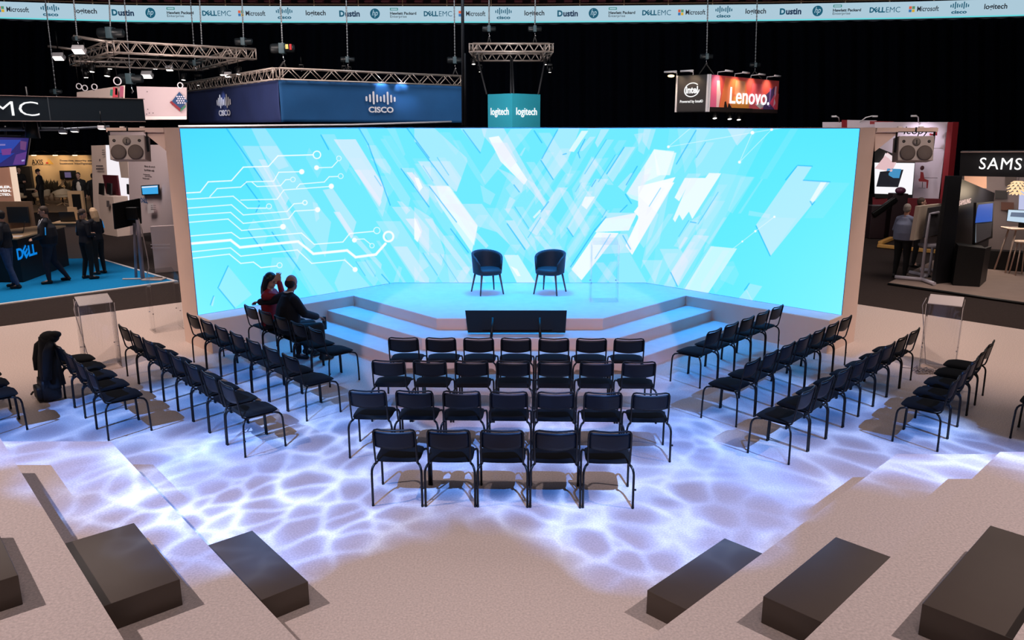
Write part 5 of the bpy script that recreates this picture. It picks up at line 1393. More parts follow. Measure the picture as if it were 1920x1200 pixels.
# --- coat over the outermost fourth-row chair and backpack beneath it
def coat():
    ch = CH[('L', 4, 3)]; ch2 = CH[('L', 4, 4)]
    c0 = Vector(ch.location); c1 = Vector(ch2.location); c = c0.lerp(c1, .72); rz = ch.rotation_euler.z
    r = empty('coat', (c.x, c.y, 0), rz, 'long black coat draped over the backs of the farthest fourth-row chairs', 'coat')
    mb = MB(); n = 34; nz = 18; vs = []; fs = []
    for j in range(nz + 1):
        t_ = j / nz; z = .87 - .66 * t_; w_ = .16 + .14 * min(1, t_ * 2.2); dp = .06 + .06 * t_
        for i in range(n):
            a = 2 * PI * i / n; f = 1 + .13 * math.sin(a * 5 + 1) * t_ + .06 * math.sin(a * 9 + t_ * 5) * t_
            vs.append((w_ * math.cos(a) * f, -.36 + dp * math.sin(a) * f * 1.25, z + .02 * math.sin(a * 3) * (1 - t_)))
    for j in range(nz):
        for i in range(n): fs.append((j * n + i, (j + 1) * n + i, (j + 1) * n + (i + 1) % n, j * n + (i + 1) % n))
    fs.append(list(range(n))); fs.append([nz * n + i for i in range(n - 1, -1, -1)])
    mb.add(vs, fs, 0, True); mb.build('coat_body', mat('black_wool', (9, 9, 12), .95, noise=.3, nscale=40), r)
    mb = MB(); mb.ell((0, -.31, .86), (.17, .12, .085), 16); mb.ell((.06, -.26, .9), (.1, .09, .05), 12); mb.build('hood', mat('black_wool', (9, 9, 12)), r)
    for s_ in (-1, 1):
        mb = MB(); mb.tube([(s_ * .15, -.33, .8), (s_ * .26, -.40, .7), (s_ * .30, -.44, .52), (s_ * .29, -.45, .36)], [.06, .068, .06, .052], 12); mb.build('sleeve', mat('black_wool', (9, 9, 12)), r)
    b = empty('backpack', (c.x, c.y, 0), rz, 'black backpack slumped on the floor under the black coat', 'bag')
    f = ch.matrix_world
    mb = MB(); mb.bbox((.02, -.40, .17), (.36, .24, .30), .07); mb.bbox((.02, -.53, .13), (.27, .09, .18), .035); mb.xf(T(0, 0, 0.0)); mb.build('bag_body', mat('black_nylon', (10, 10, 12), .6), b)
    mb = MB(); mb.tube([(-.16, -.5, .1), (-.24, -.56, .07), (-.27, -.58, .03)], .014, 6); mb.build('strap', mat('black_nylon', (10, 10, 12)), b)
coat()

# ================================================================ LEFT: booths behind the seating
BLU = mat('booth_blue', (0, 118, 190), .6)
def obox(name, m, c, d, par=None, rz=0.0, b=0.0, org=None):
    mb = MB()
    if b: mb.bbox((0, 0, 0), d, b)
    else: mb.box((0, 0, 0), d)
    mb.xf(RZ(rz)); c = Vector(c) - (Vector(org) if org is not None else Vector((0, 0, 0)))
    mb.xf(T(*c)); return mb.build(name, m, par)
mb = MB(); mb.prism([(-8.38, 19.04), (-16.5, 11.0), (-21, 15.5), (-12.93, 23.3)], -.0115, .004); struct(mb.build('floor', BLUECARPET), 'bright blue carpet of the computer maker booth')
mb = MB(); mb.prism([(-8.38, 18.98), (-16.5, 10.94), (-16.55, 11.0), (-8.38, 19.10)], -.0112, .014); struct(mb.build('trim_1', EDGEWHITE), 'white edge strip of the blue booth carpet')
mb = MB(); mb.prism([(-8.32, 19.02), (-12.9, 23.35), (-12.96, 23.3), (-8.42, 19.02)], -.0112, .012); struct(mb.build('trim_2', EDGEWHITE), 'thin pale strip along the back of the blue carpet')

# reception desk
dk = empty('reception_desk', (-12.35, 20.0, 0.004), 0, 'black reception desk with wooden top and blue lettering on the blue carpet', 'desk'); og4 = Vector(dk.location)
def faceprism(mb, pts, z0, z1): mb.prism([(x - og4.x, y - og4.y) for x, y in pts], z0, z1); return mb
faceprism(MB(), [(-11.98, 18.85), (-12.22, 21.3), (-12.9, 21.2), (-13.9, 18.85)], 0, 1.04).build('body', mat('desk_black', (16, 14, 18), .5), dk)
faceprism(MB(), [(-11.95, 18.82), (-12.19, 21.33), (-12.93, 21.23), (-13.93, 18.82)], 1.04, 1.075).build('desk_top', mat('pale_oak', (206, 170, 130), .5), dk)
dd = Vector((-.24, 2.45, 0)).normalized()
def dell_mb(w, h, bold=.03):
    mb = text_mb('D', width=w * .30, height=h, bold=bold); mb.xf(T(-w * .35, 0)); merge(mb, text_mb('E', width=w * .24, height=h * .95, bold=bold), T(-w * .06, h * .02) @ RZ(.62)); merge(mb, text_mb('LL', width=w * .42, height=h, bold=bold), T(w * .28, 0)); return mb
o = dell_mb(.95, .27).build('lettering', glow('desk_letter_blue', (0, 130, 225), .9), dk); o.matrix_local = frame(Vector((-12.02, 19.2, .70)) - og4 + Vector((.02, 0, 0)), dd, (0, 0, 1))
def laptop(c, rz, z, label, scr, s=1.0, ang=105):
    r = empty('laptop', (c[0], c[1], z), rz, label, 'laptop', 'laptops on the booth counters')
    mb = MB(); mb.bbox((0, 0, .01), (.34 * s, .24 * s, .018), .004); mb.build('keyboard_base', mat('laptop_grey', (40, 40, 42), .5), r)
    M_ = T(0, .12 * s, .018) @ RX(math.radians(ang - 90) * -1)
    mb = MB(); mb.bbox((0, 0, .115 * s), (.34 * s, .012, .23 * s), .004); mb.xf(M_); mb.build('lid', mat('laptop_grey', (40, 40, 42)), r)
    mb = MB(); mb.box((0, -.008, .115 * s), (.31 * s, .003, .2 * s)); mb.xf(M_); mb.build('laptop_screen', scr, r)
    return r
laptop((-12.6, 19.05), math.radians(-25), 1.079, 'open laptop with a green screen on the black desk', glow('green_screen', (20, 110, 84), .9), 1.1)
laptop((-12.55, 19.8), math.radians(-60), 1.079, 'open laptop with a dark screen beside the green one', mat('dark_screen', (14, 14, 18), .2), 1.1)
p = Vector((-12.3, 19.0, 1.08)); mb = MB(); mb.box((0, 0, .002), (.3, .21, .004)); o = mb.build('paper_sheet', EDGEWHITE); o.location = (-12.2, 19.15, 1.08); o.rotation_euler = (0, 0, .4); tag(o, 'white paper sheet on the near end of the wooden desk top', 'paper')

# brown display wall with framed dark laptop
WOODD = mat('brown_wood_panel', (120, 92, 70), .6, noise=.1, nscale=4)
def uvbox(u0, u1, v0, v1, Y, th=.05):
    a = AT(u0, v1, Y); b = AT(u1, v0, Y); return Vector(((a.x + b.x) / 2, Y + th / 2, (a.z + b.z) / 2)), (b.x - a.x, th, b.z - a.z)
def uvpanel(name, m, u0, u1, v0, v1, Y, th=.05, par=None, org=None, floor_=None, b=0.0):
    c, d = uvbox(u0, u1, v0, v1, Y, th); return obox(name, m, c, d, par, 0, b, org)
c, d = uvbox(-40, 54, 378, 470, 22.5); zt2 = c.z + d[2] / 2
dw = empty('display_wall', (c.x, 22.5, 0.004), 0, 'brown wooden display wall with a mounted dark monitor behind the reception desk', 'display'); og5 = Vector(dw.location)
obox('panel', WOODD, (c.x, 22.6, zt2 / 2), (d[0], .12, zt2 - .01), dw, 0, 0, og5)
uvpanel('monitor', mat('monitor_dark', (30, 30, 32), .4), 16, 51, 388, 418, 22.45, .06, dw, og5, b=.01)
uvpanel('counter_edge', mat('pale_oak', (206, 170, 130)), -40, 56, 436, 440, 22.2, .3, dw, og5)

# wooden pedestal with laptop
pA = W(129, 480); pB = W(150, 478)
pd = empty('pedestal', (-12.72, 22.75, 0.004), 0, 'brown wooden demonstration pedestal with pale top behind the two women', 'counter'); og6 = Vector(pd.location)
obox('body', mat('pedestal_brown', (150, 122, 104), .6), (-12.72, 22.75, .5), (.75, .62, .99), pd, math.radians(8), 0, og6)
obox('counter_top', mat('pale_oak', (206, 170, 130)), (-12.78, 22.75, 1.01), (.92, .7, .035), pd, math.radians(8), .005, og6)
laptop((-12.85, 22.75), math.radians(190), 1.033, 'dark laptop on the wooden pedestal', mat('dark_screen', (14, 14, 18)), 1.2)
obox('back_board', mat('pale_oak', (206, 170, 130)), (-12.95, 23.1, 1.2), (.35, .03, .4), pd, math.radians(-20), 0, og6)

# people at the blue booth
NAVY = mat('navy_sweater', (16, 18, 30), .85, noise=.2, nscale=40); JEANS = mat('blue_jeans', (58, 76, 112), .85, noise=.25, nscale=14); DJEANS = mat('dark_jeans', (30, 34, 50), .85, noise=.2, nscale=14)
BLKT = mat('black_trousers', (14, 14, 17), .8); BADGE = glow('sleeve_blue', (40, 150, 230), .55); LANY = mat('white_lanyard', (225, 225, 230), .6)
def badge(root, pts, m=BADGE, r=.012, nm='sleeve_print'):
    mb = MB(); mb.tube(pts, r, 5); mb.build(nm, m, root)
p = W(22, 540); r, V_, hm_ = person('person', (p.x, p.y, 0.004), math.radians(100), 'bearded man in navy sweater and blue jeans cut by the left picture edge', dict(yaw=0.0, aL=(-.13, -.2, .085), kL=(-.12, -.06, .5), tL=(-.15, -.06, .03)), NAVY, JEANS, hair='dark', hairstyle='short', beard=True, H=1.80, build=1.05, group='booth staff in navy sweaters')
badge(r, [(-.235, -.03, 1.36), (-.268, -.045, 1.15)])
p = W(102, 530); r, V_, hm_ = person('person', (p.x, p.y, 0.004), math.radians(108), 'stout man in navy sweater with white lanyard leaning over the desk', dict(wL=(-.06, .30, 1.04), wR=(.02, .30, 1.04), eL=(-.25, .06, 1.13), eR=(.25, .06, 1.13), dL=(.9, .3, 0), dR=(-.9, .3, 0), nL=(0, 0, -1), nR=(0, 0, -1), yaw=.25, pitch=.18,
    kR=(.14, -.02, .5), aR=(.20, -.25, .085), tR=(.24, -.12, .03), kL=(-.12, .08, .5), aL=(-.16, .06, .085), tL=(-.18, .2, .03)), NAVY, DJEANS, hair='brown', hairstyle='short', H=1.83, build=1.45, group='booth staff in navy sweaters')
badge(r, [(-.10, .10, 1.52), (-.05, .165, 1.38), (-.02, .175, 1.25)], LANY, .010, 'lanyard'); badge(r, [(.08, .08, 1.53), (.03, .165, 1.38), (-.01, .175, 1.25)], LANY, .010, 'lanyard'); badge(r, [(-.262, -.03, 1.36), (-.285, -.02, 1.18)])
p = W(169, 523); r, V_, hm_ = person('person', (p.x, p.y, 0.004), math.radians(-28), 'woman with brown ponytail in navy top and black trousers, back turned', dict(wL=(-.12, .20, 1.12), wR=(.10, .20, 1.12), eL=(-.22, -.02, 1.14), eR=(.22, -.02, 1.14), dL=(.9, .4, 0), dR=(-.9, .4, 0), aL=(-.15, -.05, .085), tL=(-.19, .08, .03), aR=(.1, -.02, .085)), NAVY, BLKT, hair='brown', hairstyle='ponytail', H=1.72, build=.95, female=True, group='booth staff in navy sweaters')
badge(r, [(-.215, -.03, 1.33), (-.24, -.045, 1.15)])
p = W(190, 514); r, V_, hm_ = person('person', (p.x, p.y, 0.004), math.radians(75), 'woman with long blonde hair in navy top and black trousers', dict(wL=(-.06, .22, 1.06), wR=(.02, .24, 1.02), eL=(-.22, .0, 1.12), eR=(.22, .0, 1.12), dL=(.9, .4, 0), dR=(-.8, .4, 0), pitch=.12), NAVY, BLKT, hair='blonde', hairstyle='long', H=1.68, build=.95, female=True, group='booth staff in navy sweaters')
badge(r, [(.215, -.03, 1.33), (.24, -.045, 1.15)])
mb = MB(); mb.box((0, .3, 1.06), (.09, .01, .12)); mb.build('paper_cup', EDGEWHITE, r)

# monitor on a tall floor stand, seen from behind
p = W(268, 524); ts = empty('monitor_stand', (p.x, p.y, 0.004), 0, 'dark monitor seen from behind on a tall grey pole stand at the blue carpet edge', 'monitor'); og7 = Vector(ts.location)
P0 = Vector((0, 0, 0)); Tp = AT(256, 392, p.y) - og7
mb = MB(); mb.tube([P0 + Vector((0, 0, .03)), Tp], .05, 10); mb.tube([Vector((-.22, .12, .03)), Tp + Vector((-.12, .05, -.35))], .035, 8); mb.build('pole', mat('stand_grey', (150, 140, 150), .4, metal=.3), ts)
mb = MB(); mb.bbox((0, 0, .015), (.95, .07, .03), .01, RZ(.1)); mb.bbox((.3, -.05, .015), (.5, .3, .03), .01); mb.build('base', mat('stand_base', (215, 195, 185), .4), ts)
a, b, c_, d_ = AT(217, 430, p.y - .35), AT(266, 419, p.y + .35), AT(263, 372, p.y + .35), AT(213, 382, p.y - .35)
slabquad([a, b, c_, d_], .05, mat('monitor_back', (20, 18, 20)), 'housing', ts, og7 + Vector((0, 0, 0)))
mb = MB(); mb.bbox(Tp + Vector((-.1, -.02, -.1)), (.3, .14, .3), .02); mb.build('mount', BLACKM, ts)
mb = MB(); mb.tube([Tp + Vector((.02, -.06, -.1)), Tp + Vector((.1, -.06, -.5)), Tp + Vector((.16, -.05, -1.2)), Vector((.2, -.05, .3)), Vector((.1, 0, .05)), Vector((.35, -.05, .05)), Vector((.45, .05, .04)), Vector((.25, .08, .05))], .012, 6); mb.build('cable', mat('cable_light', (190, 170, 160), .6), ts)

# white partition booth with posters
PK = mat('pinkish_white_wall', (214, 194, 194), .75); PK2 = mat('beige_white_wall', (222, 198, 184), .75)
wb = empty('exhibition_booth', (-13.0, 27.0, 0), 0, 'white partition booth with grey printed text, blue screen and dark red board', 'booth'); og8 = Vector(wb.location)
def wpoly(name, m, pts, th=.06, lab=None):
    q = [AT(u, v, Y) for u, v, Y in pts]; o = slabquad(q, th, m, name, wb, og8); return o
TXT = mat('grey_print', (96, 84, 86), .8); TXT2 = mat('dark_grey_print', (90, 80, 80), .8)
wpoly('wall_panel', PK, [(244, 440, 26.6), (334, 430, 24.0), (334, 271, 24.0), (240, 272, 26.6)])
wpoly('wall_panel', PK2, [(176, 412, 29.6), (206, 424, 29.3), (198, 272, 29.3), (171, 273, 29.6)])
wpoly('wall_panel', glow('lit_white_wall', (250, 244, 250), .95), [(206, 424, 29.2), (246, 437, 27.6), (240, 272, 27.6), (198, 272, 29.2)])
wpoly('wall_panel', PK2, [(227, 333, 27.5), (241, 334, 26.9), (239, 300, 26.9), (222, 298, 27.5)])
wpoly('overhead_fascia', PK, [(206, 256, 28.2), (330, 256, 25.0), (330, 241.5, 25.0), (203, 243, 28.2)])
for u, v, w_, h_, s_ in ((281, 313, .85, .085, 'Minska ditt avtryck'), (280, 320, .80, .085, 'Byt till bättre miljö')):
    Yw = 26.6 - (u - 240) / 94 * 2.6; P_ = AT(u, v, Yw - .05); d = (AT(334, 300, 24) - AT(240, 300, 26.6)); d.z = 0
    o = text_mb(s_, width=w_ * .95, height=h_, bold=.01, depth=.003).build('lettering', TXT, wb); o.matrix_local = frame(P_ - og8, d, (0, 0, 1))
for u, v, s_ in ((275, 327.5, 'Produktutveckling'), (278, 331, 'standard i hela kedjan'), (274, 334.5, 'för alla kunder')):
    Yw = 26.6 - (u - 240) / 94 * 2.6; P_ = AT(u, v, Yw - .05); o = text_mb(s_, width=.52, height=.045, depth=.003).build('lettering', TXT, wb); o.matrix_local = frame(P_ - og8, d, (0, 0, 1))
wpoly('screen_frame', BLACKP, [(266, 366.5, 25.6), (297, 365, 24.7), (296, 346, 24.7), (264, 348, 25.6)], .05)
wpoly('blue_screen', glow('blue_screen', (60, 170, 235), .95), [(267.5, 364.5, 25.53), (295.5, 363.3, 24.63), (294.5, 347.5, 24.63), (265.5, 349.5, 25.53)], .02)
wpoly('screen_banner', glow('white_strip', (235, 240, 250), .9), [(265.9, 352.5, 25.5), (294.6, 350.5, 24.6), (294.4, 348.3, 24.6), (265.6, 350.2, 25.5)], .01)
P_ = AT(270.5, 376, 25.3); o = dell_mb(.52, .15).build('lettering', mat('letter_navy', (30, 84, 140), .6), wb); o.matrix_local = frame(P_ - og8, d, (0, 0, 1))
for v in (385, 388.5, 392): wpoly('notice_line', TXT, [(283, v + .8, 25.0), (292, v + .6, 24.8), (292, v - .2, 24.8), (283, v, 25.0)], .004)
wpoly('notice', mat('notice_white', (226, 214, 214), .8), [(277, 400, 25.2), (288, 399, 24.9), (287, 381, 24.9), (276, 382, 25.2)], .008)
wpoly('board', mat('wine_red_board', (88, 20, 34), .6), [(199, 363, 28.6), (224, 367, 27.8), (219, 329, 27.8), (192, 328, 28.6)], .05)
wpoly('counter_front', PK2, [(190, 437, 27.9), (221, 448, 27.2), (212, 369, 27.2), (184, 366, 27.9)], .5)
for u in (185, 200): wpoly('monitor', BLACKP, [(u, 364, 27.8), (u + 8, 366, 27.7), (u + 8, 344, 27.7), (u, 343, 27.8)], .06)
wpoly('monitor', BLACKP, [(238, 364, 26.9), (243, 365, 26.8), (242, 346, 26.8), (237, 345, 26.9)], .05)
wpoly('picture', TXT2, [(200, 388, 27.3), (205, 388.5, 27.2), (204.5, 376.5, 27.2), (199.5, 376, 27.3)], .01)
wpoly('lettering_block', TXT2, [(186, 302, 29.4), (188, 302, 29.4), (188, 298, 29.4), (186, 298, 29.4)], .01)
for v in (281, 285, 289): wpoly('notice_line', TXT2, [(191, v + 1.3, 29.2), (196, v + 1.3, 29.2), (196, v, 29.2), (191, v, 29.2)], .01)
for v in (310, 315.5): wpoly('notice_line', TXT, [(180, v + 2.5, 29.35), (193, v + 3, 29.2), (193, v, 29.2), (180, v, 29.35)], .01)
wpoly('skirting', PK2, [(190, 411, 29.3), (263, 444, 27.0), (263, 438, 27.0), (190, 406, 29.3)], .1)
# low white partition near the wall end
c1_, c2_ = W(291, 512), W(345, 508); zz = AT(285, 425, c1_.y).z
lp = empty('low_partition', (c1_.x, c1_.y, 0), 0, 'low white partition standing between the monitor stand and the video wall', 'partition')
mb = MB(); dv = c2_ - c1_; mb.prism([(0, 0), (dv.x, dv.y), (dv.x, dv.y + .12), (0, .12)], 0, zz); mb.build('panel', mat('partition_white', (228, 208, 204), .7), lp)
for k_ in (.62, .55): 
    mb = MB(); mb.box((dv.x * .35, -.005, zz * k_), (.5, .006, .02)); mb.build('printed_line', mat('faint_print', (205, 186, 184), .7), lp)

# yellow-lit booth far behind
YA = 41.0
ax = empty('exhibition_booth', (-24, 39, 0), 0, 'warm lit booth with black lettering on a yellowish wall far behind the reception desk', 'booth'); og9 = Vector(ax.location)
uvpanel('back_wall', mat('warm_wall', (214, 180, 136), .8), 52, 176, 291, 392, YA, .15, ax, og9)
pl = AT(45, 390, 37.2); mb = MB(); pr = AT(176, 388, 37.2); mb.box(((pl.x + pr.x) / 2 - og9.x, 38.2 - og9.y, .04), (pr.x - pl.x + 2, 6.4, .08)); mb.build('platform', mat('platform_beige', (156, 126, 98), .7), ax)
mb = MB(); mb.box(((pl.x + pr.x) / 2 - og9.x - 1, 37.05 - og9.y, -.3 + .9), (pr.x - pl.x + 3, .1, 0.02)); 
o = text_mb('AXIS', width=21 / FPX * YA, height=.26, bold=.01).build('lettering', BLACKP, ax); o.matrix_local = frame(AT(70, 304, YA - .02) - og9, (1, 0, 0), (0, 0, 1))
o = text_mb('COMMUNICATIONS', width=34 / FPX * YA, height=.05, depth=.003).build('lettering', TXT2, ax); o.matrix_local = frame(AT(77, 309, YA - .02) - og9, (1, 0, 0), (0, 0, 1))
mb = MB(); mb.prism([(-.16, -.1), (.22, -.1), (.0, .18)], 0, .01); o = mb.build('emblem', mat('emblem_yellow', (232, 180, 80), .6), ax); o.matrix_local = frame(AT(92, 304, YA - .02) - og9, (1, 0, 0), (0, 0, 1))
mb = MB(); mb.ell((0, 0, 0), (.07, .045, .02), 12); o = mb.build('emblem', mat('emblem_red', (206, 60, 60), .6), ax); o.matrix_local = frame(AT(88.5, 305.5, YA - .05) - og9, (1, 0, 0), (0, 0, 1))
for v, s_ in ((301.5, 'Proactive security and'), (307, 'business intelligence')):
    o = text_mb(s_, width=60 / FPX * YA, height=.13, bold=.01).build('lettering', TXT2, ax); o.matrix_local = frame(AT(143, v, YA - .02) - og9, (1, 0, 0), (0, 0, 1))
uvpanel('television', BLACKP, 113, 141, 320, 336, YA - .2, .08, ax, og9, b=.01); uvpanel('television_picture', glow('tv_face', (96, 84, 120), .8), 122, 132, 323, 333, YA - .23, .02, ax, og9)
for u in (63, 103, 140):
    pbulb = AT(u, 288, YA - .9)
    r = empty('spotlight', pbulb, 0, {63: 'left', 103: 'middle', 140: 'right'}[u] + ' small spotlight over the yellowish booth wall', 'lamp', 'spotlights over the yellowish booth wall')
    mb = MB(); mb.lathe([(.02, .12), (.06, .08), (.10, -.04), (.10, -.07), (0, -.07)], n=12); mb.build('housing', BLACKM, r)
    mb = MB(); mb.lathe([(0, -.072), (.11, -.072), (.11, -.10), (0, -.10)], n=12); mb.build('lens', glow('warm_lens', (255, 236, 200), 3), r)
    mb = MB(); mb.tube([(0, 0, .08), (0.2, .5, .12), (.25, .88, .0)], .02, 6); mb.build('arm', BLACKM, r)
    lamp('booth_spot', 'SPOT', pbulb + Vector((0, 0, -.13)), AT(u, 315, YA), 38, (1, .74, .46), .05, math.radians(120), .8)
def tub(u, v, Y, rz, label, s=1.0):
    p = W(u, v + 7, .08); r = empty('tub_chair', (p.x, p.y, .08), rz, label, 'chair', 'cream tub chairs in the warm lit booth')
    mb = MB(); n = 20; vs = []
    for lay, R0 in ((0, .36), (1, .31)):
        for j in range(5):
            for i in range(n):
                a = math.radians(-120 + 240 * i / (n - 1)); q = abs(a) / math.radians(120); z = .42 + (.34 * (1 - .55 * q)) * j / 4
                vs.append((R0 * math.sin(a) * (1 + .1 * j / 4), -R0 * math.cos(a) * (1 + .1 * j / 4), z))
    fs = []; o_ = n * 5
    for j in range(4):
        for i in range(n - 1): a = j * n + i; fs.append((a, a + 1, a + n + 1, a + n)); fs.append((o_ + a, o_ + a + n, o_ + a + n + 1, o_ + a + 1))
    for i in range(n - 1): a = 4 * n + i; fs.append((a, a + 1, o_ + a + 1, o_ + a)); fs.append((i + 1, i, o_ + i, o_ + i + 1))
    mb.add(vs, fs, 0, True); mb.build('backrest', mat('cream_shell', (226, 202, 168), .6), r)
    mb = MB(); mb.lathe([(0, .38), (.30, .38), (.33, .42), (.32, .47), (0, .48)], n=20); mb.build('seat', mat('cream_shell', (226, 202, 168)), r)
    mb = MB(); mb.tube([(0, 0, .38), (0, 0, .1)], .03, 8); mb.build('column', BLACKM, r)
    for k_ in range(4): mb = MB(); a = k_ * PI / 2 + .4; mb.tube([(0, 0, .12), (.28 * math.cos(a), .28 * math.sin(a), .02)], .02, 6); mb.build('leg', mat('pale_oak', (206, 170, 130)), r)
tub(119, 378, 37.6, math.radians(200), 'cream tub chair facing forward in the warm lit booth')
tub(80, 378, 37.8, math.radians(80), 'cream tub chair turned sideways beside the round table')
tub(38, 380, 37.4, math.radians(-60), 'cream tub chair at the left of the warm lit booth')
p = W(65, 383, .08); r = empty('round_table', (p.x, p.y, .08), 0, 'small round table between the cream tub chairs', 'table')
mb = MB(); mb.lathe([(0, .70), (.42, .70), (.42, .73), (0, .73)], n=24); mb.build('tabletop', mat('table_cream', (214, 190, 160), .5), r)
mb = MB(); mb.tube([(0, 0, .7), (0, 0, .03)], .035, 8); mb.lathe([(0, 0), (.25, 0), (.25, .02), (0, .03)], n=18); mb.build('leg', BLACKM, r)
# display plants / stands of cameras on the booth counter
for i, (u, v) in enumerate([(88, 352), (97, 350), (107, 352), (130, 352), (163, 356)]):
    p = AT(u, 372, YA - .8); r = empty('leafy_display', (p.x, p.y, .08), 0, ['leftmost', 'second', 'third', 'fourth', 'rightmost'][i] + ' of five leafy plants along the warm lit wall', 'plant', 'plants along the warm lit booth wall')
    mb = MB(); mb.lathe([(0, 0), (.13, 0), (.17, .35), (0, .35)], n=14); mb.build('pot', mat('pot_beige', (180, 150, 120), .7), r)
    mb = MB()
    for k_ in range(70):
        a = random.uniform(0, 2 * PI); b = random.uniform(.1, 1.2); L = random.uniform(.35, .75)
        e_ = Vector((math.cos(a) * math.cos(b) * L * .6, math.sin(a) * math.cos(b) * L * .6, .4 + math.sin(b) * L)); w_ = Vector((-math.sin(a), math.cos(a), 0)) * .05
        mid = e_ * .6 + Vector((0, 0, .2)); mb.add([(0, 0, .35), mid - w_, e_, mid + w_], [(0, 1, 2, 3), (3, 2, 1, 0)])
    mb.build('foliage', mat('dull_leaf', (84, 72, 52), .7), r)
def bgp(u, v, Y, rz, label, **k):
    z_ = v; p = AT(u, 340, Y); kw = dict(jacket=True, vox=.014); kw.update(k); P_ = kw.pop('P', None)
    return person('person', (p.x, p.y, z_), rz, label, P_, **kw)
SUIT = mat('black_suit', (15, 15, 18), .8); WSH = mat('white_shirt', (226, 214, 200), .8)
bgp(148, 0, 33.4, PI + .2, 'man in open black jacket and white shirt facing forward in the warm booth', top=SUIT, bottom=SUIT, hair='brown', hairstyle='short', H=1.82, build=1.1)
pp = AT(148, 385, 38.5); mb = MB(); mb.ell((0, 0, 0), (.10, .05, .24), 14); o = mb.build('shirt_front', WSH); 
bp = [q for q in bpy.data.objects if q.name.startswith('person') and q.type == 'EMPTY'][-1]; o.parent = bp; o.location = (0, .115, 1.22)
bgp(175, 0, 33.4, .3, 'man in dark suit with his back turned beside the white booth', top=SUIT, bottom=SUIT, hair='dark', hairstyle='short', H=1.78)
bgp(74, .08, 36.0, PI / 2 + .2, 'curly haired man in dark suit looking down at the warm booth', top=SUIT, bottom=SUIT, hair='dark', hairstyle='curly', H=1.74, P=dict(pitch=.4))
bgp(38, .08, 37.5, PI + .5, 'person in black clothes with folded arms in the shade left of the warm booth', top=SUIT, bottom=SUIT, hair='blonde', hairstyle='short', H=1.72, P=dict(wL=(.1, .2, 1.12), wR=(-.1, .22, 1.14), eL=(-.24, .05, 1.14), eR=(.24, .05, 1.14), dL=(1, .1, 0), dR=(-1, .1, 0)))
uvpanel('side_wall', mat('dark_side', (28, 22, 20), .8), 20, 55, 312, 392, 40.5, .2, ax, og9)
uvpanel('exit_panel', glow('pale_sign', (228, 206, 204), .8), 21, 33, 324, 329, 39.8, .05, ax, og9)
# wooden framed black screen stand
c, d = uvbox(131, 154, 358, 394, 30.0); fr = empty('framed_screen', (c.x, 30.0, 0), 0, 'black screen in a wooden frame behind the two women', 'screen'); og10 = Vector(fr.location)
obox('wood_frame', mat('pale_oak', (206, 170, 130)), (c.x, 30.05, (c.z + d[2] / 2) / 2), (d[0], .12, c.z + d[2] / 2), fr, 0, 0, og10); obox('screen_glass', BLACKP, (c.x + .04, 29.98, c.z - .05), (d[0] * .55, .04, d[2] * .8), fr, 0, 0, og10)
# salmon poster wall at the far left
c, d = uvbox(-60, 22, 312, 382, 24.5); pw = empty('poster_wall', (c.x, 24.5, 0), 0, 'salmon brown poster wall with white capital lettering at the left picture edge', 'poster'); og11 = Vector(pw.location)
zt3 = c.z + d[2] / 2
obox('panel', mat('salmon_poster', (196, 146, 122), .7), (c.x, 24.56, zt3 / 2), (d[0], .12, zt3), pw, 0, 0, og11); obox('edge', glow('poster_edge', (246, 214, 190), .9), (c.x + d[0] / 2, 24.54, c.z), (.10, .16, d[2]), pw, 0, 0, og11)
for v, s_ in ((351, 'ENABLER.'), (358, 'DRIVEN.'), (365, 'CONNECTED.')):
    o = text_mb(s_, width=.055 * len(s_) * 1.6, height=.075, bold=.03).build('lettering', WHT, pw); pz = AT(0, v, 24.4); o.matrix_local = frame(Vector((AT(18, v, 24.4).x - .055 * len(s_) * .8, 24.47, pz.z)) - og11, (1, 0, 0), (0, 0, 1))
# hanging television
tvp = empty('hanging_television', AT(20, 284, 21.0), 0, 'hanging television with a purple and blue scene at the left picture edge', 'television'); ogt = Vector(tvp.location)
slabquad([AT(-50, 318, 21.0), AT(49, 311, 21.3), AT(57, 255, 21.3), AT(-45, 252, 21.0)], .08, mat('tv_bezel', (14, 12, 20), .4), 'bezel', tvp, ogt)
TVC = [([(-50, 316), (47, 309), (54, 259), (-45, 256)], (46, 40, 110)), ([(-20, 262), (40, 262), (20, 285), (-20, 290)], (40, 70, 170)), ([(-45, 292), (28, 287), (0, 306), (-45, 312)], (30, 62, 160)), ([(30, 290), (50, 284), (46, 308), (24, 309)], (96, 58, 136)), ([(2, 280), (22, 278), (20, 290), (4, 291)], (120, 60, 140)), ([(38, 264), (50, 266), (48, 282), (38, 280)], (108, 66, 120)), ([(-45, 270), (10, 270), (10, 273), (-45, 274)], (130, 120, 190)), ([(40, 300), (46, 299), (46, 302), (41, 303)], (170, 160, 220))]
for i, (pts, col) in enumerate(TVC):
    q = [AT(u, v, 20.95 + (u + 50) / 107 * .3 - .004 * i) - ogt for u, v in pts]; mb = MB(); mb.add([tuple(a) for a in q], [(0, 1, 2, 3)]); mb.build('picture', glow('tv_%d' % i, col, .9), tvp)
mb = MB(); mb.tube([AT(10, 253, 21.2) - ogt, AT(10, 236, 21.2) - ogt], .03, 6); mb.tube([AT(40, 255, 21.2) - ogt, AT(74, 244, 21.2) - ogt], .02, 6); mb.build('hanger', BLACKM, tvp)

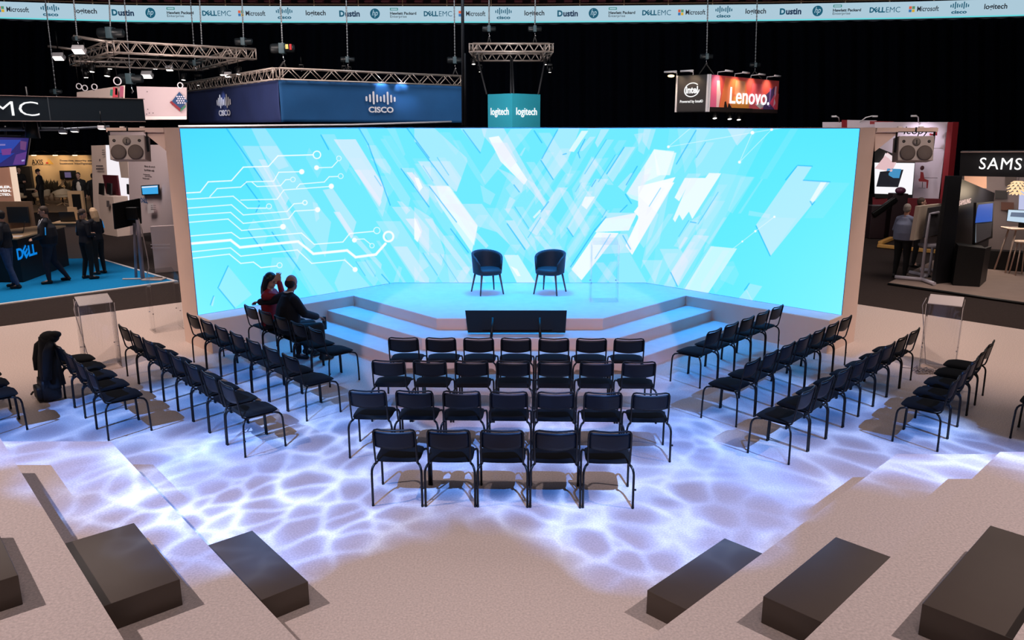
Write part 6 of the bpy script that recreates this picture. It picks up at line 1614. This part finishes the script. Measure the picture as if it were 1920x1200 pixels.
# dark fascia with EMC lettering
fz0, fz1 = AT(270, 228, 21.5).z, AT(270, 186, 21.5).z
fa = empty('overhead_fascia_sign', (AT(270, 200, 21.5).x, 21.5, fz0), 0, 'long dark petrol fascia with thin white capital letters hung at the upper left', 'sign'); ogf = Vector(fa.location)
FD = mat('petrol_fascia', (26, 42, 54), .5)
Af = AT(-60, 200, 18.6); Bf = AT(270, 200, 21.5); Af.z = Bf.z = 0
def ff(A, B, z0, z1, th, m, nm, out=0.0):
    d = (B - A).normalized(); nr = Vector((d.y, -d.x, 0)); a = A + nr * out; b = B + nr * out; c = b - nr * th; e_ = a - nr * th
    mb = MB(); mb.prism([(q.x - ogf.x, q.y - ogf.y) for q in (a, b, c, e_)], z0 - ogf.z, z1 - ogf.z); return mb.build(nm, m, fa)
ff(Af, Bf, fz0, fz1, 1.6, FD, 'panel')
ff(Af, Bf, fz1, fz1 + .015, .03, mat('pale_line', (190, 160, 150), .5), 'top_edge', .015); ff(Af, Bf, fz0 - .01, fz0 + .008, .03, mat('pale_line', (190, 160, 150)), 'bottom_edge', .01)
sm = Af.lerp(Bf, (.42)); ff(sm, sm + (Bf - Af).normalized() * .02, fz0, fz1, .02, mat('seam_grey', (90, 100, 108), .5), 'seam', .01)
dF = (Bf - Af).normalized(); q = None
for t_ in [i / 400 for i in range(400)]:
    c = Af.lerp(Bf, t_)
    if PX(c.x, c.y, (fz0 + fz1) / 2)[0] > 12: q = c; break
o = text_mb('EMC', width=104 / FPX * q.y, height=.33, bold=-.012).build('lettering', WHT, fa); o.matrix_local = frame(Vector((q.x, q.y, (fz0 + fz1) / 2)) + Vector((dF.y, -dF.x, 0)) * .02 - ogf, dF, (0, 0, 1))
mb = MB(); mb.tube([AT(-20, 242, 20) - ogf, AT(118, 242, 21.8) - ogf], .05, 8); mb.tube([AT(118, 242, 22.5) - ogf, AT(205, 237, 23.5) - ogf], .03, 8); mb.build('lower_pipe', mat('pipe_grey', (120, 126, 136), .4, metal=.4), fa)
for u, v, k_, lb in ((60, 243, 'par', 'round downlight under the dark fascia, left of three slim lamps'), (118, 247, 'flood', 'slim white lamp under the dark fascia, nearest the round downlight'), (140, 244, 'flood', 'slim white lamp under the dark fascia, middle one'), (191, 239, 'flood', 'slim white lamp under the dark fascia, rightmost')):
    stage_light(u, v, 20.6, k_, lb, 1.3 if k_ == 'par' else .5, tilt=.2 if k_ == 'par' else 1.35)

# white hanging sails behind the fascia
hs1 = empty('hanging_banner', AT(190, 172, 27), 0, 'white fabric banner with green and red shapes above the dark fascia', 'banner'); oh1 = Vector(hs1.location)
slabquad([AT(144, 190, 28), AT(231, 190, 27), AT(232, 160, 27), AT(144, 173, 28)], .05, mat('sail_white', (228, 206, 196), .8), 'fabric', hs1, oh1)
for pts, col in (([(211, 183), (221, 182), (220, 165), (212, 163)], (206, 70, 84)), ([(224, 182), (231, 182), (232, 162), (225, 161)], (168, 84, 110)), ([(206, 179), (211, 180), (212, 168), (207, 168)], (60, 130, 110)), ([(216, 178), (220, 178), (220, 166), (216, 165)], (240, 226, 222))):
    q = [AT(u, v, 26.93) for u, v in pts]; slabquad(q, .01, mat('print_c%d' % col[0], col, .7), 'print', hs1, oh1)
hs2 = empty('hanging_banner', AT(300, 195, 27), 0, 'white fabric banner with a blue chequered cube emblem left of the navy banner', 'banner'); oh2 = Vector(hs2.location)
slabquad([AT(262, 225, 28.5), AT(350, 224, 28.8), AT(350, 164, 28.8), AT(256, 162, 28.5)], .05, mat('sail_pink_white', (206, 186, 190), .8), 'fabric', hs2, oh2)
slabquad([AT(272, 224, 28.4), AT(350, 224, 28.7), AT(350, 218, 28.7), AT(272, 218, 28.4)], .02, mat('sail_hem', (244, 232, 230), .7), 'hem', hs2, oh2)
def pr2(pts, col, k_=0): q = [AT(u, v, 28.38 - .01 * k_ + (u - 256) / 94 * .3) for u, v in pts]; slabquad(q, .01, mat('emb_%d_%d_%d' % col, col, .7), 'emblem', hs2, oh2)
pr2([(322, 190), (338, 204), (352, 190), (336, 172)], (20, 62, 110), 0); pr2([(318, 192), (337, 209), (339, 204), (321, 189)], (130, 30, 44), 1); pr2([(338, 209), (348, 201), (348, 197), (338, 205)], (40, 120, 90), 1)
for i in range(4):
    for j in range(4):
        u = 332 + i * 4.2 + (j % 2) * 2.1; v = 181 + j * 4.0
        if u < 349: pr2([(u, v + 1.8), (u + 1.8, v), (u, v - 1.8), (u - 1.8, v)][::-1], (214, 210, 226), 2)
for u, v in ((275, 214), (280, 212), (287, 212), (277, 205), (270, 186), (276, 172)): pr2([(u, v + 1), (u + 1.3, v), (u, v - 1), (u - 1.3, v)][::-1], (50, 40, 52), 1)
for u, v, Y in ((148, 162, 28), (159, 165, 28), (177, 163, 27.6), (220, 152, 27), (338, 160, 28.4)):
    r = empty('hanging_ring', AT(u, v, Y), 0, {148: 'white ring above the left end of the red and green banner', 159: 'white ring next to the leftmost ring', 177: 'oval white ring above the middle of the red and green banner', 220: 'largest white ring above the red shape', 338: 'white ring above the blue cube emblem'}[u], 'ring', 'white rings holding the fabric banners')
    mb = MB(); R0 = .09 if u != 220 else .12; mb.tube([(R0 * math.cos(2 * PI * i / 18), 0, R0 * math.sin(2 * PI * i / 18)) for i in range(18)], .018, 6, closed=True); mb.build('ring', mat('white_metal', (235, 230, 235)), r)
    mb = MB(); mb.tube([(0, 0, R0), (-.02, 0, .9)], .008, 5); mb.build('wire', BLACKM, r)

# ================================================================ RIGHT: booths
rb = empty('exhibition_booth', (12, 29, 0), 0, 'white and red booth wall with a large hand picture behind the right loudspeaker', 'booth'); ogr = Vector(rb.location)
def rpoly(name, m, pts, th=.06): return slabquad([AT(u, v, Y) for u, v, Y in pts], th, m, name, rb, ogr)
RW = mat('lilac_white_wall', (214, 198, 208), .75); RED = mat('booth_red', (150, 34, 42), .6); REDD = mat('booth_red_dark', (110, 24, 36), .6)
rpoly('wall_panel', RW, [(1640, 376, 29), (1759, 379, 27.6), (1778, 229, 27.6), (1640, 229, 29)])
rpoly('red_post', RED, [(1757, 425, 27.5), (1768, 428, 27.3), (1787, 229, 27.3), (1777, 229, 27.5)], .3)
rpoly('side_panel', RW, [(1542, 245, 31), (1578, 245, 30.6), (1578, 229, 30.6), (1542, 229, 31)]); rpoly('side_panel', RW, [(1584, 245, 30.2), (1642, 245, 29.2), (1642, 226, 29.2), (1584, 225, 30.2)])
rpoly('red_strip', RED, [(1578, 245, 30.3), (1586, 245, 30.1), (1586, 225, 30.1), (1578, 225, 30.3)]); rpoly('red_strip', RED, [(1631, 233, 29.1), (1676, 232, 28.7), (1676, 228, 28.7), (1631, 227, 29.1)], .02)
rpoly('lower_wall', REDD, [(1636, 430, 28.2), (1764, 432, 27.2), (1764, 373, 27.2), (1636, 370, 28.2)])
rpoly('bench', mat('bench_red', (190, 44, 66), .6), [(1634, 438, 27.6), (1670, 440, 27.3), (1670, 417, 27.8), (1634, 415, 28.0)], .1)
rpoly('picture_frame', BLACKP, [(1640, 371, 28.1), (1711, 373, 27.7), (1716, 305, 27.7), (1640, 274, 28.1)], .08)
rpoly('picture', glow('picture_white', (250, 248, 252), 1.0), [(1640, 363, 28.0), (1710, 365, 27.62), (1715, 306, 27.62), (1640, 305, 28.0)], .02)
rpoly('picture', glow('picture_hand', (236, 196, 200), .9), [(1640, 316, 27.92), (1672, 322, 27.7), (1683, 300, 27.66), (1664, 286, 27.7)], .01)
rpoly('picture', glow('picture_hand2', (250, 232, 236), .9), [(1652, 306, 27.9), (1676, 310, 27.69), (1682, 296, 27.66), (1660, 287, 27.7)], .01)
rpoly('picture', glow('picture_black', (24, 26, 36), .9), [(1643, 350, 27.9), (1684, 351, 27.68), (1694, 318, 27.62), (1650, 322, 27.8)], .01)
rpoly('picture', glow('picture_blue', (70, 150, 200), .9), [(1658, 333, 27.8), (1686, 334, 27.66), (1690, 317, 27.6), (1664, 316, 27.75)], .008)
# drawing of a seated figure at a desk, red, flat print
def flatprint(pts, m, Y=27.55): q = [AT(u, v, Y) for u, v in pts]; mb = MB(); mb.add([tuple(a - ogr) for a in q], [list(range(len(q)))]); s_ = mb.build('drawing', m, rb); k_ = s_.modifiers.new('t', 'SOLIDIFY'); k_.thickness = .01; return s_
PRD = mat('print_red', (172, 60, 66), .7)
flatprint([(1726, 322), (1731, 323), (1733, 335), (1741, 338), (1739, 353), (1737, 353), (1737, 341), (1723, 340), (1722, 336), (1725, 334)], PRD)
mb = MB(); mb.ell(AT(1729, 315, 27.52) - ogr, (.07, .02, .08), 12); mb.build('drawing', mat('print_dark', (84, 44, 48), .7), rb)
flatprint([(1728, 333.6), (1758, 334.2), (1758, 333.4), (1728, 332.8)], TXT2); flatprint([(1729, 341), (1730, 341), (1729.5, 352), (1728.5, 352)], TXT2); flatprint([(1722, 353), (1735, 353.5), (1735, 352.8), (1722, 352.3)], TXT2); flatprint([(1742, 278.3), (1768, 278.5), (1768, 277.9), (1742, 277.7)], TXT)
o = text_mb('icopy', width=.86, height=.34, bold=.005, shear=.2).build('lettering', BLACKP, rb); o.matrix_local = frame(AT(1719, 247, 27.75) - ogr, (1, -.05, 0), (0, 0, 1))
for a in ((1743, 254, 1757, 251), (1743, 242, 1757, 239), (1754, 254, 1757, 239), (1743, 254, 1746, 250)): u0, v0, u1, v1 = a; rpoly('emblem', RED, [(u0, v0, 27.55), (u1, v0, 27.5), (u1, v1, 27.5), (u0, v1, 27.55)], .01)
for k_, (u, Y) in enumerate(((1574, 30.3), (1612, 29.5), (1722, 27.9))):
    p = AT(u, 228, Y); r = empty('arm_lamp', p, 0, 'white arm lamp on top of the red and white booth, ' + ['leftmost', 'middle', 'rightmost'][k_], 'lamp', 'arm lamps on the red and white booth')
    s_ = -1 if k_ != 1 else 1; mb = MB(); mb.tube([(0, 0, -.02), (s_ * .12, -.2, .14), (s_ * .3, -.35, .2)], .02, 6); mb.build('arm', mat('white_metal', (235, 230, 235)), r); mb = MB(); mb.bbox((s_ * .36, -.38, .18), (.18, .1, .06), .02); mb.build('lamp_head', mat('white_metal', (235, 230, 235)), r)
    if k_ == 2: lamp('arm_lamp_light', 'SPOT', p + Vector((-.35, -.5, .1)), AT(u, 262, Y), 60, (.9, .85, 1), .04, math.radians(100), .8)
# equipment silhouettes against the red wall
mb = MB(); mb.bbox((0, 0, 0), (.9, .16, .18), .03, RY(-.65)); o = mb.build('printer_arm', BLACKM); o.location = AT(1658, 388, 26.6); o.rotation_euler = (0, 0, 0); o.parent = rb; o.location = o.location - ogr
mb = MB(); mb.bbox((0, 0, .55), (.5, .4, 1.1), .02); o = mb.build('machine', mat('machine_dark', (40, 24, 30), .5), rb); o.location = Vector((AT(1643, 400, 26.8).x, 26.8, 0)) - ogr
mb = MB(); mb.bbox((0, 0, .75), (.5, .4, 1.5), .02); o = mb.build('machine', mat('machine_dark', (40, 24, 30)), rb); o.location = Vector((AT(1680, 400, 26.8).x, 26.8, 0)) - ogr
mb = MB(); mb.ell((0, 0, 1.60), (.17, .15, .12), 14); o = mb.build('machine_head', mat('machine_purple', (96, 44, 74), .4), rb); o.location = Vector((AT(1681, 400, 26.7).x, 26.6, 0)) - ogr
# yellow beams on the floor
for k_, (a, b, lb) in enumerate((((1646, 464), (1760, 476), 'long yellow beam lying on the dark carpet behind the two men'), ((1650, 459), (1672, 450), 'short yellow beam lying at an angle at the left end of the long one'))):
    A, B = W(*a), W(*b); mb = MB(); d = B - A; L = d.length
    mb.bbox((L / 2, 0, .06), (L, .14, .1), .01); 
    o = mb.build('yellow_beam', mat('pallet_yellow', (214, 160, 84), .6)); o.location = A; o.rotation_euler = (0, 0, math.atan2(d.y, d.x)); tag(o, lb, 'beam', 'yellow beams behind the two men')
# two men
p = W(1686, 521); CHK = mat('grey_blue_shirt', (128, 134, 160), .85, noise=.08, nscale=60)
r, V_, hm_ = person('person', (p.x, p.y, 0), math.radians(-50), 'stout grey haired man in grey-blue shirt and black trousers by the whiteboard stand', dict(wR=(.10, .36, 1.10), eR=(.26, .12, 1.15), dR=(-.1, .9, .2), nR=(-1, 0, 0), wL=(-.1, .32, 1.08), eL=(-.27, .06, 1.15), dL=(.3, .9, .1), yaw=-.1), CHK, BLKT, hair='grey', hairstyle='short', skin=SKIN2, H=1.83, build=1.38)
p = W(1712, 500); r, V_, hm_ = person('person', (p.x, p.y, 0), math.radians(-115), 'man in black shirt and trousers holding a cup behind the grey haired man', dict(wR=(.05, .28, 1.10), eR=(.24, .03, 1.13), dR=(-.3, .9, .2), nR=(-1, 0, 0), yaw=.2), BLACKP, BLKT, hair='brown', hairstyle='short', H=1.84)
mb = MB(); mb.lathe([(0, 0), (.03, 0), (.038, .1), (0, .1)], n=12); o = mb.build('paper_cup', EDGEWHITE); o.location = (p.x - .3, p.y - .05 , 1.14); tag(o, 'white paper cup in the hand of the man in black', 'cup')
o.location = AT(1715, 417, p.y - .28)
# mobile interactive display, seen from behind
p = W(1728, 524); md = empty('display_trolley', (p.x, p.y, 0), 0, 'large white flat display seen from behind on a white wheeled trolley', 'display'); om = Vector(md.location)
a, b, c_, d_ = AT(1713, 451, 18.7), AT(1765, 441, 20.2), AT(1765, 382, 20.2), AT(1724, 387, 18.7)
slabquad([a, b, c_, d_], .09, mat('display_cream', (216, 196, 176), .5), 'housing', md, om)
a, b, c_, d_ = AT(1732, 446, 18.80), AT(1768, 438, 19.9), AT(1768, 386, 19.9), AT(1742, 390, 18.80)
slabquad([a, b, c_, d_], .03, mat('display_back_grey', (84, 80, 84), .6), 'rear_panel', md, om)
WM = mat('trolley_white', (206, 200, 212), .4)
mb = MB(); mb.tube([AT(1728, 521, 18.9) - om, AT(1742, 401, 18.9) - om, AT(1759, 398.5, 19.6) - om], .04, 8); mb.tube([AT(1742, 515, 19.8) - om, AT(1749, 462, 19.8) - om], .035, 8); mb.tube([AT(1728, 521, 18.9) - om, AT(1742, 515, 19.8) - om], .035, 8); mb.build('frame', WM, md)
mb = MB(); mb.bbox(AT(1747, 460, 19.4) - om, (.5, .35, .06), .01); mb.build('shelf', WM, md)
for (u0, v0, u1, v1) in ((1678, 519, 1729, 524), (1727, 523, 1752, 532), (1706, 510, 1738, 517), (1725, 505, 1758, 508)):
    A, B = W(u0, v0, .08) - om, W(u1, v1, .08) - om; mb = MB(); mb.tube([A, B], .045, 8); mb.build('foot', WM, md)
for u, v in ((1680, 522), (1748, 532), (1708, 513), (1742, 519)): mb = MB(); q = W(u, v, .04) - om; mb.lathe([(0, -.02), (.04, -.02), (.04, .02), (0, .02)], q, 12, RX(PI / 2)); mb.build('castor', BLACKM, md)
# dark booth with white glowing name
mb = MB(); q = [W(1664, 533), W(1930, 572), W(2100, 560), W(2060, 490), W(1750, 490)]; mb.prism([(a.x, a.y) for a in q], -.011, .03); struct(mb.build('floor', mat('taupe_floor', (146, 126, 116), .8, noise=.08, nscale=3)), 'taupe booth floor with black edge at the right')
mb = MB(); a, b = W(1664, 533), W(1930, 572); mb.tube([(a.x, a.y - .03, .02), (b.x, b.y - .03, .02)], .03, 6); struct(mb.build('trim_3', BLACKP), 'black edge strip of the taupe booth floor')
sb = empty('exhibition_booth', (11.5, 19.5, 0.03), 0, 'black booth with glowing white capital lettering on its fascia at the right picture edge', 'booth'); os_ = Vector(sb.location)
def spoly(name, m, pts, th=.06): return slabquad([AT(u, v, Y) for u, v, Y in pts], th, m, name, sb, os_)
SBK = mat('booth_black', (22, 22, 26), .45); SGR = mat('booth_interior_grey', (112, 100, 98), .8, noise=.04, nscale=3)
spoly('fascia', mat('fascia_black', (26, 27, 31), .5), [(1799, 330, 19.6), (2010, 334, 18.4), (2014, 284, 18.4), (1801, 285, 19.6)], .5)
spoly('fascia_edge', mat('pale_line', (190, 160, 150)), [(1801, 286, 19.58), (2010, 285, 18.38), (2010, 283.5, 18.38), (1801, 284.4, 19.58)], .03)
spoly('corner_wall', SBK, [(1752, 538, 18.5), (1782, 540, 18.7), (1804, 330, 18.7), (1779, 330, 18.5)], .10)
spoly('side_wall', SBK, [(1782, 540, 18.9), (1848, 500, 21.4), (1865, 362, 21.4), (1797, 333, 18.9)], .08)
spoly('back_wall', SGR, [(1797, 480, 22.0), (2010, 492, 21.0), (2010, 320, 21.0), (1800, 320, 22.0)], .1)
spoly('lower_front', BLACKP, [(1846, 506, 20.6), (2010, 519, 19.6), (2010, 478, 19.6), (1852, 470, 20.6)], .4)
spoly('plinth', BLACKP, [(1786, 536, 18.35), (1836, 541, 18.15), (1848, 466, 18.15), (1797, 460, 18.35)], .5)
spoly('plinth_side', SBK, [(1836, 541, 18.15), (1848, 531, 18.9), (1859, 462, 18.9), (1848, 466, 18.15)], .06)
q = AT(1858 + 53, 307, 19.0); o = text_mb('SAMSUNG', width=128 / FPX * 19.6 * 1.0, height=.27, bold=.0, spacing=1.12, depth=.03).build('lettering', glow('letter_glow', (255, 252, 250)), sb); o.matrix_local = frame(AT(1914, 307.5, 18.82) - os_, (210 / FPX * 19.2, -1.2, 0), (0, 0, 1))
dS = AT(1865, 362, 21.4) - AT(1797, 362, 18.9); dS.z = 0
o = text_mb('SAMSUNG', width=.98, height=.12, bold=.0, depth=.01).build('lettering', glow('letter_rose', (226, 190, 180), .9), sb); o.matrix_local = frame(AT(1809, 378.5, 19.15) - os_, dS, (0, 0, 1))
spoly('monitor', BLACKP, [(1828, 460, 18.7), (1861, 446, 19.9), (1863, 378, 19.9), (1831, 380, 18.7)], .06)
for pts, col in (([(1829, 418), (1860, 415), (1862, 381), (1833, 384)], (40, 90, 190)), ([(1838, 404), (1860, 401), (1861, 386), (1841, 388)], (60, 140, 230)), ([(1840, 412), (1859, 409), (1858, 402), (1842, 404)], (150, 170, 190)), ([(1830, 456), (1858, 443), (1860, 417), (1830, 420)], (50, 44, 46)), ([(1842, 440), (1850, 436), (1850, 424), (1844, 426)], (150, 110, 90)), ([(1829, 455), (1836, 452), (1836, 420), (1830, 420)], (120, 130, 140))):
    spoly('picture', glow('mon_%d_%d' % (col[0], col[2]), col, .85), [(u, v, 18.62 + (u - 1828) / 35 * 1.15) for u, v in pts], .006)
for u0, u1, v0, v1, col in ((1808, 1850, 326, 352, (196, 150, 122)), (1866, 1889, 357, 372, (26, 22, 22)), (1877, 1901, 379, 394, (84, 50, 38)), (1885, 1905, 330, 348, (60, 46, 40))):
    spoly('wall_picture', mat('wp_%d' % col[0], col, .6), [(u0, v1, 21.55), (u1, v1 + 1, 21.4), (u1, v0 + 1, 21.4), (u0, v0, 21.55)], .04)
spoly('poster', glow('poster_lilac', (206, 212, 250), .8), [(1910, 393, 20.9), (1960, 395, 20.7), (1960, 358, 20.7), (1912, 356, 20.9)], .03)
mt = empty('desktop_monitor', AT(1906, 418, 20.3), 0, 'desktop monitor showing a white and blue picture in the black booth', 'monitor'); omt = Vector(mt.location)
slabquad([AT(1887, 415, 20.3), AT(1930, 420, 20.1), AT(1932, 394, 20.1), AT(1890, 392.5, 20.3)], .04, BLACKP, 'housing', mt, omt)
slabquad([AT(1888, 414, 20.25), AT(1928, 418.5, 20.05), AT(1930, 395, 20.05), AT(1891, 393.5, 20.25)], .01, glow('mon_pale', (196, 220, 240), .95), 'picture', mt, omt)
slabquad([AT(1894, 406, 20.2), AT(1924, 408, 20.0), AT(1926, 399, 20.0), AT(1896, 398, 20.2)], .006, glow('mon_slate', (90, 110, 140), .9), 'picture', mt, omt)
mb = MB(); mb.bbox(AT(1916, 422, 20.2) - omt, (.12, .1, .16), .01); mb.build('stand', BLACKM, mt)
q = AT(1912, 428, 20.2); tb = empty('high_table', (q.x, q.y, .03), 0, 'pale high table with splayed legs in the black booth', 'table'); zt4 = q.z - .03
mb = MB(); mb.bbox((0.1, 0, zt4), (.9, .5, .04), .015); mb.build('tabletop', mat('pale_table', (216, 190, 172), .5), tb)
for sx in (-1, 1):
    for sy in (-1, 1): mb = MB(); mb.tube([(.1 + sx * .28, sy * .15, zt4 - .02), (.1 + sx * .45, sy * .24, 0)], .022, 6); mb.build('leg', mat('pale_table', (216, 190, 172)), tb)
q = AT(1912, 452, 19.9); so = empty('stool', (q.x, q.y - .15, .03), 0, 'pale stool under the high table in the black booth', 'stool'); zt5 = q.z - .03
mb = MB(); mb.lathe([(0, zt5 - .02), (.19, zt5 - .02), (.2, zt5), (.19, zt5 + .03), (0, zt5 + .03)], n=18); mb.build('seat', mat('pale_table', (216, 190, 172)), so)
for k_ in range(4): mb = MB(); a = k_ * PI / 2 + .7; mb.tube([(.12 * math.cos(a), .12 * math.sin(a), zt5 - .02), (.22 * math.cos(a), .22 * math.sin(a), 0)], .016, 6); mb.build('leg', mat('pale_table', (216, 190, 172)), so)
q = AT(1908, 350, 20.4); fl_ = empty('pendant_lamp', q, 0, 'pendant lamp made of overlapping cream petals glowing in the black booth', 'lamp')
mb = MB()
for lay in range(5):
    z = .14 - lay * .07; R0 = .13 + .10 * math.sin(PI * (lay + .5) / 5)
    for i in range(12):
        a = 2 * PI * (i + lay * .5) / 12; c, s_ = math.cos(a), math.sin(a)
        mb.add([(R0 * .6 * c - .035 * s_, R0 * .6 * s_ + .035 * c, z), (R0 * .6 * c + .035 * s_, R0 * .6 * s_ - .035 * c, z), (R0 * c + .03 * s_, R0 * s_ - .03 * c, z - .045), (R0 * 1.1 * c, R0 * 1.1 * s_, z - .07), (R0 * c - .03 * s_, R0 * s_ + .03 * c, z - .045)], [(0, 1, 2, 3, 4), (4, 3, 2, 1, 0)])
mb.build('petal_shade', glow('petal_cream', (255, 214, 160), 1.0), fl_); mb = MB(); mb.tube([(0, 0, .15), (0, 0, .8)], .006, 6); mb.build('cord', BLACKM, fl_)
lamp('pendant_bulb', 'POINT', q + Vector((-.35, -.5, -.1)), q, 25, (1, .78, .55), .1); lamp('booth_inner', 'AREA', AT(1880, 335, 20.2), AT(1880, 430, 21), 25, (1, .85, .78), .8)

# ================================================================ SEATED PAIR in the front-left row
def seat_pose(lean=0.0, side=0.0):
    s_, c_ = math.sin(lean), math.cos(lean)
    pz = .56; 
    def up(d, x=0, f=0): return (x + side * d, -.10 + f + d * s_, pz + d * c_)
    return dict(pelvis=(0, -.10, pz), waist=up(.15), chest=up(.35), neckb=up(.54, 0, -.01), head=up(.70, 0, .03), sL=up(.47, -.17), sR=up(.47, .17),
                hL=(-.09, -.07, .54), hR=(.09, -.07, .54), kL=(-.13, .38, .54), kR=(.13, .38, .54), aL=(-.14, .42, .085), aR=(.14, .40, .085), tL=(-.17, .56, .03), tR=(.16, .54, .03))
ch = CH[('L', 1, 2)]; rz0 = ch.rotation_euler.z
P = seat_pose(.14)
P.update(eL=(-.42, -.10, .93), wL=(-.60, -.22, .90), dL=(-.9, -.3, -.15), nL=(0, -.2, -1), eR=(.27, .06, .82), wR=(.20, .30, .72), dR=(-.2, .9, -.3), nR=(0, 0, -1), yaw=.35, pitch=.02)
DSUIT = mat('dark_navy_suit', (14, 15, 24), .8, noise=.15, nscale=30)
man, Vm, hmm = person('person', (ch.location.x - .12, ch.location.y + .10, 0), rz0, 'balding man in dark suit seated from behind, arm over the next chair', P, DSUIT, BLKT, hair='dark', hairstyle='receding', skin=SKIN2, jacket=True, H=1.84, build=1.16)
hd = hmm
mb = MB(); nb = Vm['neckb']; mb.tube([(nb.x + .062 * math.cos(a), nb.y + .062 * math.sin(a), nb.z + .035) for a in [2 * PI * i / 20 for i in range(20)]], .014, 6, closed=True); mb.build('collar', EDGEWHITE, man)
ch = CH[('L', 1, 3)]; P = seat_pose(.10, .12)
REDM = mat('red_jacket', (150, 26, 44), .75, noise=.2, nscale=25)
P.update(eL=(-.24, .02, .86), wL=(-.16, .24, .74), dL=(.2, .9, -.2), nL=(0, 0, -1), eR=(.17, .22, 1.0), wR=(.10, .14, 1.24), dR=(-.1, -.1, 1), nR=(-1, 0, 0), yaw=-.25, pitch=.3)
wom, Vw, hmw = person('person', (ch.location.x - .16, ch.location.y + .16, 0), rz0 - .85, 'woman in red jacket with long black hair leaning on her hand beside the man', P, REDM, BLKT, hair='black', hairstyle='long', female=True, H=1.80)

# ================================================================ sub-parts: hang the small pieces on the part they belong to
SUBS = {'par_can': {'lens': 'housing'}, 'floodlight': {'lens': 'housing'}, 'moving_head': {'lens': 'housing'}, 'spotlight': {'lens': 'housing'}, 'laptop': {'laptop_screen': 'lid'},
        'loudspeaker': {'woofer': 'cabinet', 'port': 'cabinet', 'horn_slot': 'tweeter_horn'}, 'reception_desk': {'lettering': 'body'}, 'hanging_cube_sign': {'lettering': 'fabric_box'},
        'overhead_fascia_sign': {'lettering': 'panel', 'seam': 'panel'}, 'person': {'eye': 'body', 'lips': 'body', 'sleeve_print': 'shirt', 'lanyard': 'shirt', 'collar': 'jacket'},
        'chain_hoist': {'tag': 'motor'}, 'desktop_monitor': {'picture': 'housing'}, 'hanging_television': {'picture': 'bezel'}, 'poster_wall': {'lettering': 'panel', 'edge': 'panel'},
        'acrylic_lectern': {'screw': 'side_panel'}, 'ribbon_display': {'logo': 'panel'}, 'leafy_display': {}, 'framed_screen': {'screen_glass': 'wood_frame'}, 'display_trolley': {'rear_panel': 'housing', 'castor': 'frame'}}
for root in [o for o in bpy.data.objects if o.parent is None and o.type == 'EMPTY']:
    rule = SUBS.get(root.name.split('.')[0])
    if not rule: continue
    kids = list(root.children)
    for k_ in kids:
        tgt = rule.get(k_.name.split('.')[0])
        if not tgt: continue
        host = next((h for h in kids if h.name.split('.')[0] == tgt), None)
        if host is not None and host is not k_ and len(k_.children) == 0: k_.parent = host
